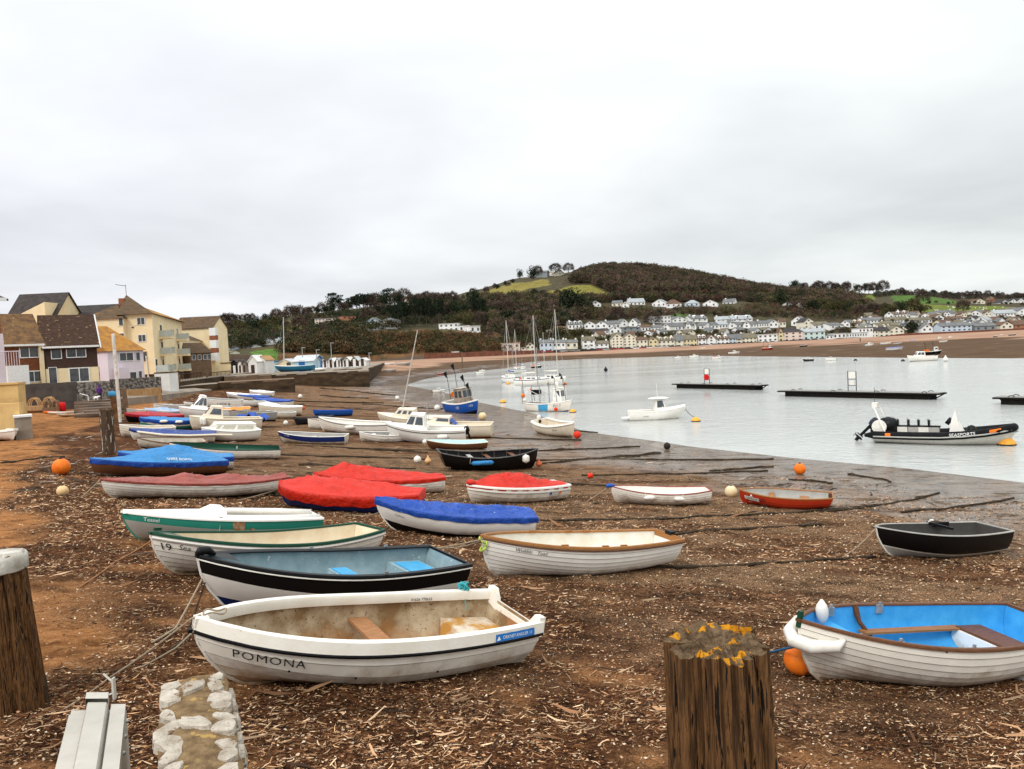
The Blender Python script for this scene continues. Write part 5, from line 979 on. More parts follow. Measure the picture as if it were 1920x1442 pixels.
x = L/2-.40*L; g = MB(); g.add([(x+.5, .35, .55), (x+.5, -.35, .55), (x-.4, -.35, .55), (x-.4, .35, .55), (x+.1, .3, 1.35), (x+.1, -.3, 1.35), (x-.25, -.3, 1.5), (x-.25, .3, 1.5), (x-.05, .26, 2.05), (x-.05, -.26, 2.05)], [(0, 1, 5, 4), (1, 2, 6, 5), (2, 3, 7, 6), (3, 0, 4, 7), (4, 5, 9, 8), (5, 6, 9), (7, 4, 8), (6, 7, 8, 9)]); g.obj('console', M_white2, r)
g = MB(); g.tube([(x-.3, 0, 1.3), (x-.5, 0, 1.45)], .22, 12); g.obj('steering_wheel', M_blk, r); g = MB(); g.lathe([(.05, 0), (.27, .08), (.3, .3), (.2, .55), (.03, .62)], 12, (x+.75, 0, .55)); g.obj('bow_seat', M_blk, r, smooth=True); g = MB(); g.box((x+1.3, 0, .65), (.7, .7, .3)); g.obj('bow_locker', M_fend, r)
for s in (1, -1):
    g = MB(); g.tube([(-L/2+.75, s*.9, .6), (-L/2+.1, s*.8, 2.2), (-L/2+.05, 0, 2.3)], .05, 7); g.obj('a_frame', M_white2, r)
g = MB(); g.box((-L/2+.02, 0, 2.3), (.3, .5, .35)); g.obj('light_box', M_fend, r); g = MB(); g.tube([(-L/2, 0, 2.4), (-L/2, 0, 3.4)], .012, 5); g.obj('aerial', M_blk, r)
g = MB(); g.lathe([(.28, -.05), (.42, -.05), (.42, .05), (.28, .05)], 16, (-L/2+.35, near*.75, 1.05), 0, Matrix.Rotation(math.pi/2, 3, 'X')); g.obj('lifebuoy', M_fend, r)
g = MB(); g.lathe([(.1, 0), (.55, .1), (.6, .5), (.4, .8), (.05, .9)], 14, (-L/2+.75, 0, .7)); g.obj('engine_cowl', M_blk, r, smooth=True); outboard(r, -L/2-.3, 1.0, 1.5, mat('charcoal_cowl', (.03, .035, .05), .3), .75)
b = atz(1887, 834, 0); rope([W(r, (L/2+.1, 0, .9)), b+Vector((0, 0, .4))], .02, 'mooring line of the black inflatable', M_darkrope); buoy(None, 'orange mooring buoy at the bow of the black inflatable', r=.48, m=M_yel, world=b, shape='dome')
# pontoons
def pontoon(x0, y0, x1, y1, label, sign, L=None):
    A, B_ = atz(x0, y0+7, 0), atz(x1, y1+7, 0); c = (A+B_)/2; v = B_-A; L = v.length; o = empty('pontoon', c, (0, 0, math.atan2(v.y, v.x)), label, 'pontoon', 'mooring pontoons'); W_ = 1.8
    M_d = mat('wet_dark_timber', (.008, .007, .006), .6, (.014, .012, .010), 3, spec=.04); M_t = mat('pontoon_decking', (.28, .27, .25), .7, (.2, .19, .17), 6)
    g = MB(); g.box((0, 0, .55), (L, W_, .14)); g.obj('deck_frame', M_d, o); g = MB(); g.box((0, 0, .64), (L*.985, W_*.9, .04)); g.obj('decking', M_t, o)
    g = MB(); g.box((0, 0, .2), (L*.9, W_*.8, .56)); g.obj('float_tank', M_d, o)
    for s in (1, -1):
        g = MB(); g.tube([(s*L/2*.99, .5, .5), (s*L*.455, .5, .1)], .06, 6); g.obj('brace', M_d, o)
        for k in range(4): g = MB(); g.tube([(L*(k-1.5)*.27, s*.7, .66), (L*(k-1.5)*.27+.15, s*.7, .78), (L*(k-1.5)*.27+.35, s*.7, .78), (L*(k-1.5)*.27+.5, s*.7, .66)], .035, 5); g.obj('cleat', M_blk, o)
    if sign is not None:
        x = sign*L; h = 2.1; w = .9; M_f = M_blk; zb = .66; p = W(o, (x, 0, zb)); s_ = empty('lifebuoy_stand', p, (0, 0, o.rotation_euler.z), 'black frame stand with a notice on the '+label.split(' with')[0], 'stand')
        g = MB(); g.tube([(-w/2, 0, 0), (-w/2, 0, h), (w/2, 0, h), (w/2, 0, 0)], .04, 6); g.tube([(-w/2, 0, h*.6), (w/2, 0, h*.6)], .03, 6); g.tube([(-w/2, 0, h*.28), (w/2, 0, h*.28)], .03, 6); g.obj('frame', M_f, s_); g = MB(); g.box((0, -.02, h*.8), (w*.8, .03, h*.32)); g.obj('notice', M_fend, s_)
        g = MB()
        if x0 < 1300: g.lathe([(.05, -.06), (.42, -.06), (.42, .06), (.05, .06)], 18, (0, -.08, h*.42), 0, Matrix.Rotation(math.pi/2, 3, 'X')); g.obj('lifebuoy', mat('red_plastic', (.6, .01, .01), .4), s_)
        else: g.box((0, -.05, h*.42), (.5, .08, .45)); g.obj('box', M_fend, s_)
pontoon(1268, 720, 1433, 724, 'shortest moored pontoon with a red lifebuoy on a frame', -.12); pontoon(1466, 735, 1768, 742, 'long moored pontoon with an empty black frame', -.02); pontoon(1867, 750, 2200, 757, 'moored pontoon cut off by the right edge of the view', None)
# yachts
def yacht(bow, stern, yw, dth, LX, label, L, D, mast, mh, cov=None, cab=M_white2, hullm=M_white2, cat='yacht', stripe=True):
    r, H, near = simple(bow, stern, 0, label, L, 2.8, D, [(.2, M_navy), (1, hullm)], gun=(M_navy if stripe else M_white2, .05, .03, .08), inner=M_white2, zw=0, name='yacht', floor=.7, hull=dict(sb=.3, rake=.14, tr=.6, em=.6), sink=.25, cat=cat, yw=yw, dth=dth, Lx=LX); deck(r, H, 0, .97, M_white2, .03, crown=.1)
    cabin(r, H, .28, .68, .5, .6, H.zs(.4)+.05, .5, cab, rake_f=1.2, win=((.15, .4), (.5, .8)), sidez=(.3, .75)); z = H.zs(.4)+.4
    g = MB(); g.tube([(H.L*mast, 0, z), (H.L*mast, 0, z+mh)], [.085, .06], 8); g.obj('mast', mat('silver_mast', (.55, .52, .46), .4), r)
    g = MB(); g.tube([(H.L*mast, -.9, z+mh*.45), (H.L*mast, .9, z+mh*.45)], .035, 5); g.obj('spreader', M_metal, r)
    for a, b in ((H.L*.49, 'forestay'), (-H.L*.49, 'backstay')): g = MB(); g.tube([(a, 0, H.zs(.4)), (H.L*mast, 0, z+mh)], .018, 4); g.obj(b, M_metal, r)
    for s in (1, -1): g = MB(); g.tube([(H.L*mast, s*1.2, H.zs(.4)), (H.L*mast, s*.9, z+mh*.45), (H.L*mast, 0, z+mh*.95)], .018, 4); g.obj('shroud', M_metal, r)
    g = MB(); g.tube([(H.L*mast, 0, z+.9), (-H.L*.32, 0, z+.8)], [.14, .1], 8); g.obj('boom', cov or M_fend, r, smooth=True)
    for s in (1, -1):
        g = MB(); g.tube([H.P(t, 1, s, -.1)+Vector((0, 0, .6)) for t in (.01, .1, .3, .6, .97)], .02, 4)
        g.obj('guard_rail', M_metal, r)
    return r, H, near
yacht((942, 708), (969, 711), 717, -68, 7.5, 'white yacht with bright blue sail covers, leftmost of the moored masts', 8.5, 1.3, .05, 10.8, T_blue); yacht((1022, 716), (976, 713), 722, -42, 8.0, 'white sloop with a dark stripe moored in the middle of the yachts', 9.0, 1.25, .1, 11.0)
r, H, near = yacht((1055, 711), (1018, 714), 721, -58, 8.5, 'white twin-masted cruising boat, rightmost of the moored masts', 9.5, 1.5, .2, 11.5, cab=M_white2, stripe=False)
g = MB(); g.tube([(-H.L*.3, 0, 1.5), (-H.L*.3, 0, 9.5)], [.06, .04], 6); g.obj('mizzen_mast', mat('silver_mast', (.55, .52, .46), .4), r)
yacht((962, 694), (978, 696), 700, 60, 7.0, 'small yacht with a dark blue sail cover behind the blue-covered one', 7.5, 1.2, .05, 10, T_navy)
def smallboat(x, y, wpx, label, hm=M_white2, kind=1, zw=0.0, cat='motor boat', L=None, bow=1, group=None):
    """distant craft: hull, deck, cabin and a detail or two"""
    p = atz(x, y, zw) if zw is not None else hit(x, y); D_ = p.y; L = L or wpx*D_/F*1.05; z = zw if zw is not None else None
    H = Hull(L, L*.34, L*.15+.15, sb=L*.05, ss=0, rake=.12, tr=.8, em=.5); R = random.uniform(-.35, .35)+(0 if bow > 0 else math.pi); o = empty('motor_boat' if kind == 1 else 'fishing_boat' if kind == 2 else 'rowing_boat', p-Vector((0, 0, .08)), (0, 0, R), label, cat, group)
    make_boat(o, H, 1, [(.2, M_navy), (1, hm)], clink=0, gun=(M_white2, .05, .04, .05), inner=M_grey, floor=L*.05+.15, keel=False)
    if kind == 1: deck(o, H, 0, .45, M_white2, .02); cabin(o, H, .25, .58, .6, .7, H.zs(.4), L*.16, M_white2, rake_f=.7, win=((.1, .45), (.52, .9)), sidez=(.3, .85)); outboard(o, -L/2-.1, H.D, L/5)
    if kind == 2:
        cabin(o, H, .18, .4, .6, .6, H.zs(.4)-.1, L*.24, M_white2, rake_f=.1, win=((.15, .85),), sidez=(.5, .85), roof=.08)
        for k, xx in enumerate((-.3, .1)): g = MB(); g.tube([(xx*L, 0, H.D), (xx*L-.2, 0, H.D+L*.5)], .05, 5); g.obj('mast', M_blk, o)
        g = MB(); g.box((-L*.25, 0, H.D+L*.05), (L*.2, L*.2, L*.12)); g.obj('gear_pile', M_orange, o)
    if kind == 4: cover(o, H, [(0, .05), (.5, L*.06), (1, .05)], .15, T_blue)
    return o
for a in [(823, 736, 22, 'small white motor boat with a lifebuoy, left of the blue fishing boat', M_white2, 1, 0.0), (900, 701, 14, 'tiny white tender on the tide line of the sand spit', M_white2, 3, 0.0), (1515, 677, 20, 'small boat with a black hull and white cabin', M_black, 1, 0.0, 'motor boat', None, -1), (1558, 676, 18, 'small all-white cabin boat right of the black-hulled one', M_white2, 1, 0.0, 'motor boat', None, -1),
 (1728, 677, 52, 'white sports cruiser afloat near the far mudflat', M_white2, 1, 0.0, 'motor boat', None, -1), (1747, 665, 34, 'dark fishing boat with two leaning masts on the far mud', M_black, 2, None), (1677, 657, 28, 'white boat with a blue cover on the far mudflat', M_white2, 4, None), (1271, 672, 12, 'little white boat at the far tide line with an orange float', M_white2, 1, 0.0), (1301, 670, 16, 'white cabin cruiser at the far tide line, under the yellow terrace', M_white2, 1, 0.0),
 (1344, 673, 16, 'white wheelhouse boat with aerials at the far tide line', M_white2, 2, 0.0), (1376, 664, 20, 'white motor cruiser standing on the far sand', M_white2, 1, None), (1439, 656, 20, 'red workboat on the far sand', M_red, 2, None), (1507, 650, 14, 'dark skiff on the far sand under the pink hotel', M_black, 3, None), (1630, 649, 18, 'white cabin boat on the far sand below the big terrace', M_white2, 1, None), (1661, 646, 18, 'low white open boat beside the far slip', M_white2, 3, None), (1683, 646, 14, 'grey tender beside the far slip', M_grey, 3, None),
 (1712, 639, 10, 'small blue-covered boat on the far right sand', M_white2, 4, None), (1761, 636, 12, 'small sloop hull under the far red wall', M_white2, 1, None), (1781, 634, 9, 'boxy white boat at the far red wall', M_white2, 1, None), (1769, 642, 14, 'pale open boat on the far right tide edge', M_white2, 3, None), (1867, 632, 10, 'dark open boat nearest the right edge of the far sand', M_black, 3, None), (1898, 629, 12, 'second dark open boat at the far right sand', M_black, 3, None), (1878, 629, 8, 'white open boat between the two dark ones at far right', M_white2, 3, None),
 (975, 692, 20, 'white workboat with an upright wheelhouse behind the yachts', M_white2, 2, 0.0), (1006, 690, 20, 'black workboat with a blue deckhouse behind the yachts', M_black, 2, 0.0), (703, 686, 14, 'white dinghy on the sand spit by the huts', M_white2, 3, None), (730, 684, 20, 'white tender pulled up on the sand spit', M_white2, 3, None), (757, 685, 26, 'long grey boat pulled up on the sand spit', M_grey, 3, None), (733, 697, 22, 'grey-green dinghy low on the sand spit', M_grey, 3, None), (826, 702, 12, 'rusty red boat hull on the mud of the spit', M_red, 3, None), (904, 697, 12, 'white cabin boat afloat off the spit tip', M_white2, 1, 0.0), (1318, 654, 10, 'pale dinghy on the upper far sand', M_white2, 3, None)]:
    smallboat(*a)
# ---------------- buoys
buoy((116, 890), 'big orange buoy on the dry sand at the left', .33); buoy((118, 930), 'pale yellow small buoy tied to the maroon-covered gig', .17, mat('pale_yellow_buoy', (.75, .5, .25), .5)); buoy((1500, 889), 'big orange buoy alone on the wet lower beach', .28)
buoy((1371, 932), 'cream ball buoy left of the red ORINOCO dinghy', .24, mat('cream_buoy', (.75, .62, .40), .5, (.6, .42, .2), 3)); buoy((1107, 897), 'small red buoy lying on the mid beach', .14, mat('red_buoy', (.7, .04, .015), .4)); buoy((783, 868), 'white ball buoy left of the black workboat', .2, M_fend); buoy((803, 870), 'peach cone buoy left of the black workboat', .18, mat('peach_buoy', (.7, .42, .2), .5), shape='cone')
buoy((1251, 842), 'dark weed-covered ball buoy at the water edge', .22, mat('weedy_buoy', (.03, .022, .018), .8)); buoy((943, 755), 'yellow conical mooring buoy in front of the fishing boat', .42, M_yel, z=0, shape='dome'); buoy((905, 787), 'large cream ball buoy by the blue fishing boat', .38, mat('cream_buoy', (.75, .62, .40), .5)); buoy((1074, 773), 'white and orange buoy right of the turquoise-panelled fishing boat', .35, M_yel, z=0, shape='dome')
buoy((953, 720), 'yellow buoy under the blue-covered yacht', .4, M_yel, z=0, shape='dome'); buoy((563, 747), 'pale ball buoy on the mud above the royal blue dinghy', .3, M_fend); buoy((745, 750), 'white ring-shaped float on the mud near the leaning mast', .3, M_fend); buoy((820, 770), 'white ball buoy behind the cream sailing boats', .34, M_fend); buoy((568, 769), 'dull red ball buoy left of the royal blue dinghy', .26, mat('faded_orange', (.55, .13, .05), .5)); buoy((536, 797), 'long pale float on shingle left of the navy-banded dinghy', .2, M_fend); buoy((797, 833), 'cream ball float under the turquoise-covered tender', .18, M_fend); buoy((1060, 721), 'orange buoy right of the twin-masted boat', .35, M_orange, z=0, shape='dome'); buoy((1136, 697), 'dark small cone buoy on open water', .5, M_blk, z=0, shape='cone'); buoy((1604, 676), 'dark mooring float near the small cabin boats', .4, M_blk, z=0, shape='dome'); buoy((1773, 678), 'black and white pillar buoy near the sports cruiser', .5, M_fend, z=0, shape='cone'); buoy((1693, 677), 'dark float at the stern of the sports cruiser', .4, M_blk, z=0, shape='dome')
# ---------------- ground chains and weedy ropes across the lower beach
rc = np.random.default_rng(5)
CH = [((0, 870), (120, 858), None), ((1110, 1068), (1640, 1045), 'h'), ((1000, 978), (1640, 950), 0), ((1130, 1008), (1540, 985), 0), ((1540, 962), (1760, 925), 0), ((1690, 962), (1900, 935), 0), ((880, 868), (1200, 857), 0), ((1010, 870), (1240, 850), 0), ((1080, 862), (1450, 862), 0), ((1090, 892), (1440, 884), 0), ((1330, 884), (1450, 876), 0), ((430, 850), (800, 862), 0), ((540, 836), (820, 846), 0), ((560, 872), (780, 880), 0), ((690, 842), (800, 850), 0),
      ((960, 905), (1150, 912), 0), ((1050, 1012), (1300, 1000), 0), ((880, 820), (1090, 826), 0), ((1000, 800), (1120, 812), 0), ((540, 752), (720, 756), 0), ((560, 760), (700, 770), 0), ((600, 728), (740, 742), 0), ((1590, 890), (1670, 905), 0), ((440, 905), (520, 930), 0), ((1480, 900), (1560, 908), 0), ((1010, 846), (1200, 838), 0), ((680, 758), (830, 768), 0), ((600, 742), (690, 748), 0)]
for a, b, q in CH:
    A, B_ = hit(*a), hit(*b); n_ = max(12, int((B_-A).length/.5)); pts = []
    off = 0
    for i in range(n_+1):
        t = i/n_; p = A.lerp(B_, t); off = off*.8+rc.normal(0, .10); d = (B_-A).normalized(); p += Vector((-d.y, d.x, 0))*off*min(1, 4*t*(1-t)+.1); p.z = gz1(p.x, p.y)+.03; pts.append(p)
    D_ = A.y; rad = [(.018+.0007*D_)*(1+1.3*max(0, noise.noise(Vector((i*.45, a[0], 0)))*2.2)) for i in range(len(pts))]; g = MB(); o0 = pts[0].copy(); g.tube([p-o0 for p in pts], rad, 6)
    tag(g.obj('ground_chain', M_darkrope, smooth=True, loc=o0), 'dark weed-hung mooring chain lying across the lower beach', 'chain', 'weedy ground chains across the beach')
# ================================================================= THE NEAR TOWN AND THE QUAY
K_cream = mat('cream_render', (.80, .66, .42), .85, (.72, .58, .35), .6, .1, 20); K_pink = mat('pale_pink_render', (.72, .64, .68), .85, (.64, .56, .6), .5); K_white = mat('white_render', (.78, .77, .74), .8, (.66, .64, .6), .35)
K_slate = mat('brown_slate_roof', (.065, .043, .028), .85, (.12, .075, .038), 1.2, .6, 4, stretch=(1, 1, 3), spots=((.20, .10, .03), .9, .64)); K_orange = mat('lichen_orange_roof', (.42, .20, .04), .85, (.26, .12, .04), 1.5, .5, 5); K_dark = mat('dark_slate_roof', (.035, .028, .026), .8, (.06, .05, .045), 1.5, .5, 5, spots=((.15, .12, .08), 3, .68))
K_tileor = mat('hung_orange_tile', (.20, .07, .03), .8, (.13, .045, .02), 2, .6, 7, stretch=(1, 1, 3)); K_tilebr = mat('hung_brown_tile', (.075, .042, .032), .8, (.05, .03, .025), 2, .6, 7, stretch=(1, 1, 3)); K_mossy = mat('mossy_tile_roof', (.065, .035, .022), .85, (.035, .02, .014), 3, .8, 6, stretch=(1, 1, 2), spots=((.26, .16, .08), 2.2, .63))
K_stone = mat('rubble_stone', (.24, .215, .19), .9, (.07, .06, .052), 3.2, .9, 6, lo=.45, hi=.55, spots=((.5, .46, .4), 4.5, .62)); K_brownst = mat('brown_stone', (.19, .12, .075), .9, (.12, .08, .05), 2, .5, 5); K_quay = mat('wet_quay_stone', (.032, .02, .013), .85, (.085, .055, .03), .5, .8, 3, stretch=(1, 1, 2.5), stain=(.012, .010, .008), stain_z=1.9, sscale=1)
K_conc = mat('worn_concrete', (.30, .25, .20), .9, (.20, .16, .12), .8, .4, 8); K_pane = mat('window_pane', (.035, .04, .045), .12, (.09, .095, .095), 1.2, spec=.35); K_frame = mat('white_window_frame', (.80, .80, .78), .5); K_yblock = mat('yellow_block_wall', (.62, .42, .18), .85, (.52, .34, .14), 1.5, .3, 8); K_brick = mat('red_brick', (.22, .075, .04), .85, (.30, .11, .06), 4, .4, 12, stretch=(1, 1, 3))
K_rail = mat('dark_timber_rail', (.06, .035, .022), .8); K_glassrail = mat('pale_glass_panel', (.42, .46, .42), .15, (.5, .52, .48), 2); K_timber = mat('weathered_timber', (.12, .07, .04), .9, (.22, .14, .085), 5, .8, 12, stretch=(3, 3, .5)); K_tan = mat('ochre_timber', (.48, .30, .14), .85, (.34, .18, .08), 2, .5, 5, stretch=(4, 4, .6))
class Bld:
    """a house: local x runs along the front from left to right, y goes back"""
    def __init__(s, name, label, cat, xL, DL, xR, DR, z0, zE, zR, dep, wall, roofm, roof='par', over=.3, group=None, chim=(), hipl=True, hipr=True, P=None):
        a, b = P or (XD(xL, DL), XD(xR, DR)); s.a, s.b = Vector((*a[:2], 0)), Vector((*b[:2], 0)); d = s.b-s.a; s.W = d.length; s.dep = dep; s.z0, s.zE, s.zR = z0, zE, zR
        s.r = empty(name, (s.a.x, s.a.y, z0), (0, 0, math.atan2(d.y, d.x)), label, cat, group); W_, h, hr = s.W, zE-z0, zR-z0; s.h = h
        g = MB(); g.add([(0, 0, 0), (W_, 0, 0), (W_, dep, 0), (0, dep, 0), (0, 0, h), (W_, 0, h), (W_, dep, h), (0, dep, h)], [(0, 1, 5, 4), (1, 2, 6, 5), (2, 3, 7, 6), (3, 0, 4, 7), (3, 2, 1, 0), (4, 5, 6, 7)])
        if roof == 'par':
            if not hipl: pass
            g.add([(0, 0, h), (0, dep, h), (0, dep/2, hr), (W_, 0, h), (W_, dep, h), (W_, dep/2, hr)], [(0, 2, 1), (3, 4, 5)])
        if roof == 'end': g.add([(0, 0, h), (W_, 0, h), (W_/2, 0, hr), (0, dep, h), (W_, dep, h), (W_/2, dep, hr)], [(0, 1, 2), (3, 5, 4)])
        s.wallo = g.obj('wall', wall, s.r); g = MB(); t = .14; o = over; sl = (hr-h)/(dep/2 if roof == 'par' else W_/2) if hr > h else 0
        if roof == 'par':
            A = [(-o, -o, h-sl*o), (W_+o, -o, h-sl*o), (W_+o, dep/2, hr), (-o, dep/2, hr), (W_+o, dep+o, h-sl*o), (-o, dep+o, h-sl*o)]; B2 = [(x, y, z+t) for x, y, z in A]
            g.add(A+B2, [(6, 7, 8, 9), (9, 8, 10, 11), (0, 3, 2, 1), (3, 5, 4, 2), (0, 1, 7, 6), (5, 11, 10, 4), (0, 6, 9, 3), (3, 9, 11, 5), (1, 2, 8, 7), (2, 4, 10, 8)])
        elif roof == 'end':
            A = [(-o, -o, h-sl*o), (-o, dep+o, h-sl*o), (W_/2, dep+o, hr), (W_/2, -o, hr), (W_+o, dep+o, h-sl*o), (W_+o, -o, h-sl*o)]; B2 = [(x, y, z+t) for x, y, z in A]
            g.add(A+B2, [(9, 8, 7, 6), (11, 10, 8, 9), (0, 1, 2, 3), (3, 2, 4, 5), (0, 6, 7, 1), (5, 4, 10, 11), (0, 3, 9, 6), (3, 5, 11, 9), (1, 7, 8, 2), (2, 8, 10, 4)])
        elif roof == 'hip':
            k = min(W_, dep)/2*.95; xa = k if hipl else -o; xb = W_-k if hipr else W_+o; ya = dep/2
            if W_ <= dep and hipl and hipr: xa = xb = W_/2
            A = [(-o, -o, h-.1), (W_+o, -o, h-.1), (W_+o, dep+o, h-.1), (-o, dep+o, h-.1), (xa, ya, hr), (xb, ya, hr)]
            g.add(A, [(0, 1, 5, 4), (1, 2, 5), (2, 3, 4, 5), (3, 0, 4), (3, 2, 1, 0)])
            if not hipr: s.wg = MB(); s.wg.add([(W_, 0, h), (W_, dep, h), (W_, dep/2, hr-.1)], [(0, 1, 2)]); s.wg.obj('gable', wall, s.r)
            if not hipl: s.wg = MB(); s.wg.add([(0, 0, h), (0, dep, h), (0, dep/2, hr-.1)], [(0, 2, 1)]); s.wg.obj('gable', wall, s.r)
        else: g.box((W_/2, dep/2, h+.08), (W_+2*o, dep+2*o, .16))
        s.roofo = g.obj('roof', roofm, s.r)
        for cxf in chim:
            q = MB(); z_ = (hr if roof in ('par', 'hip') else (h+hr)/2); q.box((W_*cxf, dep/2, z_+.3), (.8, .6, 1.1)); q.obj('chimney', wall if wall is not K_cream else K_brick, s.roofo)
    def win(s, x, z, w_, h, side='f', frame=None, bars=1, pane=None, depth=.07, name='window', simple=False, door=False):
        """window centred at x along the wall, centre height z (world)"""
        fr = frame or K_frame; zl = z-s.z0; g = MB(); f = max(.05, min(w_, h)*.07)
        def put_(cx_, cz_, sx, sz, off, th): 
            if side == 'f': g.box((x+cx_, -off, zl+cz_), (sx, th, sz))
            elif side == 'r': g.box((s.W+off, x+cx_, zl+cz_), (th, sx, sz))
            else: g.box((-off, x+cx_, zl+cz_), (th, sx, sz))
        if simple: put_(0, 0, w_, h, .03, .08); g.obj(name, pane or K_pane, s.r); return
        put_(0, h/2-f/2, w_, f, .05, depth); put_(0, -h/2+f/2, w_, f, .05, depth); put_(-w_/2+f/2, 0, f, h-2*f, .05, depth); put_(w_/2-f/2, 0, f, h-2*f, .05, depth)
        for i in range(bars): put_(-w_/2+w_*(i+1)/(bars+1), 0, f*.8, h-2*f, .045, depth*.8)
        fo = g.obj(name, fr, s.r); g = MB(); put_(0, 0, w_-1.2*f, h-1.2*f, .02, .05); g.obj('pane', pane or K_pane, fo)
    def part(s, name, m, boxes, parent=None):
        g = MB()
        for c, d in boxes: g.box((c[0], c[1], c[2]-s.z0), d)
        return g.obj(name, m, parent or s.r)
def Z(x, y, D): return zpx(x, y, D)
# twin tile-hung houses
b = Bld('terraced_house', 'left house of the tile-hung pair, orange tiles and lichened roof', 'house', -30, 78, 84, 82, Z(60, 735, 82), Z(60, 647, 82), Z(60, 609, 82)+1.2, 7.5, K_tileor, mat('lichened_tile_roof', (.085, .048, .03), .85, (.19, .105, .04), 1.6, .8, 6, spots=((.30, .23, .16), 3, .66)))
zl = Z(60, 695, 82); b.part('ground_floor', K_cream, [((b.W/2, .0, (b.z0+zl)/2), (b.W+.06, .05, zl-b.z0))]); b.part('gutter', K_frame, [((b.W/2, -.45, b.zE-.02), (b.W, .16, .2))])
u = b.W/114; b.win((56+30)*u, Z(60, 660, 82), 2.0*.9, 1.25, bars=1); b.win((62+30)*u, Z(60, 706, 82), 1.8, 1.2); b.win((38+30)*u, Z(60, 703, 82), .9, 1.9, bars=0, name='door')
b.part('porch', K_frame, [(((22+30)*u, -1.0, Z(30, 707, 82)), (1.9, 2.0, 2.4))]); b.part('downpipe', K_cream, [((b.W-.3, -.25, (b.z0+b.zE)/2), (.4, .3, b.zE-b.z0))])
b = Bld('terraced_house', 'right house of the tile-hung pair, dark brown tiles with an end gable', 'house', 86, 81.8, 184, 84.5, Z(130, 735, 83), Z(130, 650, 83), Z(130, 608, 83)+1.1, 7.5, K_tilebr, K_mossy)
zl = Z(130, 690, 83); b.part('ground_floor', K_cream, [((b.W/2, .0, (b.z0+zl)/2), (b.W+.06, .05, zl-b.z0))]); b.part('gutter', K_frame, [((b.W/2, -.45, b.zE-.02), (b.W+.4, .16, .2))]); u = b.W/98
b.win((107-86)*u, Z(107, 662, 83), 1.0, 1.3, bars=0); b.win((144-86)*u, Z(144, 660, 83), 1.9, 1.2); b.win((147-86)*u, Z(147, 703, 83), 2.0, 1.6); b.win((98-86)*u, Z(98, 706, 83), .8, 2.0, bars=0, name='door')
for y_ in (2.2, 5.2): b.win(y_, Z(195, 662, 84), .9, 1.3, 'r', bars=0); b.win(y_, Z(195, 702, 84), .9, 1.6, 'r', bars=0)
b.part('end_wall_base', K_stone, [((b.W+.05, 3.75, (b.z0+zl)/2), (.12, 7.5, zl-b.z0))]); g = MB()
for s in (0, 1): g.tube([(b.W+.34, -.35 if s == 0 else 7.85, b.h-.25), (b.W+.34, 3.75, b.zR-b.z0+.1)], .09, 4)
g.obj('bargeboard', K_frame, b.r)
# left edge house, block walls
b = Bld('brick_house', 'tall brick house cut off by the left edge of the view', 'house', -160, 50, 8, 54, 3.0, Z(0, 562, 54), Z(0, 540, 54), 7, K_brick, K_dark, 'par', over=.45); b.part('gutter', K_frame, [((b.W/2, -.5, b.zE), (b.W+.6, .16, .22))]); b.part('rendered_strip', K_pink, [((b.W-.5, -.08, Z(0, 680, 54)), (1.1, .16, 4))])
g = MB(); 
for i in range(9): g.tube([(b.W-.5+i*.16, -.6, Z(0, 690, 54)-b.z0), (b.W-.5+i*.16, -.6, Z(0, 660, 54)-b.z0)], .02, 4)
g.tube([(b.W-.6, -.6, Z(0, 660, 54)-b.z0), (b.W+.9, -.6, Z(0, 660, 54)-b.z0)], .03, 4); g.obj('balcony_rail', K_pink, b.r)
def wallbox(name, label, x0, D0, x1, D1, ztop, zbot, th, m, cat='wall', cop=None, group=None, merl=0):
    a, c = XD(x0, D0), XD(x1, D1); d = c-a; L_ = d.length; o = empty(name, (a.x, a.y, zbot), (0, 0, math.atan2(d.y, d.x)), label, cat, group); h = ztop-zbot
    n_ = max(2, int(L_/.8)); rows = []
    for j in range(5): rows.append([Vector((L_*i/n_, (noise.noise(Vector((i*.7, j*.9, x0)))*.07), h*j/4+(noise.noise(Vector((i*.6, 7, x0)))*.06 if j == 4 else 0))) for i in range(n_+1)])
    g = MB(); g.grid(rows); top = rows[-1]; back = [Vector((p.x, th, p.z)) for p in top]; g.grid([top, back]); g.grid([back, [Vector((p.x, th, 0)) for p in top]]); g.add([(L_, 0, 0), (L_, th, 0), (L_, th, h), (L_, 0, h)], [(0, 1, 2, 3)]); g.add([(0, 0, 0), (0, th, 0), (0, th, h), (0, 0, h)], [(3, 2, 1, 0)])
    g.obj('wall', m, o)
    if cop: g = MB(); g.box((L_/2, th/2, h+.06), (L_+.1, th+.12, .12)); g.obj('coping', cop, o)
    return o, L_, h
wallbox('block_wall', 'stepped yellow block wall at the left edge', -120, 49, 31, 50, Z(0, 722, 50), 2.6, 1.2, K_yblock, cop=K_yblock); wallbox('block_wall', 'low cream step wall right of the yellow block wall', 31, 48.5, 40, 49, Z(40, 755, 49), 2.6, 2.5, K_yblock); wallbox('block_wall', 'white coped ramp wall under the yellow block wall', 20, 47.5, 52, 48, Z(40, 782, 48), 2.4, 1.0, K_conc, cop=K_frame)
wallbox('sea_wall', 'dark rubble sea wall below the tile-hung houses', 20, 76, 140, 78, Z(80, 719, 77), 1.8, .7, mat('tarred_wall', (.05, .042, .038), .9, (.09, .075, .065), 1, .6, 5)); wallbox('sea_wall', 'pale rubble stone wall right of the dark sea wall', 138, 78, 205, 80, Z(170, 716, 79), 1.8, .7, K_stone)
wallbox('garden_wall', 'rubble garden wall in front of the pale pink cottage', 206, 88, 300, 92, Z(250, 709, 90), 1.9, .5, K_stone); wallbox('timber_bulkhead', 'curved ochre timber bulkhead below the garden wall', 236, 84, 299, 88, Z(265, 729, 86), 1.6, .4, K_tan)
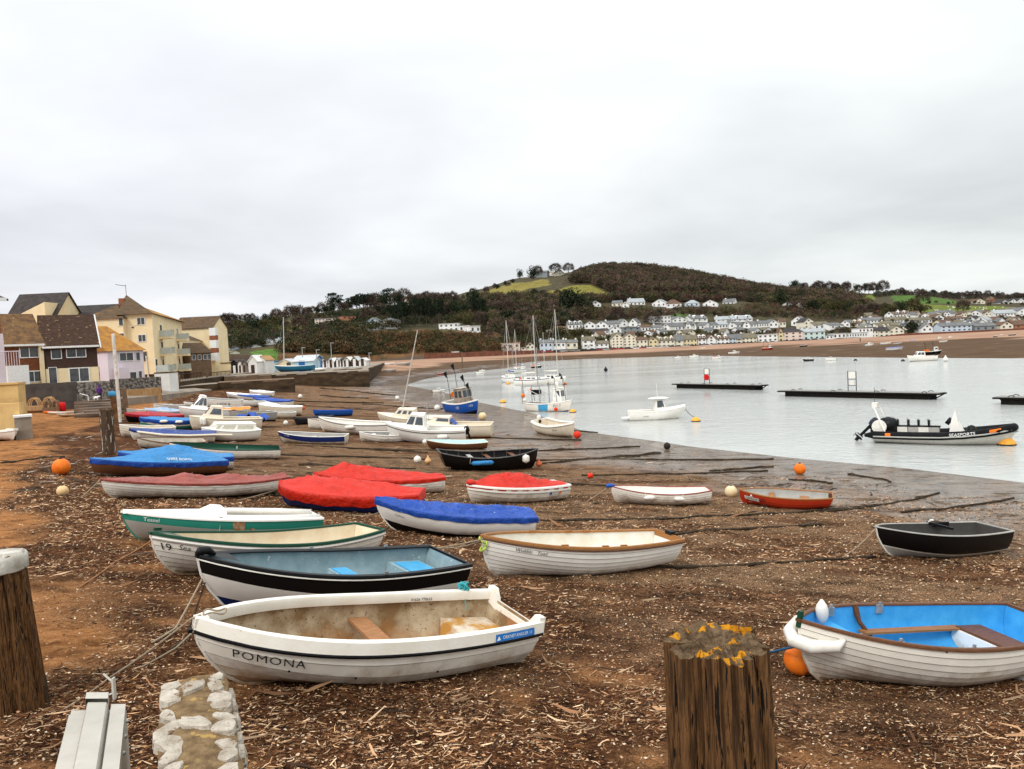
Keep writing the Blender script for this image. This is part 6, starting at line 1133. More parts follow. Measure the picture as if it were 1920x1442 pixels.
# slipway steps
o = empty('slipway', atd(178, 760, 74), label='broad dark stepped slipway between the sea wall and the old piles', cat='slipway'); o.location.z = 0; c0 = o.location.copy(); g = MB(); st_m = mat('weedy_steps', (.05, .035, .026), .8, (.2, .14, .1), 1.2, .6, 4, stretch=(.3, 1, 4))
for i in range(6): a, c = XD(142, 65.5+i*2), XD(220, 67.5+i*2); m_ = (a+c)/2; zt_ = 3.0+.13*i; g.box((m_.x-c0.x, m_.y-c0.y, (zt_+1.2)/2), ((c-a).length, 2.4, zt_-1.2))
g.obj('steps', st_m, o); g = MB(); g.tube([atd(150, 738, 78)-c0, atd(165, 742, 76)-c0, atd(166, 752, 76)-c0], .04, 5); g.obj('handrail', K_frame, o)
# cottage + apartments
b = Bld('cottage', 'pale pink cottage with a bright orange hipped roof', 'house', 203, 96, 270, 100, Z(235, 722, 98), Z(235, 656, 98), Z(215, 627, 98)+1.2, 8, K_pink, K_orange, 'hip', hipl=False); u = b.W/67
b.win((237-203)*u, Z(237, 669, 98), 1.9, 1.1); b.win((259-203)*u, Z(259, 668, 98), .6, 1.1, bars=0); b.win((241-203)*u, Z(241, 706, 98), 1.9, 1.2); b.win((261-203)*u, Z(261, 703, 98), .5, 1.0, bars=0); b.part('porch', K_pink, [((1.3, -.6, Z(210, 708, 98)), (1.4, 1.2, 2.4))])
b = Bld('house', 'big cream house with a steep dark roof behind the tile-hung pair', 'house', 10, 122, 100, 122, 4, Z(60, 612, 122), Z(60, 556, 122)+.8, 11, K_cream, K_dark); b.win(b.W*.7, Z(75, 596, 122), .6, .6, bars=0)
g = MB(); x0_, y0_ = b.W*.15, -.12; g.add([(b.W*.15, -.12, b.h-2), (b.W*.93, -.12, b.h-2), (b.W*.93, -.12, Z(90, 566, 122)-b.z0), (b.W*.15, -.12, Z(25, 600, 122)-b.z0), (b.W*.15, 1.5, b.h-2), (b.W*.93, 4.5, b.h-2), (b.W*.93, 5.0, Z(90, 566, 122)-b.z0), (b.W*.15, 1.5, Z(25, 600, 122)-b.z0)], [(0, 1, 2, 3), (1, 5, 6, 2), (3, 2, 6, 7), (0, 3, 7, 4)]); g.obj('gable', K_cream, b.r)
Bld('apartment_wing', 'long cream wing under a dark slate roof, between the steep roof and main block', 'building', 98, 128, 205, 128, 4, Z(150, 606, 128), Z(150, 574, 128)+.3, 9, K_cream, K_dark)
b = Bld('apartment_wing', 'cream wing with a brown hipped roof left of the tall apartment block', 'building', 158, 117, 236, 117, 4, Z(200, 597, 117), Z(205, 566, 117), 10, K_cream, K_slate, 'hip', chim=(.62,)); b.win(b.W*.96, Z(232, 603, 117), .7, 1.2, bars=0); b.win(b.W*.96, Z(232, 632, 117), .7, 1.2, bars=0)
# tall block
zE = Z(291, 587, 118); zR = Z(246, 548, 120)
A, B_ = XD(236, 118), XD(291, 118); b = Bld('apartment_block', 'tall cream apartment block with balconies and an orange-streaked pyramid roof', 'building', 236, 118, 291, 118, 2.8, zE, zR, 29, K_cream, K_slate, 'none', over=0); bpy.data.objects.remove(KIDS[b.r.name].pop(), do_unlink=True)
C = XD(345, 148); d = Vector((*(B_-A), 0)).normalized(); iv = Matrix.Rotation(-b.r.rotation_euler.z, 3, 'Z'); c_l = iv@Vector((C.x-A.x, C.y-A.y, 0)); w_l = b.W; h = zE-b.z0; hr = zR-b.z0
bpy.data.objects.remove(b.wallo, do_unlink=True); KIDS[b.r.name].clear()
fp = [(0, 0), (w_l, 0), (c_l.x, c_l.y), (c_l.x-14, c_l.y)]
g = MB(); g.add([(x, y, 2.6) for x, y in fp]+[(x, y, h) for x, y in fp], [(0, 1, 5, 4), (1, 2, 6, 5), (2, 3, 7, 6), (3, 0, 4, 7), (4, 5, 6, 7)]); g.obj('wall', K_cream, b.r)
g = MB(); fq = [(x*.98+.1, y*.98+.4) for x, y in fp]; g.add([(x, y, 0) for x, y in fq]+[(x, y, 2.7) for x, y in fq], [(0, 1, 5, 4), (1, 2, 6, 5), (2, 3, 7, 6), (3, 0, 4, 7)]); g.obj('undercroft', K_brownst, b.r)
ap = iv@Vector((XD(246, 124).x-A.x, XD(246, 124).y-A.y, 0)); ap2 = iv@Vector((XD(268, 140).x-A.x, XD(268, 140).y-A.y, 0)); o_ = .5
e4 = [(-.6, -.6), (w_l+.5, -.7), (c_l.x+.7, c_l.y+.5), (c_l.x-14.5, c_l.y+.5)]
g = MB(); g.add([(x, y, h-.05) for x, y in e4]+[(ap.x, ap.y, hr), (ap2.x, ap2.y, hr-.6)], [(0, 1, 4), (1, 2, 5, 4), (2, 3, 5), (3, 0, 4, 5), (3, 2, 1, 0)], 0); g.m[1] = 1; g.m[5-4] = 1; rf = g.obj('roof', [K_slate, mat('orange_streaked_roof', (.12, .075, .045), .85, (.42, .21, .03), .35, .6, 5, lo=.42, hi=.56)], b.r)
g = MB(); g.tube([(ap.x, ap.y, hr), (ap.x, ap.y, hr+1.6)], .04, 4); g.tube([(ap.x-1.6, ap.y, hr+1.7), (ap.x, ap.y, hr+1.4)], .04, 4); g.obj('aerial', K_rail, rf)
b.W = w_l
for y in (602, 634): b.win(w_l*.62, Z(270, y, 118), 1.25, 1.15)
b.win(w_l*.66, Z(275, 668, 118), .8, 1.5, bars=0, frame=K_tan, name='door')
def fac(t, off, z): p = Vector((w_l, 0, 0)).lerp(Vector((c_l.x, c_l.y, 0)), t); n_ = Vector((c_l.y, -(c_l.x-w_l), 0)).normalized(); return p+n_*off+Vector((0, 0, z-b.z0))
fd = (Vector((c_l.x, c_l.y, 0))-Vector((w_l, 0, 0))).normalized(); fang = math.atan2(fd.y, fd.x); FL = math.hypot(c_l.x-w_l, c_l.y)
def balcony(b, t, z, wd=3.6):
    g = MB(); g.box(fac(t, .9, z), (wd, 1.8, .35), rz=fang); g.obj('balcony_slab', K_cream, b.r); g = MB()
    for k in range(9): q = fac(t+(k-4)*wd/8.4/FL, 1.75, z); g.tube([q, q+Vector((0, 0, 1.15))], .03, 4)
    g.box(fac(t, 1.75, z+1.2), (wd, .08, .08), rz=fang); g.box(fac(t-wd/2/FL, .9, z+.65), (.05, 1.7, 1.0), rz=fang); g.obj('balcony_rail', K_glassrail, b.r)
    g = MB(); g.box(fac(t, .03, z+1.15), (1.8, .1, 2.1), rz=fang); q = g.obj('balcony_door', K_frame, b.r); g = MB(); g.box(fac(t, .06, z+1.15), (1.5, .1, 1.85), rz=fang); g.obj('pane', K_pane, q)
for t, ys in ((.22, (641, 655, 688)), (.8, (0, 0, 0))):
    for lv in range(3): balcony(b, t, zE-3.6-lv*2.75)
balcony(b, .02, zE-3.6-2*2.75, 1.5)
b = Bld('apartment_block', 'stepped brown-roofed block right of the tall apartments', 'building', 345, 149, 381, 172, 3.0, Z(352, 635, 152), Z(352, 603, 152)-1, 9, K_cream, K_slate, 'hip'); b.win(b.W*.5, Z(362, 650, 160), 1.2, 1.6, bars=1); b.win(b.W*.8, Z(370, 650, 165), 1.2, 1.6, bars=1)
b = Bld('boat_house', 'low brown stone house with white windows beside the timber deck', 'house', 356, 146, 396, 150, 2.8, Z(375, 661, 148), Z(375, 643, 148), 6, K_brownst, K_slate)
for f_ in (.18, .45, .72, .92): b.win(b.W*f_, Z(370, 670, 148), .8, 1.0, bars=0)
b = Bld('apartment_block', 'far cream block with a dark gabled roof and stacked bay windows', 'building', 330, 171, 402, 171, 3.0, Z(390, 614, 171), Z(390, 592, 171), 9, K_cream, K_slate)
for k, y in enumerate((622, 645, 669)): b.part('bay_window', K_frame, [((b.W+.3, -.3, Z(405, y, 171)), (1.4, 1.4, 1.7))]); b.win(b.W+.3, Z(405, y, 171), 1.1, 1.1, bars=1) ; b.r.children
for k, y in enumerate((633, 657)): b.part('brick_band', K_brick, [((b.W+.3, -.28, Z(405, y, 171)), (1.4, 1.4, 1.0))])
# walls and decks in front of the apartments
wallbox('lean_to', 'white lean-to wall beside the garden wall', 288, 97, 316, 97, Z(300, 700, 97), 2.2, 2.5, K_white, cop=K_rail); wallbox('retaining_wall', 'dark retaining wall under the apartment deck', 316, 108, 470, 158, Z(340, 716, 112), 1.0, 3, K_quay, cop=K_conc)
def railing(label, x0, D0, x1, D1, z, h=1.1, n_=16):
    a, c = XD(x0, D0), XD(x1, D1); o = empty('railing', (a.x, a.y, z), label=label, cat='railing'); d = Vector((c.x-a.x, c.y-a.y, 0)); 
    for i in range(n_+1): q = d*(i/n_); g = MB(); g.tube([q, q+Vector((0, 0, h))], .045, 4); g.obj('baluster', K_rail, o)
    g = MB(); g.tube([Vector((0, 0, h)), d+Vector((0, 0, h))], .06, 4); g.obj('handrail', K_rail, o)
railing('dark timber railing on the deck left of the lamp posts', 330, 112, 377, 125, Z(350, 714, 116)); railing('rust-brown railing on the deck beside the boat sheds', 390, 130, 431, 142, Z(410, 709, 136))
for x, D_, yt, lab in ((333, 110, 703, 'leaning dark mooring pile at the left end of the deck'), (386, 128, 700, 'leaning mooring pile between the two deck railings')):
    o = empty('mooring_pile', atd(x, 730, D_), label=lab, cat='post'); g = MB(); p0 = o.location; q = atd(x+3, yt, D_)-p0; g.tube([(-.3, 0, -.8), q*.5, q], [.25, .22, .2], 8); g.obj('timber', K_timber, o)
a, c = XD(235, 74), XD(410, 118); o = empty('concrete_ramp', (0, 0, 0), label='pale concrete ramp sloping down from the timber bulkhead', cat='ramp'); g = MB(); z_ = Z(240, 742, 78)
P_ = [atd(225, 748, 80), atd(300, 741, 88), atd(405, 729, 118), atd(400, 725, 124), atd(300, 732, 96), atd(235, 738, 86)]; g.add(P_+[p-Vector((0, 0, 2.5)) for p in P_], [(0, 1, 2, 3, 4, 5), (0, 6, 7, 1), (1, 7, 8, 2), (2, 8, 9, 3)]); g.obj('slab', K_conc, o)
# jetty + quay (stone masses), quay top is a plateau
def quay(name, label, pts, ztop, zbot, m, top=K_conc, cat='quay'):
    o = empty(name, (pts[0][0], pts[0][1], zbot), label=label, cat=cat); P2 = [Vector((p[0]-pts[0][0], p[1]-pts[0][1], 0)) for p in pts]; n_ = len(P2); g = MB(); h = ztop-zbot
    for i in range(n_):
        a, c = P2[i], P2[(i+1) % n_]; k = max(2, int((c-a).length/2)); g.grid([[a.lerp(c, j/k)+Vector((noise.noise(Vector((j, z_*3, i)))*.12, noise.noise(Vector((j, z_*3, i+9)))*.12, h*z_)) for j in range(k+1)] for z_ in (0, .25, .5, .75, 1)])
    g.obj('wall', m, o); g = MB(); g.add([p+Vector((0, 0, h+.02)) for p in P2]+[p+Vector((0, 0, h-.25)) for p in P2], [tuple(range(n_))]+[(i, n_+i, n_+(i+1) % n_, (i+1) % n_) for i in range(n_)]); g.obj('paving', top, o); return o
ZQ = Z(600, 699, 150)
quay('stone_quay', 'long dark stone quay wall with huts on top, ending on open sand', [XD(498, 152), XD(690, 152), XD(688, 172), XD(720, 260), XD(400, 300), XD(395, 162)], ZQ, 0, K_quay)
quay('stone_jetty', 'lower dark stone jetty in front of the quay, nearest the blue-covered boats', [XD(404, 118), XD(550, 121), XD(548, 127), XD(408, 126)], Z(480, 714, 120), .3, K_quay, top=K_brownst); quay('stone_jetty', 'middle stone ledge with a brown coping between jetty and quay', [XD(418, 134), XD(507, 138), XD(505, 150), XD(420, 150)], Z(460, 704, 136), .5, K_brownst)
quay('stone_jetty', 'low dark wall running left of the jetty towards the ramp', [XD(330, 110), XD(405, 116), XD(405, 122), XD(335, 118)], Z(370, 722, 114), .6, K_quay)
# huts and sheds on the quay
def hut(label, xL, xR, D_, yE, yR, wall, roofm, roof='end', dep=6, door=None, cat='hut', base=None, name='beach_hut', group=None, w_=()):
    b = Bld(name, label, cat, xL, D_, xR, D_, (base or ZQ)-.05, Z((xL+xR)/2, yE, D_), Z((xL+xR)/2, yR, D_), dep, wall, roofm, roof, over=.2, group=group)
    if door is not None: b.win(b.W*.5, b.z0+1.1, min(.9, b.W*.4), 2.0, simple=True, pane=door, name='door')
    for f_, y in w_: b.win(b.W*f_, Z(xL, y, D_), .9, .8, simple=True)
    return b
KB = K_rail; K_huts = mat('dark_felt_roof', (.06, .05, .045), .9, (.1, .08, .07), 1); K_skyw = mat('pale_blue_board', (.42, .60, .68), .7, (.36, .54, .62), .6); K_blued = mat('strong_blue_paint', (.02, .14, .42), .5); K_wroof = mat('pale_metal_roof', (.50, .52, .52), .5, (.40, .42, .42), .7)
hut('long white shed with skylights in a mossy roof behind the dark hut', 410, 470, 186, 676, 668, K_white, K_mossy, 'par'); hut('cream flat-roofed garage at the left of the huts', 413, 432, 168, 681, 679, K_cream, K_brownst, 'flat'); hut('black weatherboard hut left of the twin white huts', 433, 444, 166, 680, 675, mat('black_boards', (.02, .016, .014), .7), K_huts, door=K_white)
hut('narrow white hut with a dark doorway beside the black hut', 445, 453, 165, 681, 676, K_white, K_huts, door=KB); hut('narrow grey hut between white huts', 453, 461, 165, 682, 677, K_conc, K_huts, door=KB); hut('tall white gabled boat shed, left one of the pair', 465, 481, 160, 677, 667, K_white, K_white, door=KB); hut('tall white gabled boat shed, right one of the pair', 482, 497, 164, 675, 668, K_white, K_tan, door=KB)
hut('small blue shed left of the pale blue workshop', 499, 514, 178, 679, 675, K_skyw, K_blued, 'flat'); hut('beige rendered workshop joined to the pale blue one', 518, 548, 172, 682, 674, K_cream, K_wroof, w_=((.75, 684),)); hut('pale blue workshop with a strong blue door and window', 548, 587, 170, 678, 671, K_skyw, K_wroof, 'par', w_=()).win(2.0, ZQ+1.2, 1.3, 2.4, simple=True, pane=K_blued, name='door')
hut('navy-ended white boat store behind the pale blue workshop', 552, 592, 185, 672, 667, K_blued, K_wroof, 'par')
for i, (x0, x1, yE_, yR_, wl, rf_) in enumerate(((596, 604, 680, 675, K_white, K_wroof), (604, 613, 679, 673, K_white, K_huts), (614, 625, 678, 672, K_white, K_white), (627, 636, 678, 672, K_rail, K_wroof), (636, 644, 677, 672, K_white, K_huts), (644, 656, 677, 670, K_rail, K_white), (657, 670, 676, 669, K_rail, K_wroof), (672, 685, 676, 672, K_white, K_white))):
    hut(['white hut with a grey roof, first from the lamp post', 'white hut with a dark roof, second in the quay row', 'broad all-white hut, third in the quay row', 'dark boarded hut with a pale roof, fourth in the quay row', 'slim white hut with a dark roof, fifth in the quay row', 'dark hut with a bright white roof, sixth in the quay row', 'dark hut with a pale grey roof, seventh in the quay row', 'last low white hut at the tip of the quay row'][i], x0, x1, 205, yE_, yR_, wl, rf_, door=KB if wl is K_white else K_white, group='huts along the quay')
for x, yt, yb, D_, lab in ((568, 652, 680, 178, 'grey lamp post left of the pale blue workshop roof'), (595, 656, 690, 168, 'grey lamp post at the first quay hut'), (622, 643, 676, 190, 'tallest grey lamp post behind the quay huts'), (429, 628, 676, 180, 'lamp post among trees left of the sheds'), (693, 662, 685, 210, 'short lamp post at the sand spit')):
    p = atd(x, yb, D_); o = empty('lamp_post', p, label=lab, cat='lamp post'); h = Z(x, yt, D_)-p.z; g = MB(); g.tube([(0, 0, -1), (0, 0, h)], [.12, .08], 6); g.obj('pole', M_metal, o); g = MB(); g.box((.3, 0, h), (.9, .3, .16)); g.obj('lamp_head', M_metal, o)
# yacht laid up on the quay
p = atd(552, 693, 160); H = Hull(8.5, 2.6, 1.1, sb=.3, rake=.14, em=.5); o = empty('yacht', Vector((p.x, p.y, ZQ+.3)), (0, 0, math.radians(172)), 'teal-hulled yacht laid up on the quay with a tall mast', 'yacht'); make_boat(o, H, 1, [(.4, M_navy), (1, mat('petrol_blue_paint', (.02, .14, .24), .4))], clink=0, gun=(M_white2, .05, .03, .05), inner=M_white2, floor=.6); deck(o, H, 0, .95, M_white2, .02)
g = MB(); g.tube([(2.2, 0, 1.2), (1.7, 0, 11.3)], [.11, .08], 7); g.obj('mast', mat('silver_mast', (.55, .52, .46), .4), o); g = MB(); g.tube([(4.2, 0, 1.2), (1.7, 0, 11.2)], .02, 4); g.obj('forestay', M_metal, o)
for a in [(600, 694, 26, 'covered dinghy stored on the quay left of the lamp post'), (640, 692, 34, 'grey dinghy stored near the end of the quay'), (668, 691, 30, 'white dinghy stored at the end of the quay')]:
    p = atd(a[0], 697, 165); L_ = a[2]*165/F; H = Hull(L_, 1.5, .5, sb=.1); o = empty('rowing_boat', Vector((p.x, p.y, ZQ+.03)), (0, 0, random.uniform(-.2, .2)), a[3], 'dinghy', 'dinghies stored on the quay'); make_boat(o, H, 1, [(1, M_white2)], clink=0, gun=None, inner=M_grey); cover(o, H, [(0, .05), (.5, .2), (1, .05)], .1, [T_grey, M_grey, M_white2][hash(a[0]) % 3 if False else (a[0]//30) % 3])
# ---------------- posts, poles
def pile(label, base, top, r0, r1, D_=None, m=K_timber, name='mooring_pile', topm=None, jag=.12, n_=40, groove=.05, seed=0, gap=0, lean=None):
    p0 = Vector(base); ax = Vector(top)-p0; h = ax.length; o = empty(name, p0, label=label, cat='post'); rows = []; nr = 40 if n_ > 100 else 26 if r0 > .15 else 10
    Rm = ax.to_track_quat('Z', 'Y').to_matrix()
    rcx = random.Random(int(seed*7+5)); CR = [(rcx.uniform(0, 2*math.pi), rcx.uniform(.022, .05), rcx.uniform(.06, .17), 0) for _ in range(34 if gap or n_ >= 70 else 0)]
    def rad(th, z): 
        q = 1+groove*(1.6*noise.noise(Vector((math.cos(th)*3.2+seed, math.sin(th)*3.2, z*.5)))+1.0*noise.noise(Vector((math.cos(th)*9, math.sin(th)*9+seed, z*.9)))-1.6*max(0, .32-abs(noise.noise(Vector((math.cos(th)*5, math.sin(th)*5, z*.25+seed))))*2.4))
        for ca, cw, cdp, cz in CR:
            dd = ((th-ca-.10*noise.noise(Vector((z*2.2, ca*3, seed)))+math.pi) % (2*math.pi))-math.pi
            if abs(dd) < .2: q -= cdp*math.exp(-(dd/cw)**2)*max(0, min(1, .55+1.5*noise.noise(Vector((z*1.3, ca*5, 1))) + (z/h-.5)*.6))
        q -= gap*math.exp(-((((th-4.08+math.pi) % (2*math.pi))-math.pi)/.10)**2)
        return q
    for i in range(nr+1):
        z = h*i/nr; rr_ = r0+(r1-r0)*i/nr; rows.append([Rm@Vector((rr_*rad(2*math.pi*k/n_, z)*math.cos(2*math.pi*k/n_), rr_*rad(2*math.pi*k/n_, z)*math.sin(2*math.pi*k/n_), z+(jag*(noise.noise(Vector((math.cos(2*math.pi*k/n_)*2, math.sin(2*math.pi*k/n_)*2, seed)))) if i == nr else 0))) for k in list(range(n_))+[0]])
    g = MB(); g.grid(rows); g.obj('timber', m, o, auto=50)
    g = MB(); rg = []; hN = rows[-1]
    c = Rm@Vector((0, 0, h))
    for f_ in (1, .97, .9, .82, .72, .6, .48, .36, .24, .12, .04): rg.append([c+(q-c)*f_+Rm@Vector((0, 0, (jag*.9*noise.noise(Vector((q.x*22*f_, q.y*22*f_, seed)))+.008*math.sin(f_*23)-(jag*.9*math.exp(-((q.x*f_*.62+q.y*f_*-.78+.0)/.035)**2) if gap else 0)) if f_ < 1 else 0)) for q in hN])
    g.grid(rg[::-1]); g.obj('end_grain', topm or m, o, auto=50); return o
M_oldwood = mat('split_old_timber', (.055, .026, .011), .85, (.20, .092, .032), 9.0, 1.0, 20, stretch=(6, 6, .45), lo=.42, hi=.60, spots=((.010, .006, .004), 9, .57)); M_lichen = mat('lichen_end_grain', (.075, .045, .026), .95, (.20, .135, .075), 26, 1, 70, spots=((.60, .26, .014), 11, .535))
c = atd(1343, 1205, 2.55); pile('split timber mooring post with orange lichen in the right foreground', (c.x+.08, 2.62, 3.0), (c.x, c.y, c.z), .23, .172, m=M_oldwood, topm=M_lichen, n_=240, groove=.10, gap=.34, jag=.03, seed=3, name='mooring_post')
c = atd(22, 1048, 6.7); zb_ = gz1(c.x, 6.9); b0 = hit(30, 1335); pl_ = pile('thick brown mooring post with a white painted cap at the left edge', (b0.x-.06, b0.y+.15, b0.z-.2), (b0.x-.15, b0.y+.15, zpx(22, 1050, b0.y)), .25, .215, m=M_oldwood, topm=mat('white_cap_paint', (.62, .60, .55), .8, (.3, .26, .2), 5, .5), n_=180, groove=.07, seed=8, jag=.06, name='mooring_post')
zt_ = zpx(22, 1050, b0.y); o = empty('post_cap', (b0.x-.15, b0.y+.15, zt_), label='white painted band on the head of the left mooring post', cat='cap'); g = MB(); g.lathe([(.222, -.13), (.232, -.12), (.235, -.01), (.222, .02), (.12, .03), (.01, .025)], 28); g.obj('band', mat('white_cap_paint', (.62, .60, .55), .8, (.3, .26, .2), 5, .5), o, smooth=True)
g = MB(); ch = [hit(92, 1325)+Vector((0, 0, .02)), atd(88, 1290, b0.y-.1), atd(84, 1268, b0.y-.1)]
o = empty('chain', ch[0], label='rusty chain hanging at the foot of the left mooring post', cat='chain')
for i in range(12): q = ch[0].lerp(ch[2], i/11)-ch[0]; g.tube([q+Vector((0, 0, -.02)), q+Vector((.012, 0, 0)), q+Vector((0, 0, .02)), q+Vector((-.012, 0, 0)), q+Vector((0, 0, -.02))], .005, 4)
g.obj('links', M_darkrope, o)
def groundpile(label, xb, yb, xt, yt, w_px, m=K_timber, **k):
    b_ = hit(xb, yb); r_ = w_px*b_.y/F/2; return pile(label, b_-Vector((0, 0, .3)), atd(xt, yt, b_.y), r_, r_*.95, m=m, **k)
M_guano = mat('guano_timber', (.10, .06, .035), .9, (.05, .03, .02), 4, .8, 12, stretch=(3, 3, .5), spots=((.6, .57, .5), 2.6, .60))
groundpile('weathered pile with white droppings standing on the sand at left', 205, 852, 198, 768, 23, M_guano, n_=30); o1 = groundpile('rust-brown pile with a blue painted top beside the white pole', 222, 788, 210, 738, 11, mat('rusty_pile', (.28, .13, .05), .9, (.06, .035, .02), 2, .6), n_=20)
b_ = hit(222, 788); q = atd(210, 738, b_.y); o = empty('pile_cap', q, label='blue and white cap on the rust-brown pile', cat='cap'); g = MB(); g.lathe([(.26, -.2), (.28, -.15), (.28, .16), (.02, .2)], 14); g.obj('cap', M_skyblue, o, smooth=True)
groundpile('leaning grey pile just right of the white pole', 238, 782, 232, 728, 9, n_=20); groundpile('white painted pole standing tall before the pale pink cottage', 226, 792, 212, 627, 6.5, mat('flaking_white_paint', (.74, .72, .66), .7, (.5, .42, .32), 3), n_=14, groove=.01); groundpile('thin white pole in front of the garden wall', 281, 733, 274, 668, 3.2, mat('flaking_white_paint', (.74, .72, .66), .7), n_=10, groove=.01)
groundpile('channel marker post on the sand spit', 867, 690, 866, 661, 2.2, n_=8)
# ---------------- stone wall stub and metal channel in the foreground
def wz(x, y, z): return atz(x, y, z)
zt = 5.15; A1, B1, C1, D1 = wz(306, 1442, zt), wz(446, 1442, zt), wz(414, 1268, zt), wz(311, 1278, zt); o = empty('rubble_wall', (D1+C1)/2, label='lichened rubble wall stub of white stones in the left foreground', cat='wall'); c0 = o.location.copy()
ax = ((A1+B1)/2-c0); ax.z = 0; Lw = ax.length+1.2; ax.normalize(); side = Vector((-ax.y, ax.x, 0)); side = side if side.x > 0 else -side; wd = (B1-A1).length; rs = np.random.default_rng(4)
g = MB(); rows = []
for i in range(26):
    t = i/25*Lw; w0 = wd/2*(1+.05*math.sin(i*1.7)); rows.append([ax*t+side*s*w0+Vector((0, 0, z_+.02*noise.noise(Vector((i*.6, s*3, z_))))) for s, z_ in ((-1.02, -2.2), (-1, -.03), (-.6, 0), (0, .015), (.6, 0), (1, -.03), (1.02, -2.2))])
g.grid(rows); f0 = rows[0]; g.add(f0, [tuple(range(7))]); g.obj('mortar_core', mat('ochre_mortar', (.27, .18, .09), .95, (.13, .08, .04), 14, 1, 60, spots=((.42, .27, .09), 9, .60)), o, auto=60)
M_wst = mat('white_limestone', (.56, .50, .42), .9, (.30, .25, .19), 7, 1, 40, spots=((.2, .13, .07), 16, .60))
def stone(cx_, cy_, cz_, a, bq, hq, rot):
    n_ = 11; ang = sorted(np.linspace(0, 2*math.pi, n_, endpoint=False)+rs.uniform(-.2, .2, n_)); out = [(math.cos(q)*a*rs.uniform(.75, 1.1), math.sin(q)*bq*rs.uniform(.75, 1.1)) for q in ang]; cr_, sr_ = math.cos(rot), math.sin(rot); base = ax*cx_+side*cy_+Vector((0, 0, cz_)); vs = []
    for f_, z_ in ((1.08, -.05), (1.0, hq*.55), (.86, hq*.9), (.45, hq*1.1)): vs += [base+ax*((x*cr_-y*sr_)*f_)+side*((x*sr_+y*cr_)*f_)+Vector((0, 0, z_+rs.uniform(-.004, .004))) for x, y in out]
    gg = MB(); gg.add(vs, [(k*n_+i, k*n_+(i+1) % n_, (k+1)*n_+(i+1) % n_, (k+1)*n_+i) for k in range(3) for i in range(n_)]+[tuple(3*n_+i for i in range(n_))]); return gg
gg = MB(); t = .05
while t < Lw:
    for cy_ in (-.36, -.02, .34):
        if rs.random() < (.5 if abs(cy_) < .2 else .10): continue
        q = stone(t+rs.uniform(-.03, .03), cy_*wd+rs.uniform(-.012, .012), .022 if abs(cy_) < .2 else .004, rs.uniform(.06, .115), rs.uniform(.036, .066), rs.uniform(.003, .012), rs.uniform(-.7, .7)); n0 = len(gg.v); gg.v += q.v; gg.f += [tuple(i+n0 for i in f_) for f_ in q.f]; gg.m += q.m
    t += .14
# stones standing proud on the end and right face
for zz_ in np.arange(-.12, -1.9, -.17):
    for sx_ in (-.33, .02, .35):
        c_ = side*sx_*wd+Vector((0, 0, zz_+rs.uniform(-.02, .02))); rx, rz_ = rs.uniform(.05, .075), rs.uniform(.05, .075); gg.add([c_+side*math.cos(a_)*rx*f_+Vector((0, 0, math.sin(a_)*rz_*f_))-ax*d_ for f_, d_ in ((1, -.01), (.85, .03), (.4, .04)) for a_ in np.linspace(0, 2*math.pi, 8)[:-1]], [(k*7+i, k*7+(i+1) % 7, (k+1)*7+(i+1) % 7, (k+1)*7+i) for k in range(2) for i in range(7)]+[tuple(14+i for i in range(7))])
    for tx in np.arange(.1, Lw, .19):
        c_ = ax*tx+side*wd/2+Vector((0, 0, zz_+rs.uniform(-.02, .02))); gg.add([c_+ax*math.cos(a_)*rs.uniform(.07, .09)*f_+Vector((0, 0, math.sin(a_)*.07*f_))+side*d_ for f_, d_ in ((1, -.01), (.85, .03), (.4, .04)) for a_ in np.linspace(0, 2*math.pi, 8)[:-1]], [(k*7+(i+1) % 7, k*7+i, (k+1)*7+i, (k+1)*7+(i+1) % 7) for k in range(2) for i in range(7)]+[tuple(14+i for i in range(7))[::-1]])
gg.obj('stones', M_wst, o, auto=40)
zt = 5.0; A1, B1, C1, D1 = wz(98, 1442, zt), wz(228, 1442, zt), wz(216, 1312, zt), wz(152, 1330, zt); o = empty('flood_gate_channel', D1, label='grey metal flood-gate channel with a raised centre strip, bottom left', cat='metal channel'); M_gm = mat('dull_cream_metal', (.46, .43, .37), .5, (.36, .33, .28), 2.5, .15, 60, spots=((.3, .24, .17), 9, .70), spec=.5)
ax = ((A1+B1)/2-(C1+D1)/2); Lm = ax.length+1.2; ax.normalize(); sd = (B1-A1).normalized(); wd = (B1-A1).length*.94; up = Vector((0, 0, 1)); c0 = (C1+D1)/2-D1
def sweep(profile, name, m=M_gm, l0=0, l1=Lm):
    g = MB(); r0 = [c0+sd*x+up*z+ax*l0 for x, z in profile]; r1 = [c0+sd*x+up*z+ax*l1 for x, z in profile]; g.grid([r0+[r0[0]], r1+[r1[0]]]); g.add(r0, [tuple(range(len(r0)))]); return g.obj(name, m, o, auto=30)
sweep([(-wd*.5, -.035), (-wd*.5, -.9), (wd*.5, -.9), (wd*.5, -.035)], 'body'); sweep([(-wd*.5, -.03), (-wd*.5, -.01), (-wd*.22, -.01), (-wd*.22, -.03)], 'left_flange', l0=.12); sweep([(wd*.24, -.03), (wd*.24, .01), (wd*.5, .01), (wd*.5, -.03)], 'right_flange', l0=.02); sweep([(-wd*.2, -.03), (-wd*.19, .02), (-wd*.17, .03), (wd*.16, .03), (wd*.18, .02), (wd*.2, -.03)], 'centre_strip', l0=.04)
sweep([(-wd*.22, .0), (-wd*.22, .05), (wd*.19, .05), (wd*.19, .0)], 'end_lip', l0=-.06, l1=.035); g = MB(); b_ = c0+sd*wd*.12-ax*.04; g.tube([b_+up*.03, b_+sd*.05+up*.05, b_+sd*.055+up*.12, b_+up*.17], [.008]*4, 4); g.box(b_+sd*.06+up*.08, (.01, .03, .13)); g.obj('latch', M_gm, o)
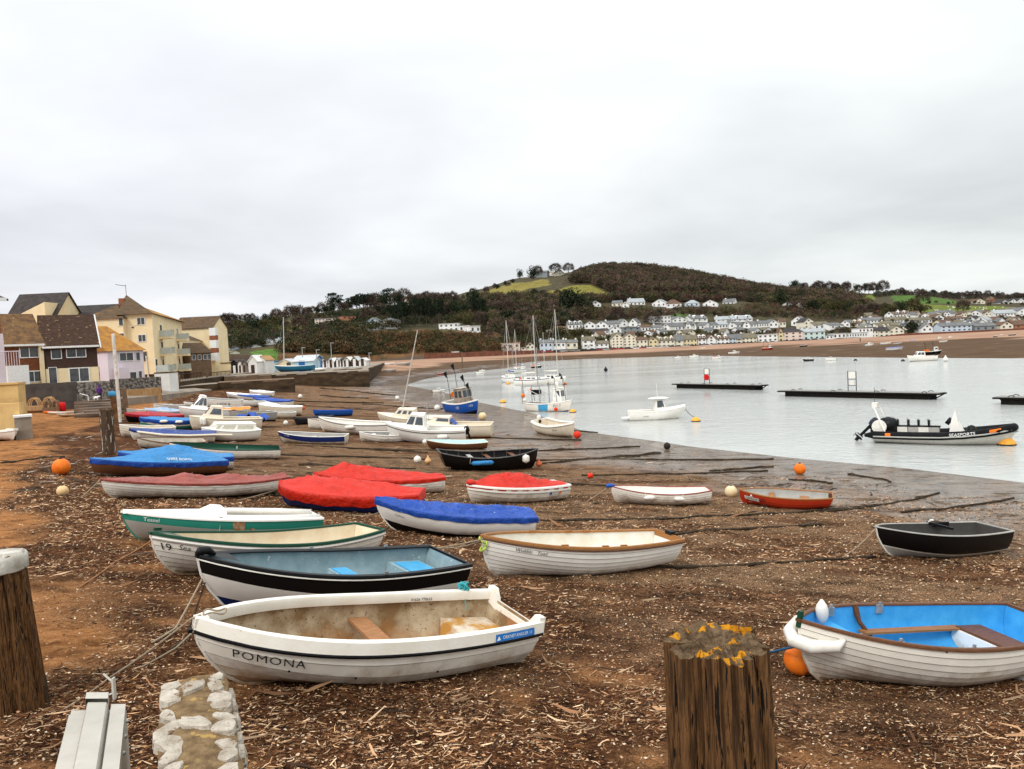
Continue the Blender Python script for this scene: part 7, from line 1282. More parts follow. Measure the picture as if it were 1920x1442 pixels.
for i in range(3): g = MB(); g.ball(c0+sd*(wd*.5+.005)+ax*(.1+.2*i)-up*.06, .012, 8); g.obj('rivet', M_metal, o)
# ---------------- people, gull, gear
def person(px, h, label, coat, trous, D_=None):
    p = Vector(px); o = empty('person', p, (0, 0, .4), label, 'person'); s = h/1.7
    import bmesh as _b
    J = {'pel': (0, 0, .92), 'ch': (0, .02, 1.28), 'nk': (0, 0, 1.44), 'hd': (0, -.02, 1.60), 'hip1': (.09, 0, .88), 'kn1': (.10, -.05, .48), 'an1': (.10, .03, .08), 'ft1': (.11, -.14, .03), 'hip2': (-.09, 0, .88), 'kn2': (-.10, .03, .48), 'an2': (-.10, .10, .09), 'ft2': (-.11, -.06, .03), 'sh1': (.18, 0, 1.36), 'el1': (.25, .05, 1.10), 'ha1': (.22, -.10, .90), 'sh2': (-.18, 0, 1.36), 'el2': (-.25, .05, 1.10), 'ha2': (-.22, -.10, .90)}
    E_ = [('pel', 'ch'), ('ch', 'nk'), ('nk', 'hd'), ('pel', 'hip1'), ('hip1', 'kn1'), ('kn1', 'an1'), ('an1', 'ft1'), ('pel', 'hip2'), ('hip2', 'kn2'), ('kn2', 'an2'), ('an2', 'ft2'), ('ch', 'sh1'), ('sh1', 'el1'), ('el1', 'ha1'), ('ch', 'sh2'), ('sh2', 'el2'), ('el2', 'ha2')]
    Rr = dict(pel=.15, ch=.17, nk=.07, hd=.11, hip1=.10, kn1=.07, an1=.05, ft1=.045, hip2=.10, kn2=.07, an2=.05, ft2=.045, sh1=.08, el1=.055, ha1=.045, sh2=.08, el2=.055, ha2=.045); ks = list(J); me = bpy.data.meshes.new('body'); me.from_pydata([tuple(c*s for c in J[k]) for k in ks], [(ks.index(a), ks.index(b)) for a, b in E_], [])
    ob = bpy.data.objects.new('body', me); COL.objects.link(ob); ob.parent = o; md = ob.modifiers.new('skin', 'SKIN')
    for i, k in enumerate(ks): me.skin_vertices[0].data[i].radius = (Rr[k]*s, Rr[k]*s*.8)
    me.skin_vertices[0].data[0].use_root = True; ob.modifiers.new('sub', 'SUBSURF').levels = 1; me.materials.append(trous)
    g = MB(); g.lathe([(.22*s, .74*s), (.21*s, .95*s), (.2*s, 1.2*s), (.21*s, 1.34*s), (.12*s, 1.46*s), (.09*s, 1.5*s)], 12); g.obj('coat', coat, o, smooth=True)
    for sx_ in (1, -1): g = MB(); g.tube([(sx_*.17*s, 0, 1.38*s), (sx_*.26*s, .05*s, 1.10*s), (sx_*.22*s, -.10*s, .92*s)], [.085*s, .075*s, .06*s], 8); g.obj('sleeve', coat, o, smooth=True)
    g = MB(); g.ball((0, .01, 1.62*s), .125*s, 10); g.obj('hood', coat, o, smooth=True); return o
pp = Vector((*XD(183, 75.6), 3.64)); person(pp, 1.5, 'person in a purple hooded coat and dark trousers standing on the slipway', mat('purple_coat', (.10, .03, .16), .8), mat('dark_trousers', (.03, .025, .04), .8)); 
o = empty('dog', (*XD(176.5, 75.2), 3.64), label='small white dog beside the person in purple', cat='dog'); g = MB(); g.tube([(-.25, 0, .28), (-.1, 0, .32), (.12, 0, .31), (.24, 0, .4), (.36, 0, .42)], [.08, .12, .12, .09, .05], 8)
for x_ in (-.18, .14):
    for s in (1, -1): g.tube([(x_, s*.06, .28), (x_-.03, s*.06, .13), (x_, s*.06, 0)], [.045, .03, .025], 6)
g.tube([(-.27, 0, .33), (-.36, 0, .45)], [.03, .015], 5); g.obj('body', M_white2, o, smooth=True)
o = empty('person', hit(1613, 641), label='tiny figure in dark clothes walking on the far sand', cat='person'); bpy.data.objects.remove(o); person(hit(1613, 641), 1.7, 'tiny figure in dark clothes walking on the far sand', M_blk, M_blk)
o = empty('gull', atd(249, 614, 40), (0, 0, .3), 'white gull gliding in front of the tall apartment block', 'gull'); g = MB(); g.tube([(0, .22, 0), (0, .1, .0), (0, -.08, .01), (0, -.2, .03), (0, -.27, .02)], [.02, .055, .06, .04, .01], 8); g.obj('body', M_white2, o, smooth=True)
for s in (1, -1): g = MB(); g.grid([[Vector((s*x_, y_+.1*x_, z_)) for y_ in (-.09*(1-x_*.9), .09*(1-x_*.5))] for x_, z_ in ((.03, .02), (.2, .12), (.36, .16), (.55, .11), (.72, .03))]); g.obj('wing', mat('gull_wing', (.6, .6, .6), .7), o)
def gear(px, label, cat, m, w_, d_, h_, name):
    p = hit(*px); o = empty(name, p, (0, 0, .2), label, cat); g = MB()
    for i in range(3):
        for j in range(2): g.tube([(-w_/2+w_*(j+.5)/2+.45*math.cos(a_)*w_/2.4-.0, d_*(i-1)/3, h_*.35+abs(math.sin(a_))*h_*.6) for a_ in np.linspace(0, math.pi, 7)], .06, 5)
    g.box((0, 0, h_*.22), (w_, d_, h_*.42)); g.obj('frame', m, o); return o
gear((80, 773), 'stack of brown wicker lobster pots against the dark sea wall', 'lobster pots', K_tan, 2.6, 1.3, 1.5, 'lobster_pot_stack'); gear((99, 774), 'smaller jumble of crates right of the lobster pots', 'crates', K_timber, 1.4, 1.0, 1.2, 'crate_pile')
p = hit(117, 773); o = empty('barrel', p, label='red barrel at the foot of the dark sea wall', cat='barrel'); g = MB(); g.lathe([(.28, 0), (.33, .3), (.33, .6), (.28, .95), (.02, .97)], 14); g.obj('drum', mat('red_plastic', (.6, .01, .01), .4), o, smooth=True)
for px, lab, m_, L_ in (((115, 777), 'white paddleboard with an orange end lying below the sea wall', M_white2, 2.7), ((132, 781), 'pale kayak lying on the sand before the slipway', M_cream, 2.3), ((60, 775), 'dark rowing skiff stored under the sea wall', M_darkwood, 3.0), ((95, 776), 'orange sit-on kayak behind the paddleboard', M_orange, 1.4)):
    p = hit(*px); H = Hull(L_, .75, .22, sb=.08, tr=.2, tm=.5); o = empty('kayak', p, (0, 0, random.uniform(-.15, .15)+math.pi), lab, 'kayak'); make_boat(o, H, 1, [(1, m_)], clink=0, gun=None, inner=m_, floor=.15, keel=False)
r, H, near = simple((47, 812), (-60, 800), 0, 'white dinghy with a rope-bound rim on the sand at the left edge', 3.0, 1.3, .5, [(1, M_white2)], gun=(M_white2, .1, .06, .1), inner=M_grey, name='rowing_boat')
# ================================================================= THE FAR SHORE
def prom(x): return float(prom_depth(ray(x, hory(x)).x))
W1 = mat('far_white_wall', (.88, .87, .85), .85, (.80, .79, .76), .2); W2 = mat('far_cream_wall', (.82, .76, .62), .85, (.74, .68, .54), .2); W3 = mat('far_pink_wall', (.78, .64, .55), .85, (.72, .58, .5), .2); W4 = mat('far_pale_blue_wall', (.62, .70, .78), .85); W5 = mat('far_pale_green_wall', (.64, .76, .72), .85); W6 = mat('far_grey_wall', (.28, .30, .31), .8); W7 = mat('far_brick_wall', (.34, .14, .08), .85, (.42, .19, .1), .5); W8 = mat('far_yellow_wall', (.80, .68, .42), .85)
R1 = mat('far_slate_roof', (.11, .115, .12), .8, (.18, .18, .17), .4); R2 = mat('far_brown_roof', (.10, .06, .04), .85, (.15, .09, .06), .5); R3 = mat('far_dark_roof', (.035, .032, .032), .8, (.06, .05, .05), .4); R4 = mat('far_pale_roof', (.34, .36, .37), .6, (.28, .3, .3), .4); R5 = mat('far_mossy_roof', (.17, .15, .10), .85, (.11, .095, .07), .4)
M_far_pane = mat('far_window_pane', (.04, .045, .05), .15, (.08, .085, .09), 1)
SEEN = {}
def fh(x0, x1, yb, ye, yr, wall, roofm, label, roof='par', st_=2, nc=3, off=8, hill=False, chim=(), dorm=0, group=None, dep=None, name='house', cat='house'):
    xm = (x0+x1)/2; D = hit(xm, yb, True).y if hill else prom(xm)+off
    zb = Z(xm, yb, D); ze, zr = Z(xm, ye, D), Z(xm, yr, D); p = XD(xm, D); z0 = min(zb, gz1(p.x, p.y))-.6; skew = random.uniform(-2.5, 2.5) if hill else 0
    b = Bld(name, label, cat, x0, D-skew, x1, D+skew, z0, ze, zr, dep or min(9, (x1-x0)*D/F*.9+2), wall, roofm, roof, over=.35, group=group, chim=chim)
    sh = (ze-zb)/st_; n_ = nc
    for r_ in range(st_):
        for c_ in range(n_): b.win(b.W*(c_+.5)/n_, zb+sh*(r_+.52), min(1.1, b.W/n_*.4), sh*.42, simple=True, pane=M_far_pane)
    if roof == 'end' and zr-ze > 1.6: b.win(b.W/2, ze+(zr-ze)*.3, 1.0, .9, simple=True, pane=M_far_pane)
    for c_ in range(dorm):
        x = b.W*(c_+.5)/dorm; zc = (ze+zr)/2-z0; q = MB(); q.box((x, 1.0, zc), (1.4, 2.0, (zr-ze)*.55)); q.add([(x-.9, -.1, zc+(zr-ze)*.27), (x+.9, -.1, zc+(zr-ze)*.27), (x, -.1, zc+(zr-ze)*.27+.7), (x-.9, 2.4, zc+(zr-ze)*.27), (x+.9, 2.4, zc+(zr-ze)*.27), (x, 2.4, zc+(zr-ze)*.27+.7)], [(0, 1, 2), (0, 2, 5, 3), (1, 4, 5, 2)]); dm = q.obj('dormer', wall, b.roofo)
        q = MB(); q.box((x, -.03, zc), (.9, .08, (zr-ze)*.36)); q.obj('window', M_far_pane, b.roofo)
    return b
for a in [
 (940, 975, 663, 644, 642, W3, W3, 'pale pink flat-topped villa at the left end of the far waterfront', 'flat', 2, 3), (976, 986, 662, 651, 649, W3, R2, 'low pink wing between the pink villa and the cream gabled house', 'flat', 2, 1), (986, 1002, 662, 648, 642, W2, R5, 'cream gabled house right of the pink villa', 'end', 2, 2),
 (1012, 1036, 663, 642, 637, W4, R1, 'pale blue left end of the long waterfront terrace', 'par', 2, 3), (1036, 1060, 663, 642, 637, W1, R1, 'white middle house of the long waterfront terrace', 'par', 2, 3), (1060, 1083, 663, 642, 637, W2, R1, 'cream right end of the long waterfront terrace', 'par', 2, 2),
 (1092, 1115, 658, 638, 631, W1, R5, 'tall narrow white house with small balconies, right of the terrace', 'par', 3, 2), (1115, 1141, 657, 644, 639, W1, R5, 'lower white house beside the tall narrow one', 'par', 2, 3), (1147, 1168, 654, 633, 625, W2, R5, 'left gabled half of the four-storey cream hotel', 'end', 4, 3), (1168, 1192, 654, 633, 625, W2, R5, 'right gabled half of the four-storey cream hotel', 'end', 4, 3),
 (1192, 1214, 654, 637, 632, W2, R2, 'three-window cream house right of the four-storey hotel', 'par', 2, 3), (1216, 1233, 653, 638, 632, W8, R5, 'butter-yellow house with one small gable on the front', 'end', 2, 2), (1233, 1265, 652, 638, 632, W2, R5, 'long cream house with three dormers on the front', 'par', 2, 4), (1266, 1281, 652, 638, 628, W2, R1, 'slim cream house with a slate roof beside the yellow terrace', 'par', 2, 1), (1281, 1307, 650, 636, 628, W8, R5, 'yellow terrace with four tall windows', 'par', 2, 4), (1308, 1324, 648, 635, 628, W1, R2, 'white house with two dormers and an arched window', 'par', 2, 2),
 (1325, 1342, 647, 636, 628, W1, R2, 'white gabled cottage facing the beach beside the brown roofs', 'end', 2, 1), (1343, 1367, 646, 635, 629, W1, R2, 'white cottage with two dormers in a brown roof', 'par', 2, 3), (1367, 1380, 645, 634, 627, W4, R1, 'pale grey house with wide upper windows', 'par', 2, 2), (1380, 1391, 644, 635, 626, W2, R1, 'narrow cream house under a slate roof, left of the pair with skylights', 'par', 2, 1), (1391, 1419, 643, 633, 625, W2, R5, 'cream cottage pair with skylights in one broad roof', 'par', 2, 4), (1421, 1458, 641, 627, 623, W1, W1, 'white modern block with wide upper windows', 'flat', 2, 4),
 (1459, 1469, 641, 627, 615, W8, R2, 'tall yellow slip of a house at the pink hotel', 'end', 2, 1), (1469, 1506, 640, 622, 613, W3, R3, 'salmon-pink hotel with a dark hipped roof', 'hip', 3, 3), (1506, 1547, 637, 622, 616, W5, R4, 'pale aqua terrace with four bays and a canopy', 'par', 2, 4), (1548, 1562, 636, 629, 627, W1, R4, 'low white pavilion right of the aqua terrace', 'flat', 1, 2), (1562, 1586, 635, 625, 621, W1, R4, 'wide white flat-roofed house by the palm', 'flat', 1, 3), (1587, 1626, 633, 624, 622, W1, R4, 'white arcade with arched openings on the far beach', 'flat', 1, 8), (1610, 1637, 624, 615, 611, W1, R1, 'white house with a long window band over the arcade', 'flat', 1, 4),
 (1627, 1647, 633, 620, 613, W2, R3, 'dark-windowed cream bar beside the arcade', 'par', 2, 3), (1648, 1667, 632, 620, 613, W2, R3, 'cream gabled house with a black roof', 'par', 2, 2), (1667, 1695, 631, 619, 611, W2, R5, 'broad cream gabled house left of the big dark tree', 'end', 2, 3), (1728, 1749, 622, 614, 607, W1, R1, 'white chalet with a long sloping roof right of the dark tree', 'end', 1, 2), (1764, 1785, 622, 611, 605, W4, R1, 'left bay-fronted half of the pale blue villas', 'par', 2, 2), (1785, 1822, 621, 610, 604, W4, R1, 'right pale blue villa with chimneys', 'par', 2, 4), (1828, 1868, 620, 611, 605, W6, R1, 'grey boathouse-like building under a long slate roof', 'par', 1, 3), (1876, 1900, 617, 609, 603, W2, R2, 'beige chalet with a brown roof near the right edge', 'end', 1, 2), (1902, 1945, 615, 608, 600, W7, R2, 'brown gabled building cut by the right edge', 'par', 1, 3)]:
    fh(*a, chim=(.1, .9) if a[8] == 'par' and a[1]-a[0] > 18 else (), dorm=3 if 'three dormers' in a[7] else 2 if 'two dormers' in a[7] else 0)
ABOVE = [
 (1067, 1094, 617, 608, 602, W1, R1, 'white terrace with three dormers, top left of the village', 'par', 1, 4, 3), (1096, 1118, 616, 608, 602, W1, R1, 'white house with a steep gable right of the three-dormer terrace', 'end', 1, 2, 0), (1118, 1139, 616, 607, 602, W1, R1, 'white gabled house left of the slate-roofed pair', 'end', 1, 2, 0), (1140, 1164, 616, 607, 601, W1, R1, 'slate-roofed white pair with four chimney pots', 'par', 1, 3, 0), (1164, 1180, 612, 605, 598, W1, R1, 'white barge-boarded gable house over the blue modern one', 'end', 1, 1, 0), (1180, 1196, 613, 605, 597, W1, R1, 'second barge-boarded gable over the blue modern house', 'end', 1, 1, 0),
 (1110, 1142, 627, 620, 616, W1, R3, 'long low white bungalow with a ribbon of windows', 'par', 1, 5, 0), (1143, 1166, 626, 617, 611, W1, R4, 'white house with an arched blue gable window', 'end', 1, 2, 0), (1167, 1202, 625, 614, 609, W6, R4, 'steel-blue modern house with pale roof and dark glass', 'flat', 2, 3, 0), (1204, 1222, 622, 613, 609, W1, R2, 'white bungalow with a brown roof, right of the steel-blue house', 'par', 1, 3, 0), (1222, 1241, 622, 614, 609, W1, R1, 'white house with two box dormers', 'par', 1, 3, 0), (1227, 1259, 606, 593, 592, W1, W1, 'plain white flat-roofed flats with nine small windows', 'flat', 2, 5, 0),
 (1242, 1256, 621, 612, 606, W1, R1, 'white gable, first of the crowded middle row', 'end', 1, 1, 0), (1256, 1272, 620, 612, 606, W1, R1, 'slate-roofed cottage, second of the crowded middle row', 'par', 1, 3, 0), (1272, 1286, 619, 611, 605, W1, R1, 'white twin-windowed house, third of the crowded middle row', 'par', 1, 2, 0), (1286, 1296, 619, 610, 603, W1, R1, 'narrow black-gabled house, fourth of the crowded middle row', 'end', 1, 1, 0), (1296, 1306, 619, 610, 603, W1, R1, 'second narrow black-gabled house, fifth of the middle row', 'end', 1, 1, 0), (1306, 1322, 618, 610, 605, W1, R1, 'square white house, sixth of the crowded middle row', 'par', 1, 2, 0), (1328, 1348, 617, 609, 604, W1, R1, 'white house with big slate porch, seventh of the middle row', 'par', 1, 3, 0), (1349, 1366, 616, 608, 602, W1, R4, 'pale-roofed house, eighth of the middle row', 'par', 1, 3, 0), (1367, 1380, 615, 607, 600, W1, R1, 'tall white gable, ninth of the middle row', 'end', 1, 1, 0), (1381, 1394, 615, 608, 603, W1, R1, 'low white house, tenth of the middle row', 'par', 1, 2, 0), (1394, 1407, 615, 608, 601, W1, R1, 'fan-windowed white gable, eleventh of the middle row', 'end', 1, 1, 0), (1408, 1424, 614, 607, 602, W1, R1, 'white cottage, twelfth of the middle row', 'par', 1, 3, 0), (1424, 1442, 614, 606, 601, W1, R1, 'long white cottage, thirteenth of the middle row', 'par', 1, 4, 0), (1442, 1460, 613, 605, 599, W1, R1, 'white gabled end house of the middle row', 'end', 1, 2, 0), (1462, 1474, 612, 603, 597, W2, R2, 'brown-roofed cream house after the middle row', 'par', 1, 2, 0),
 (1263, 1289, 604, 598, 593, W1, R1, 'white house with a glazed gable above the middle row', 'end', 1, 3, 0), (1297, 1328, 603, 597, 591, W1, R1, 'big slate-roofed house with white dormers above the row', 'par', 1, 3, 2), (1344, 1370, 602, 599, 593, W1, R4, 'green-grey roofed bungalow above the middle row', 'par', 1, 3, 0), (1374, 1412, 602, 598, 591, W1, R4, 'wide villa with a pale roof and white dormers above the row', 'par', 1, 4, 2), (1484, 1508, 611, 601, 593, W1, R1, 'white house with a fan light in a broad gable', 'end', 1, 2, 0), (1508, 1526, 616, 603, 596, W2, R3, 'cream house with arched dark windows over the pink hotel', 'end', 2, 2, 0), (1527, 1556, 617, 609, 603, W1, R5, 'white bungalow with brown chimneys above the aqua terrace', 'par', 1, 3, 0), (1556, 1580, 617, 609, 605, W1, R1, 'plain white gabled block above the wide flat roof', 'par', 1, 2, 0),
 (1110, 1130, 576, 569, 564, W1, R1, 'white chalet first from the left under the wood', 'end', 1, 2, 0), (1150, 1168, 575, 568, 563, W2, R1, 'slate-roofed house second from the left under the wood', 'par', 1, 2, 0), (1168, 1182, 577, 571, 565, W1, R1, 'small white gable left of the big pale-roofed house', 'end', 1, 1, 0), (1183, 1212, 573, 566, 559, W1, R4, 'big pale-roofed house at the corner of the ochre field', 'par', 1, 4, 0), (1225, 1251, 575, 568, 561, W1, R4, 'wide white chalet with three gable windows under the wood', 'end', 1, 3, 0), (1251, 1280, 576, 569, 561, W1, R2, 'white chalet with a central chimney under the wood', 'hip', 1, 3, 0), (1286, 1313, 575, 568, 562, W4, R4, 'chalet with a blue-grey hipped roof under the wood', 'hip', 1, 3, 0), (1320, 1347, 575, 568, 562, W1, R1, 'white gabled chalet half hidden by shrubs under the wood', 'end', 1, 2, 0), (1357, 1379, 571, 566, 560, W1, R1, 'slate-roofed chalet, rightmost of the close group under the wood', 'par', 1, 3, 0), (1240, 1262, 587, 582, 577, W2, R2, 'small stone lodge below the chalets', 'hip', 1, 2, 0),
 (1467, 1491, 577, 571, 566, W1, R4, 'broad-gabled bungalow alone in the trees', 'end', 1, 2, 0), (1492, 1513, 580, 572, 565, W2, R2, 'tall gabled chalet with balconies alone in the trees', 'end', 2, 2, 0), (1034, 1048, 517, 512, 507, W2, R1, 'left cream gabled house on top of the hill', 'end', 1, 1, 0), (1048, 1063, 516, 511, 505, W2, R1, 'right cream gabled house on top of the hill', 'end', 1, 1, 0), (1012, 1032, 513, 510, 507, W6, R1, 'low grey roofs on the hill top left of the cream gables', 'par', 1, 2, 0),
 (825, 862, 621, 607, 601, W1, W1, 'white modern villa with long balcony on the cliff top', 'flat', 2, 4, 0), (862, 882, 622, 610, 607, W1, R3, 'white garage wing right of the cliff-top villa', 'flat', 1, 2, 0), (883, 903, 624, 611, 609, W1, W1, 'last white cube of the cliff-top villa', 'flat', 1, 2, 0), (960, 990, 625, 612, 609, W6, R4, 'dark glazed house with a slanting pale roof', 'flat', 1, 5, 0), (1025, 1066, 624, 617, 612, W2, R2, 'rust-roofed bungalow with a white-trimmed gable', 'par', 1, 4, 0), (716, 744, 616, 601, 595, W1, R1, 'white turreted villa on the cliff edge', 'hip', 2, 3, 0), (690, 714, 617, 602, 595, W4, R1, 'pale blue gabled villa left of the turreted one', 'end', 2, 3, 0), (676, 690, 615, 604, 602, W7, R3, 'small salmon house left of the pale blue villa', 'flat', 1, 2, 0),
 (594, 645, 614, 597, 595, W3, R4, 'long block of flats with pink-grey balcony bands', 'flat', 4, 8, 0), (646, 671, 612, 592, 590, W7, R3, 'orange-brick block of flats beside the balcony block', 'flat', 3, 3, 0), (776, 789, 594, 588, 584, W1, R3, 'white house peeping between the pines', 'end', 1, 1, 0), (758, 774, 576, 571, 560, W3, R2, 'pink gabled house high among bare trees', 'end', 1, 1, 0), (924, 938, 570, 564, 560, W2, R1, 'cream gabled house below the ochre field', 'end', 1, 1, 0), (898, 918, 584, 578, 574, W2, R2, 'long cream house in the trees left of the great pine', 'par', 1, 4, 0), (948, 958, 572, 566, 562, W1, R1, 'tiny white gable in the trees', 'end', 1, 1, 0), (1006, 1020, 601, 594, 590, W1, R2, 'pale house hidden in bare trees', 'par', 1, 2, 0),
 (1659, 1676, 597, 590, 584, W1, R1, 'left white gable under the green fields', 'end', 1, 2, 0), (1677, 1700, 597, 589, 583, W1, R2, 'row of white gables under the green fields', 'par', 1, 4, 2), (1702, 1720, 597, 591, 586, W1, R2, 'brown-roofed bungalow right of the white gables', 'hip', 1, 3, 0), (1728, 1742, 596, 591, 587, W1, R2, 'white bungalow left of the far right estate', 'end', 1, 2, 0), (1752, 1770, 600, 595, 589, W1, R2, 'white gable with a long roof in the right estate', 'end', 1, 2, 0), (1764, 1794, 590, 586, 581, W2, R1, 'pair of pale gables at the field edge', 'par', 1, 4, 0), (1816, 1842, 588, 584, 581, W2, R5, 'cream bungalow at the field edge', 'hip', 1, 2, 0), (1866, 1906, 593, 587, 581, W1, R4, 'white zig-zag roofed terrace near the right edge', 'par', 1, 7, 0), (1910, 1935, 592, 582, 576, W1, R1, 'tall white gable end at the right edge', 'end', 2, 2, 0),
 (1829, 1848, 569, 565, 560, W2, R2, 'cream gabled house among right skyline hedges', 'end', 1, 2, 0), (1850, 1862, 567, 563, 558, W7, R2, 'small brick house on the right skyline slope', 'par', 1, 2, 0), (1878, 1892, 571, 567, 562, W1, R3, 'white bungalow on the right skyline slope', 'end', 1, 2, 0), (1896, 1906, 568, 564, 560, W1, R3, 'narrow white house on the right skyline slope', 'end', 1, 1, 0), (1908, 1922, 568, 564, 559, W1, R3, 'paired white gables at the right skyline edge', 'end', 1, 2, 0), (1800, 1814, 556, 553, 550, W1, R3, 'white farmhouse with a dark roof on the right crest', 'par', 1, 2, 0), (1850, 1862, 558, 555, 551, W2, R5, 'pale barn on the right crest', 'par', 1, 1, 0),
 (1615, 1657, 606, 600, 595, W1, R1, 'long white terrace with a brown slate roof, left of three', 'par', 1, 7, 0), (1660, 1700, 606, 600, 594, W1, R5, 'long white terrace with a slate roof, middle of three', 'par', 1, 7, 0), (1704, 1748, 606, 600, 595, W1, R5, 'long white terrace with a slate roof, right of three', 'par', 1, 7, 0), (1576, 1594, 613, 606, 600, W1, R1, 'black-and-white gabled house over the arcade', 'end', 1, 2, 0), (1596, 1616, 613, 606, 600, W2, R2, 'dormered cream house right of the black-and-white gable', 'par', 1, 2, 2), (1650, 1672, 612, 606, 602, W2, R5, 'cream roofs above the black-roofed cream house', 'par', 1, 3, 0), (1748, 1766, 614, 605, 600, W8, R2, 'cream gabled house behind the white chalet', 'end', 2, 2, 0), (1775, 1808, 600, 597, 593, W1, R2, 'brown-roofed terrace in the right estate', 'par', 1, 5, 0), (1812, 1828, 602, 598, 592, W1, R3, 'white gable in the middle of the right estate', 'end', 1, 1, 0), (1828, 1850, 607, 600, 593, W1, R4, 'big white gable with a long pale roof in the right estate', 'end', 1, 2, 0), (1852, 1872, 604, 599, 594, W1, R2, 'white-and-brown house right of the big white gable', 'par', 1, 3, 0), (1888, 1908, 603, 598, 594, W2, R2, 'brown-roofed house at the top of the grey boathouse', 'par', 1, 2, 0), (1872, 1892, 600, 595, 591, W1, R2, 'small white house under the zig-zag terrace', 'end', 1, 1, 0)]
for a in ABOVE: fh(*a[:11], hill=True, dorm=a[11], chim=(.15,) if a[8] == 'par' and a[10] > 2 else ())
rh = random.Random(8)
for band, n_h, gl in (([(1600, 622), (1700, 616), (1920, 606)], 15, 'small pale house packed into the right-hand estate behind the waterfront'), ([(1610, 601), (1760, 594), (1920, 588)], 12, 'small pale house packed into the upper edge of the right-hand estate'), ([(1110, 634), (1300, 628), (1460, 622)], 12, 'small pale house among gardens between the two village rows'), ([(880, 596), (960, 590), (1020, 598)], 7, 'small pale house half hidden in the trees left of the village')):
    for i in range(n_h):
        x = band[0][0]+(band[-1][0]-band[0][0])*(i+.5)/n_h+rh.uniform(-5, 5); yb = np.interp(x, *zip(*band))+rh.uniform(-2, 2); w_ = rh.uniform(9, 15); fh(x-w_/2, x+w_/2, yb, yb-rh.uniform(5.5, 7), yb-rh.uniform(10, 12), rh.choice([W1, W1, W2]), rh.choice([R1, R2, R5]), gl, rh.choice(['par', 'end']), 1, 2, hill=True, group=gl.replace('small pale house', 'houses'))
# lookout hut, walls, holiday park
b = hut('white lookout hut on stilts at the foot of the cliff', 847, 859, prom(853)-1, 660, 657, W1, W1, 'flat', base=Z(853, 667, prom(853)-1), name='lookout_hut'); b.win(b.W/2, b.zE-.7, b.W*.6, .6, simple=True)
def farwall(name, label, pts, m, h=None):
    base = [atd(x, y1, prom(x)+o_) for x, y0, y1, o_ in pts]; top = [atd(x, y0, prom(x)+o_) for x, y0, y1, o_ in pts]; o0 = base[0].copy(); g = MB(); back = [p+Vector((0, 1.2, 0)) for p in top]; g.grid([[p-o0-Vector((0, 0, 1.2)) for p in base], [p-o0 for p in top], [p-o0 for p in back]]); g.grid([[p-o0 for p in back], [p-o0+Vector((0, 1.2, -1.2)) for p in base]])
    tag(g.obj(name, m, loc=o0), label, 'wall')
K_redw = mat('red_sandstone', (.21, .075, .045), .9, (.10, .05, .035), .6, .5, 2); K_beachw = mat('brown_promenade_wall', (.15, .085, .055), .9, (.09, .055, .04), .5)
farwall('sea_wall', 'red sandstone wall at the foot of the cliff', [(795, 663, 668, -3), (860, 661, 667, -3), (930, 658, 665, -3), (1008, 657, 663, -3)], K_redw); farwall('sea_wall', 'long red wall behind the far right beach', [(1642, 632, 637, -2), (1700, 625, 636, -2), (1800, 621, 632, -2), (1880, 617, 627, -2), (1990, 612, 620, -2)], K_redw); farwall('sea_wall', 'low brown promenade wall under the waterfront houses', [(1008, 661, 664, -3), (1150, 656, 660, -3), (1300, 651, 654, -3), (1450, 645, 647, -3), (1560, 638, 640, -3)], K_beachw)
farwall('sea_wall', 'dark slip wall right of the arcade beach', [(1640, 633, 643, -14), (1675, 632, 640, -14)], K_redw); farwall('embankment_wall', 'grey wall along the path behind the sand spit', [(690, 676, 681, -3), (745, 672, 678, -3), (800, 667, 670, -3)], mat('grey_path_wall', (.14, .12, .10), .9))
for i, (x, y) in enumerate([(492, 649), (500, 648), (508, 647), (515, 647), (523, 645), (530, 644), (537, 642), (500, 644), (512, 642), (522, 641)]):
    p = hit(x, y, True); L_ = 9; o = empty('caravan', p, (0, 0, random.uniform(-.3, .3)), 'white static caravan in the cluster above the bright green field', 'caravan', 'static caravans above the green field'); g = MB(); g.box((0, 0, 1.5), (L_, 3, 2.3)); g.obj('body', W1, o)
    g = MB(); g.add([(-L_/2-.1, -1.6, 2.6), (L_/2+.1, -1.6, 2.6), (L_/2+.1, 1.6, 2.6), (-L_/2-.1, 1.6, 2.6), (-L_/2-.1, 0, 3.2), (L_/2+.1, 0, 3.2)], [(0, 1, 5, 4), (2, 3, 4, 5), (0, 4, 3), (1, 2, 5)]); g.obj('roof', R4, o)
    for k in (-.3, 0, .3): g = MB(); g.box((k*L_, -1.53, 1.7), (1.6, .08, .8)); g.obj('window', M_far_pane, o)
fh(432, 455, 650, 645, 641, W1, R4, 'white chalet with a pale roof left of the caravans', 'par', 1, 4, hill=True); fh(426, 436, 656, 651, 648, W4, R1, 'low blue-roofed cabin left of the caravans', 'par', 1, 2, hill=True); fh(458, 475, 654, 650, 647, W1, R1, 'small white bungalow between the cabin and the caravans', 'par', 1, 2, hill=True); fh(421, 434, 665, 661, 658, W2, R5, 'cream roofs behind the long white shed', 'par', 1, 2, hill=True)
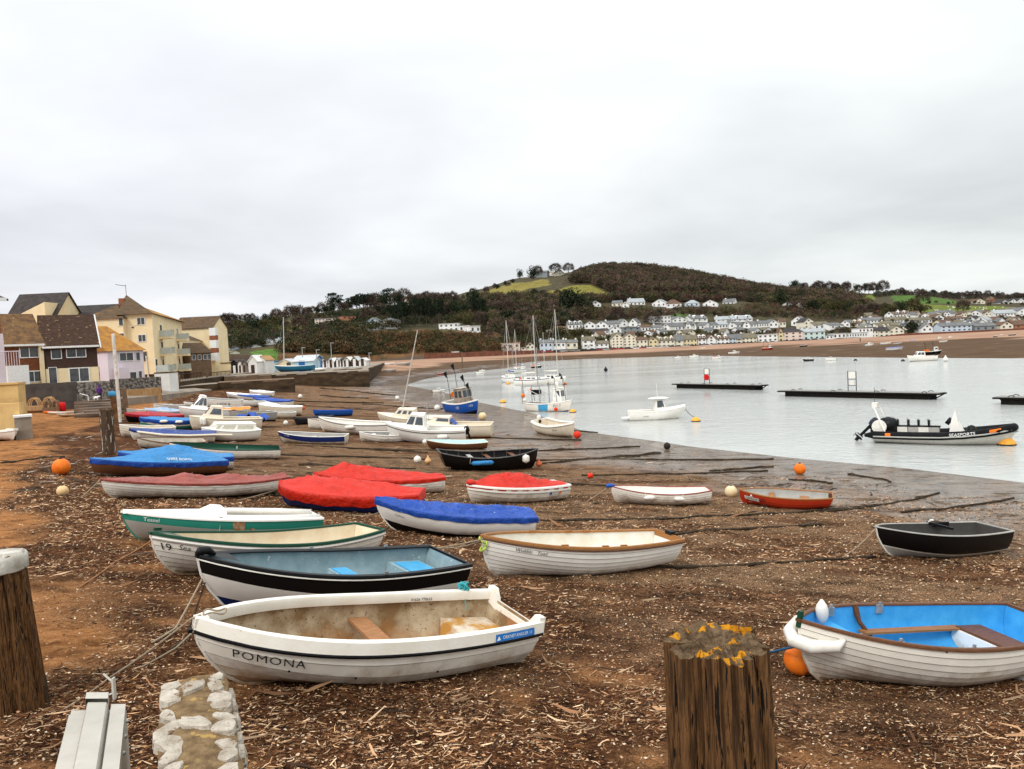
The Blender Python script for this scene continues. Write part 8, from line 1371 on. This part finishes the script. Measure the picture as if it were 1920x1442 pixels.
# parked cars on the far promenade: one per colour, then copies
def car(m, nm): 
    o = empty('parked_car', (0, 0, 0)); g = MB(); pr = [(-2.1, .35), (-2.1, .85), (-1.5, .95), (1.1, .95), (2.0, .8), (2.1, .35)]; g.add([(x, s*.85, z) for s in (-1, 1) for x, z in pr], [(0, 1, 2, 3, 4, 5)[::-1], (6, 7, 8, 9, 10, 11)]+[(i, (i+1) % 6, 6+(i+1) % 6, 6+i) for i in range(6)]); g.obj('body', m, o)
    g = MB(); g.add([(-1.7, -.8, .94), (1.0, -.8, .94), (.5, -.65, 1.45), (-1.2, -.65, 1.45), (-1.7, .8, .94), (1.0, .8, .94), (.5, .65, 1.45), (-1.2, .65, 1.45)], [(0, 1, 2, 3), (7, 6, 5, 4), (0, 3, 7, 4), (1, 5, 6, 2), (3, 2, 6, 7)]); g.obj('windows', M_far_pane, o)
    for x in (-1.3, 1.3):
        for s in (-1, 1): g = MB(); g.lathe([(.32, -.1), (.32, .1)], 10, (x, s*.8, .32), 0, Matrix.Rotation(math.pi/2, 3, 'X')); g.obj('wheel', M_blk, o)
    o['kindof'] = nm; del o['kindof']; return o
CARP = [('white', car(M_white2, 'w')), ('dark', car(mat('dark_car_paint', (.03, .035, .045), .3), 'd')), ('silver', car(mat('silver_car_paint', (.4, .41, .42), .35), 's')), ('red', car(mat('red_car_paint', (.35, .03, .02), .3), 'r'))]; used = set(); rc2 = random.Random(3)
xs = [1015+i*13.5+rc2.uniform(-3, 3) for i in range(40)]
for x in xs:
    k = rc2.choice([0, 0, 1, 1, 2, 3]); nm, pr = CARP[k]; yb = float(np.interp(x, [1008, 1150, 1300, 1450, 1560], [663.5, 658, 652, 645.5, 638.5])); D = prom(x)+1.2; p = atd(x, yb-1, D)
    o = pr if k not in used else copy_tree(pr); used.add(k); o.location = p; o.rotation_euler = (0, 0, rc2.choice([0, math.pi])+.0); tag(o, nm+' car parked on the promenade before the far waterfront houses', 'car', nm+' cars parked along the far promenade')
for k, (nm, pr) in enumerate(CARP):
    if k not in used:
        for c_ in KIDS[pr.name]: bpy.data.objects.remove(c_)
        bpy.data.objects.remove(pr)
# ---------------- trees
def crownmesh(name, kind, seed, n_, tri=None):
    r = np.random.default_rng(seed); V = []; Cc = []
    if kind == 'bare':   # fans of twigs over a dome
        nl = n_; th = r.uniform(0, 2*math.pi, nl); ph = np.arccos(r.uniform(-.55, 1, nl)); d = np.stack([np.cos(th)*np.sin(ph), np.sin(th)*np.sin(ph), np.cos(ph)], 1); rad = r.uniform(.35, 1, nl)**.5; lump = 1.1-.5*fbm(d[:, 0]*2.5, d[:, 1]*2.5+d[:, 2]*2, 1.5, 2, seed); C = d*rad[:, None]*lump[:, None]*np.array([.44, .44, .55])+np.array([0, 0, .44]); dirv = d+r.normal(0, .45, (nl, 3)); dirv /= np.linalg.norm(dirv, axis=1)[:, None]; L = r.uniform(.06, .16, nl); Wd = r.uniform(.006, .018, nl)
    else:
        flat = .36 if kind != 'cone' else .5; nb = 16 if kind != 'cone' else 10; bc = r.normal(0, 1, (nb, 3)); bc /= np.linalg.norm(bc, axis=1)[:, None]; bc *= r.uniform(.3, 1, nb)[:, None]*np.array([.34, .34, flat]); bc[:, 2] += .5
        if kind == 'pine': bc[:, 2] = r.choice([.55, .68, .8, .9], nb)+r.normal(0, .02, nb); bc[:, :2] *= 1.35
        bi = r.integers(0, nb, n_); d = r.normal(0, 1, (n_, 3)); d /= np.linalg.norm(d, axis=1)[:, None]; br = r.uniform(.13, .22, nb)[bi]; C = bc[bi]+d*(br*r.uniform(.55, 1.05, n_))[:, None]*(np.array([1, 1, .45]) if kind == 'pine' else 1); dirv = d+r.normal(0, .8, (n_, 3)); dirv /= np.linalg.norm(dirv, axis=1)[:, None]; L = r.uniform(.035, .075, n_); Wd = L*r.uniform(.5, .9, n_)
    up = r.normal(0, 1, (len(C), 3)); sd = np.cross(dirv, up); sd /= np.linalg.norm(sd, axis=1)[:, None]
    if kind == 'bare': V = np.stack([C-sd*Wd[:, None], C+sd*Wd[:, None], C+dirv*L[:, None]], 1)
    else: V = np.stack([C-sd*Wd[:, None]*.6-dirv*L[:, None]*.4, C+sd*Wd[:, None]*.6-dirv*L[:, None]*.4, C+dirv*L[:, None]*.6], 1)
    return V
TREEC = {'bare': [(.085, .062, .046), (.11, .075, .055), (.07, .052, .042)], 'ever': [(.016, .024, .013), (.026, .034, .017), (.034, .045, .02)], 'pine': [(.014, .021, .013), (.022, .03, .016)], 'olive': [(.075, .068, .025), (.055, .058, .022), (.09, .07, .035)], 'russet': [(.12, .055, .03), (.09, .05, .03)]}
TM = {k: tintmat(k+'_foliage', .9) for k in TREEC}; M_bark = mat('far_bark', (.07, .055, .045), .95, (.12, .10, .08), 4)
def make_tree(kind, seed):
    kk = 'ever' if kind in ('olive', 'russet') else kind; n_ = {'bare': 1500, 'ever': 1300, 'pine': 1100}[kk]; V = crownmesh(kind, kk, seed, n_); r = np.random.default_rng(seed+99); pal = np.array(TREEC[kind]); c = pal[r.integers(0, len(pal), len(V))]*r.uniform(.6, 1.4, (len(V), 1))
    o = empty(dict(bare='bare_tree', ever='evergreen_tree', pine='pine_tree', olive='bushy_tree', russet='russet_tree')[kind]); cr_ = npmesh('crown', V.reshape(-1, 3), np.arange(len(V)*3).reshape(-1, 3), TM[kind], np.repeat(c, 3, 0), k=3); link_child(cr_, o)
    g = MB(); g.tube([(0, 0, -.08), (.01, 0, .2), (0, .01, .45)], [.028, .022, .014], 6); rr_ = random.Random(seed)
    for k in range(9 if kind == 'bare' else 5): a_ = k*.8+rr_.random(); q = rr_.uniform(.2, .45); g.tube([(0, 0, q), (math.cos(a_)*.14, math.sin(a_)*.14, q+.18), (math.cos(a_)*.3, math.sin(a_)*.3, q+.34)], [.014, .008, .003], 4)
    g.obj('trunk', M_bark, o); return o
PROT = {}; TL = {'bare': ('bare grey-brown winter tree', 'tree'), 'ever': ('dark round evergreen tree', 'tree'), 'pine': ('dark flat-layered pine', 'tree'), 'olive': ('olive-brown bushy tree', 'tree'), 'russet': ('russet-leaved tree', 'tree')}
def tree(kind, x, yb, hpx, where, wide=1.0, near_D=None, label=None):
    v = rc2.randrange(3); key = (kind, v)
    p = hit(x, yb, True) if near_D is None else atd(x, yb, near_D); h = hpx*p.y/F
    if key not in PROT: PROT[key] = o = make_tree(kind, v*7+len(kind)*13)
    else: o = copy_tree(PROT[key])
    o.location = p-Vector((0, 0, h*(.13 if kind == 'bare' else .06))); o.scale = (h*wide*rc2.uniform(.9, 1.25), h*wide*rc2.uniform(.9, 1.25), h*1.08); o.rotation_euler = (0, 0, rc2.uniform(0, 6.28)); lb = label or TL[kind][0]+' '+where; tag(o, lb, 'tree', None if label else TL[kind][0]+'s '+where)
def scatter(kinds, x0, x1, fy, n_, h0, h1, where, jit=3, wide=(.9, 1.3)):
    for i in range(n_):
        x = x0+(x1-x0)*(i+.5)/n_+rc2.uniform(-1, 1)*(x1-x0)/n_*.45; tree(rc2.choice(kinds), x, np.interp(x, *fy)+rc2.uniform(-jit, jit), rc2.uniform(h0, h1), where, rc2.uniform(*wide))
sky_ = ([400, 520, 600, 700, 800, 850, 900, 960], [606, 598, 588, 577, 568, 566, 548, 534])
tree('ever', 1072, 590, 54, '', 1.05, label='great dark pine standing in front of the ochre field'); tree('ever', 892, 590, 52, '', .9, label='tall dark conifer left of the first ochre field'); tree('ever', 1000, 524, 26, '', 1.2, label='round dark evergreen on the hilltop left of the grey roofs'); tree('ever', 975, 522, 18, '', .9, label='pointed dark conifer at the left end of the hilltop'); tree('ever', 1710, 628, 28, '', 1.4, label='broad black-green tree on the far waterfront beside the cream gable'); tree('ever', 1466, 575, 38, '', 1.0, label='tall dark cedar above the lone chalets'); tree('bare', 1731, 566, 26, '', 1.2, label='solitary bare tree at the hedge between the green fields'); tree('bare', 1806, 583, 24, '', 1.2, label='solitary dark bare tree in the sheep field'); tree('olive', 1726, 590, 26, '', 1.9, label='large round leafless copse below the sheep field'); tree('olive', 1668, 592, 24, '', 1.6, label='brown rounded copse left of the green fields'); tree('ever', 498, 606, 20, '', 1.1, label='clipped dark tree on the left skyline nearest the apartments'); tree('ever', 483, 608, 15, '', 1.0, label='smaller dark tree left of the clipped skyline tree'); tree('bare', 1041, 508, 17, '', 1.5, label='left wide bare tree behind the hilltop gables'); tree('bare', 1066, 508, 17, '', 1.4, label='right wide bare tree behind the hilltop gables'); tree('bare', 1009, 512, 16, '', 1.2, label='bare tree peeping behind the hilltop evergreen'); tree('russet', 1322, 557, 18, '', 1.1, label='orange-brown tree at the foot of the wood'); tree('bare', 1222, 606, 26, '', 1.5, label='wide purple-brown bare tree below the chalets'); tree('bare', 1158, 598, 26, '', 1.4, label='dark red-brown bare tree below the first chalet')
scatter(['bare'], 415, 480, sky_, 9, 12, 20, 'on the left skyline'); scatter(['bare', 'bare', 'ever'], 510, 620, sky_, 15, 14, 26, 'on the skyline over the olive slope'); scatter(['bare', 'ever', 'pine'], 620, 760, sky_, 22, 18, 34, 'on the skyline above the flats'); scatter(['bare'], 760, 850, sky_, 16, 18, 26, 'in the tall row on the skyline'); scatter(['bare', 'ever'], 850, 970, sky_, 12, 8, 14, 'along the rising skyline')
scatter(['bare', 'olive', 'ever'], 412, 600, ([412, 600], [628, 612]), 20, 18, 30, 'on the slope behind the sheds'); scatter(['olive', 'bare', 'ever'], 412, 480, ([412, 480], [650, 640]), 8, 16, 24, 'around the chalets and caravans'); scatter(['bare', 'ever', 'olive'], 540, 680, ([540, 680], [640, 626]), 15, 16, 28, 'below the flats'); scatter(['pine'], 735, 830, ([735, 830], [618, 612]), 8, 44, 58, 'in the tall grove on the cliff top', wide=(.5, .7)); scatter(['ever', 'pine', 'bare'], 690, 960, ([690, 960], [604, 596]), 24, 24, 38, 'in the dark belt above the cliff'); scatter(['ever', 'olive', 'bare'], 840, 1060, ([840, 960, 1060], [612, 612, 606]), 20, 24, 36, 'between the villa and the village'); scatter(['bare', 'olive'], 900, 1110, ([900, 1000, 1110], [628, 640, 632]), 14, 16, 28, 'around the dark glazed house'); scatter(['bare', 'ever'], 980, 1060, ([980, 1060], [560, 560]), 9, 12, 20, 'in the hedges between the ochre fields')
scatter(['bare', 'olive', 'ever', 'bare'], 1110, 1580, ([1110, 1300, 1580], [598, 592, 596]), 38, 8, 15, 'between the chalets and the village'); scatter(['olive', 'ever', 'bare'], 1140, 1600, ([1140, 1300, 1600], [636, 628, 624]), 30, 6, 12, 'in the village gardens'); scatter(['bare', 'bare', 'ever'], 1480, 1660, ([1480, 1660], [545, 545]), 20, 12, 22, 'on the right skyline above the copses'); scatter(['bare', 'ever', 'bare'], 1660, 1930, ([1660, 1800, 1930], [552, 556, 560]), 34, 7, 14, 'along the far right crest'); scatter(['olive', 'bare', 'ever'], 1480, 1720, ([1480, 1600, 1720], [580, 590, 580]), 26, 16, 28, 'in the copses right of the wood'); scatter(['olive', 'bare', 'ever'], 1600, 1930, ([1600, 1930], [612, 600]), 26, 6, 12, 'among the right-hand estate'); scatter(['bare', 'ever'], 1690, 1920, ([1690, 1800, 1920], [569, 572, 572]), 18, 4, 8, 'in the hedge between the green fields')
# hillside wood and scrub: nobody could count them
def woods():
    r = np.random.default_rng(17); areas = [([(1075, 518), (1105, 508), (1140, 502), (1200, 503), (1300, 516), (1400, 537), (1480, 549), (1600, 554), (1640, 560), (1560, 570), (1480, 560), (1380, 553), (1280, 554), (1155, 553), (1145, 545), (1110, 532), (1075, 533)], 3600, (6, 10), [(.075, .05, .036), (.09, .058, .042), (.06, .042, .032), (.07, .062, .03), (.022, .028, .015)]),
      ([(1600, 556), (1690, 551), (1800, 557), (1935, 559), (1935, 563), (1800, 562), (1690, 557), (1600, 562)], 420, (2.5, 7), [(.06, .045, .035), (.03, .032, .02)]), ([(1105, 561), (1400, 556), (1480, 563), (1640, 570), (1600, 577), (1480, 572), (1400, 566), (1110, 568)], 700, (4, 8), [(.06, .045, .032), (.085, .05, .036), (.024, .03, .017), (.07, .065, .028)]),
      ([(412, 612), (600, 596), (900, 560), (905, 600), (680, 625), (600, 640), (412, 660)], 1300, (4, 7.5), [(.06, .045, .03), (.022, .03, .016), (.05, .048, .02), (.03, .035, .018)]), ([(900, 560), (1005, 560), (1010, 555), (1060, 570), (1110, 560), (1110, 600), (960, 640), (905, 610)], 650, (5, 9), [(.065, .048, .034), (.085, .055, .04), (.022, .03, .016), (.06, .055, .025)]),
      ([(1110, 582), (1380, 580), (1420, 572), (1600, 575), (1700, 590), (1600, 603), (1300, 592), (1110, 603)], 800, (2.5, 4.5), [(.07, .05, .034), (.05, .05, .022), (.022, .03, .016), (.09, .045, .03)]), ([(660, 628), (820, 627), (900, 632), (960, 645), (1000, 655), (950, 658), (800, 662), (690, 668), (640, 660)], 1000, (1.5, 4), [(.10, .06, .03), (.06, .055, .025), (.035, .04, .018), (.13, .07, .035)]), ([(600, 640), (680, 628), (690, 668), (590, 664), (500, 664), (540, 655)], 500, (3, 7), [(.05, .045, .025), (.03, .035, .018), (.09, .06, .03)]), ([(1060, 632), (1140, 640), (1110, 655), (1000, 655), (930, 640)], 250, (2, 5), [(.06, .05, .025), (.04, .045, .02)]), ([(1140, 628), (1600, 616), (1900, 606), (1900, 612), (1600, 626), (1140, 640)], 350, (1.5, 2.5), [(.05, .045, .022), (.08, .05, .03), (.03, .035, .015)])]
    VV = []; CC = []; fp = [np.array([tuple(hit(*p))[:2] for p in poly]) for poly, _ in FIELDS]
    for poly, n_, (h0, h1), pal in areas:
        P = np.array(poly, float); lo, hi = P.min(0), P.max(0); q = r.uniform(lo, hi, (n_*3, 2)); q = q[inside(q, P)][:n_]
        for x, y in q:
            p = hit(x, y, True)
            if any(inside(np.array([(p.x, p.y)]), f_)[0] for f_ in fp) and h0 > 2: continue
            h = r.uniform(h0, h1); wd = h*r.uniform(.45, .7); k = 190 if h > 5 else 70; d = r.normal(0, 1, (k, 3)); d /= np.linalg.norm(d, axis=1)[:, None]; d[:, 2] = np.abs(d[:, 2])*1.0-.12; C = np.array([p.x, p.y, p.z+h*.3])+d*r.uniform(.6, 1.05, (k, 1))*np.array([wd, wd, h*.62]); a_ = r.normal(0, 1, (k, 3)); b_ = r.normal(0, 1, (k, 3)); s_ = h*.045+.12; c = np.array(pal[r.integers(0, len(pal))])*r.uniform(.7, 1.75)
            VV.append(np.stack([C, C+a_*s_, C+b_*s_+d*s_*1.6], 1)); CC.append(np.repeat((c[None]*r.uniform(.8, 1.25, (k, 1))), 3, 0))
    V = np.concatenate(VV).reshape(-1, 3); o = npmesh('woodland', V, np.arange(len(V)).reshape(-1, 3), tintmat('woodland_surface', .95), np.concatenate(CC), k=3); tag(o, kind='stuff')
woods()
# sheep and a few boulders
sp = MB(); 
for i in range(22):
    x = rc2.uniform(1740, 1890); p = hit(x, rc2.uniform(576, 585), True); g = MB(); g.tube([(-.5, 0, .6), (0, 0, .7), (.45, 0, .65), (.65, 0, .8)], [.25, .36, .3, .12], 6)
    for lx in (-.35, .35):
        for s in (-1, 1): g.tube([(lx, s*.15, .5), (lx, s*.15, 0)], .05, 4)
    tag(g.obj('sheep', M_white2, loc=p, rot=(0, 0, rc2.uniform(0, 6))), 'white sheep grazing in the lower green field', 'sheep', 'sheep in the lower green field')
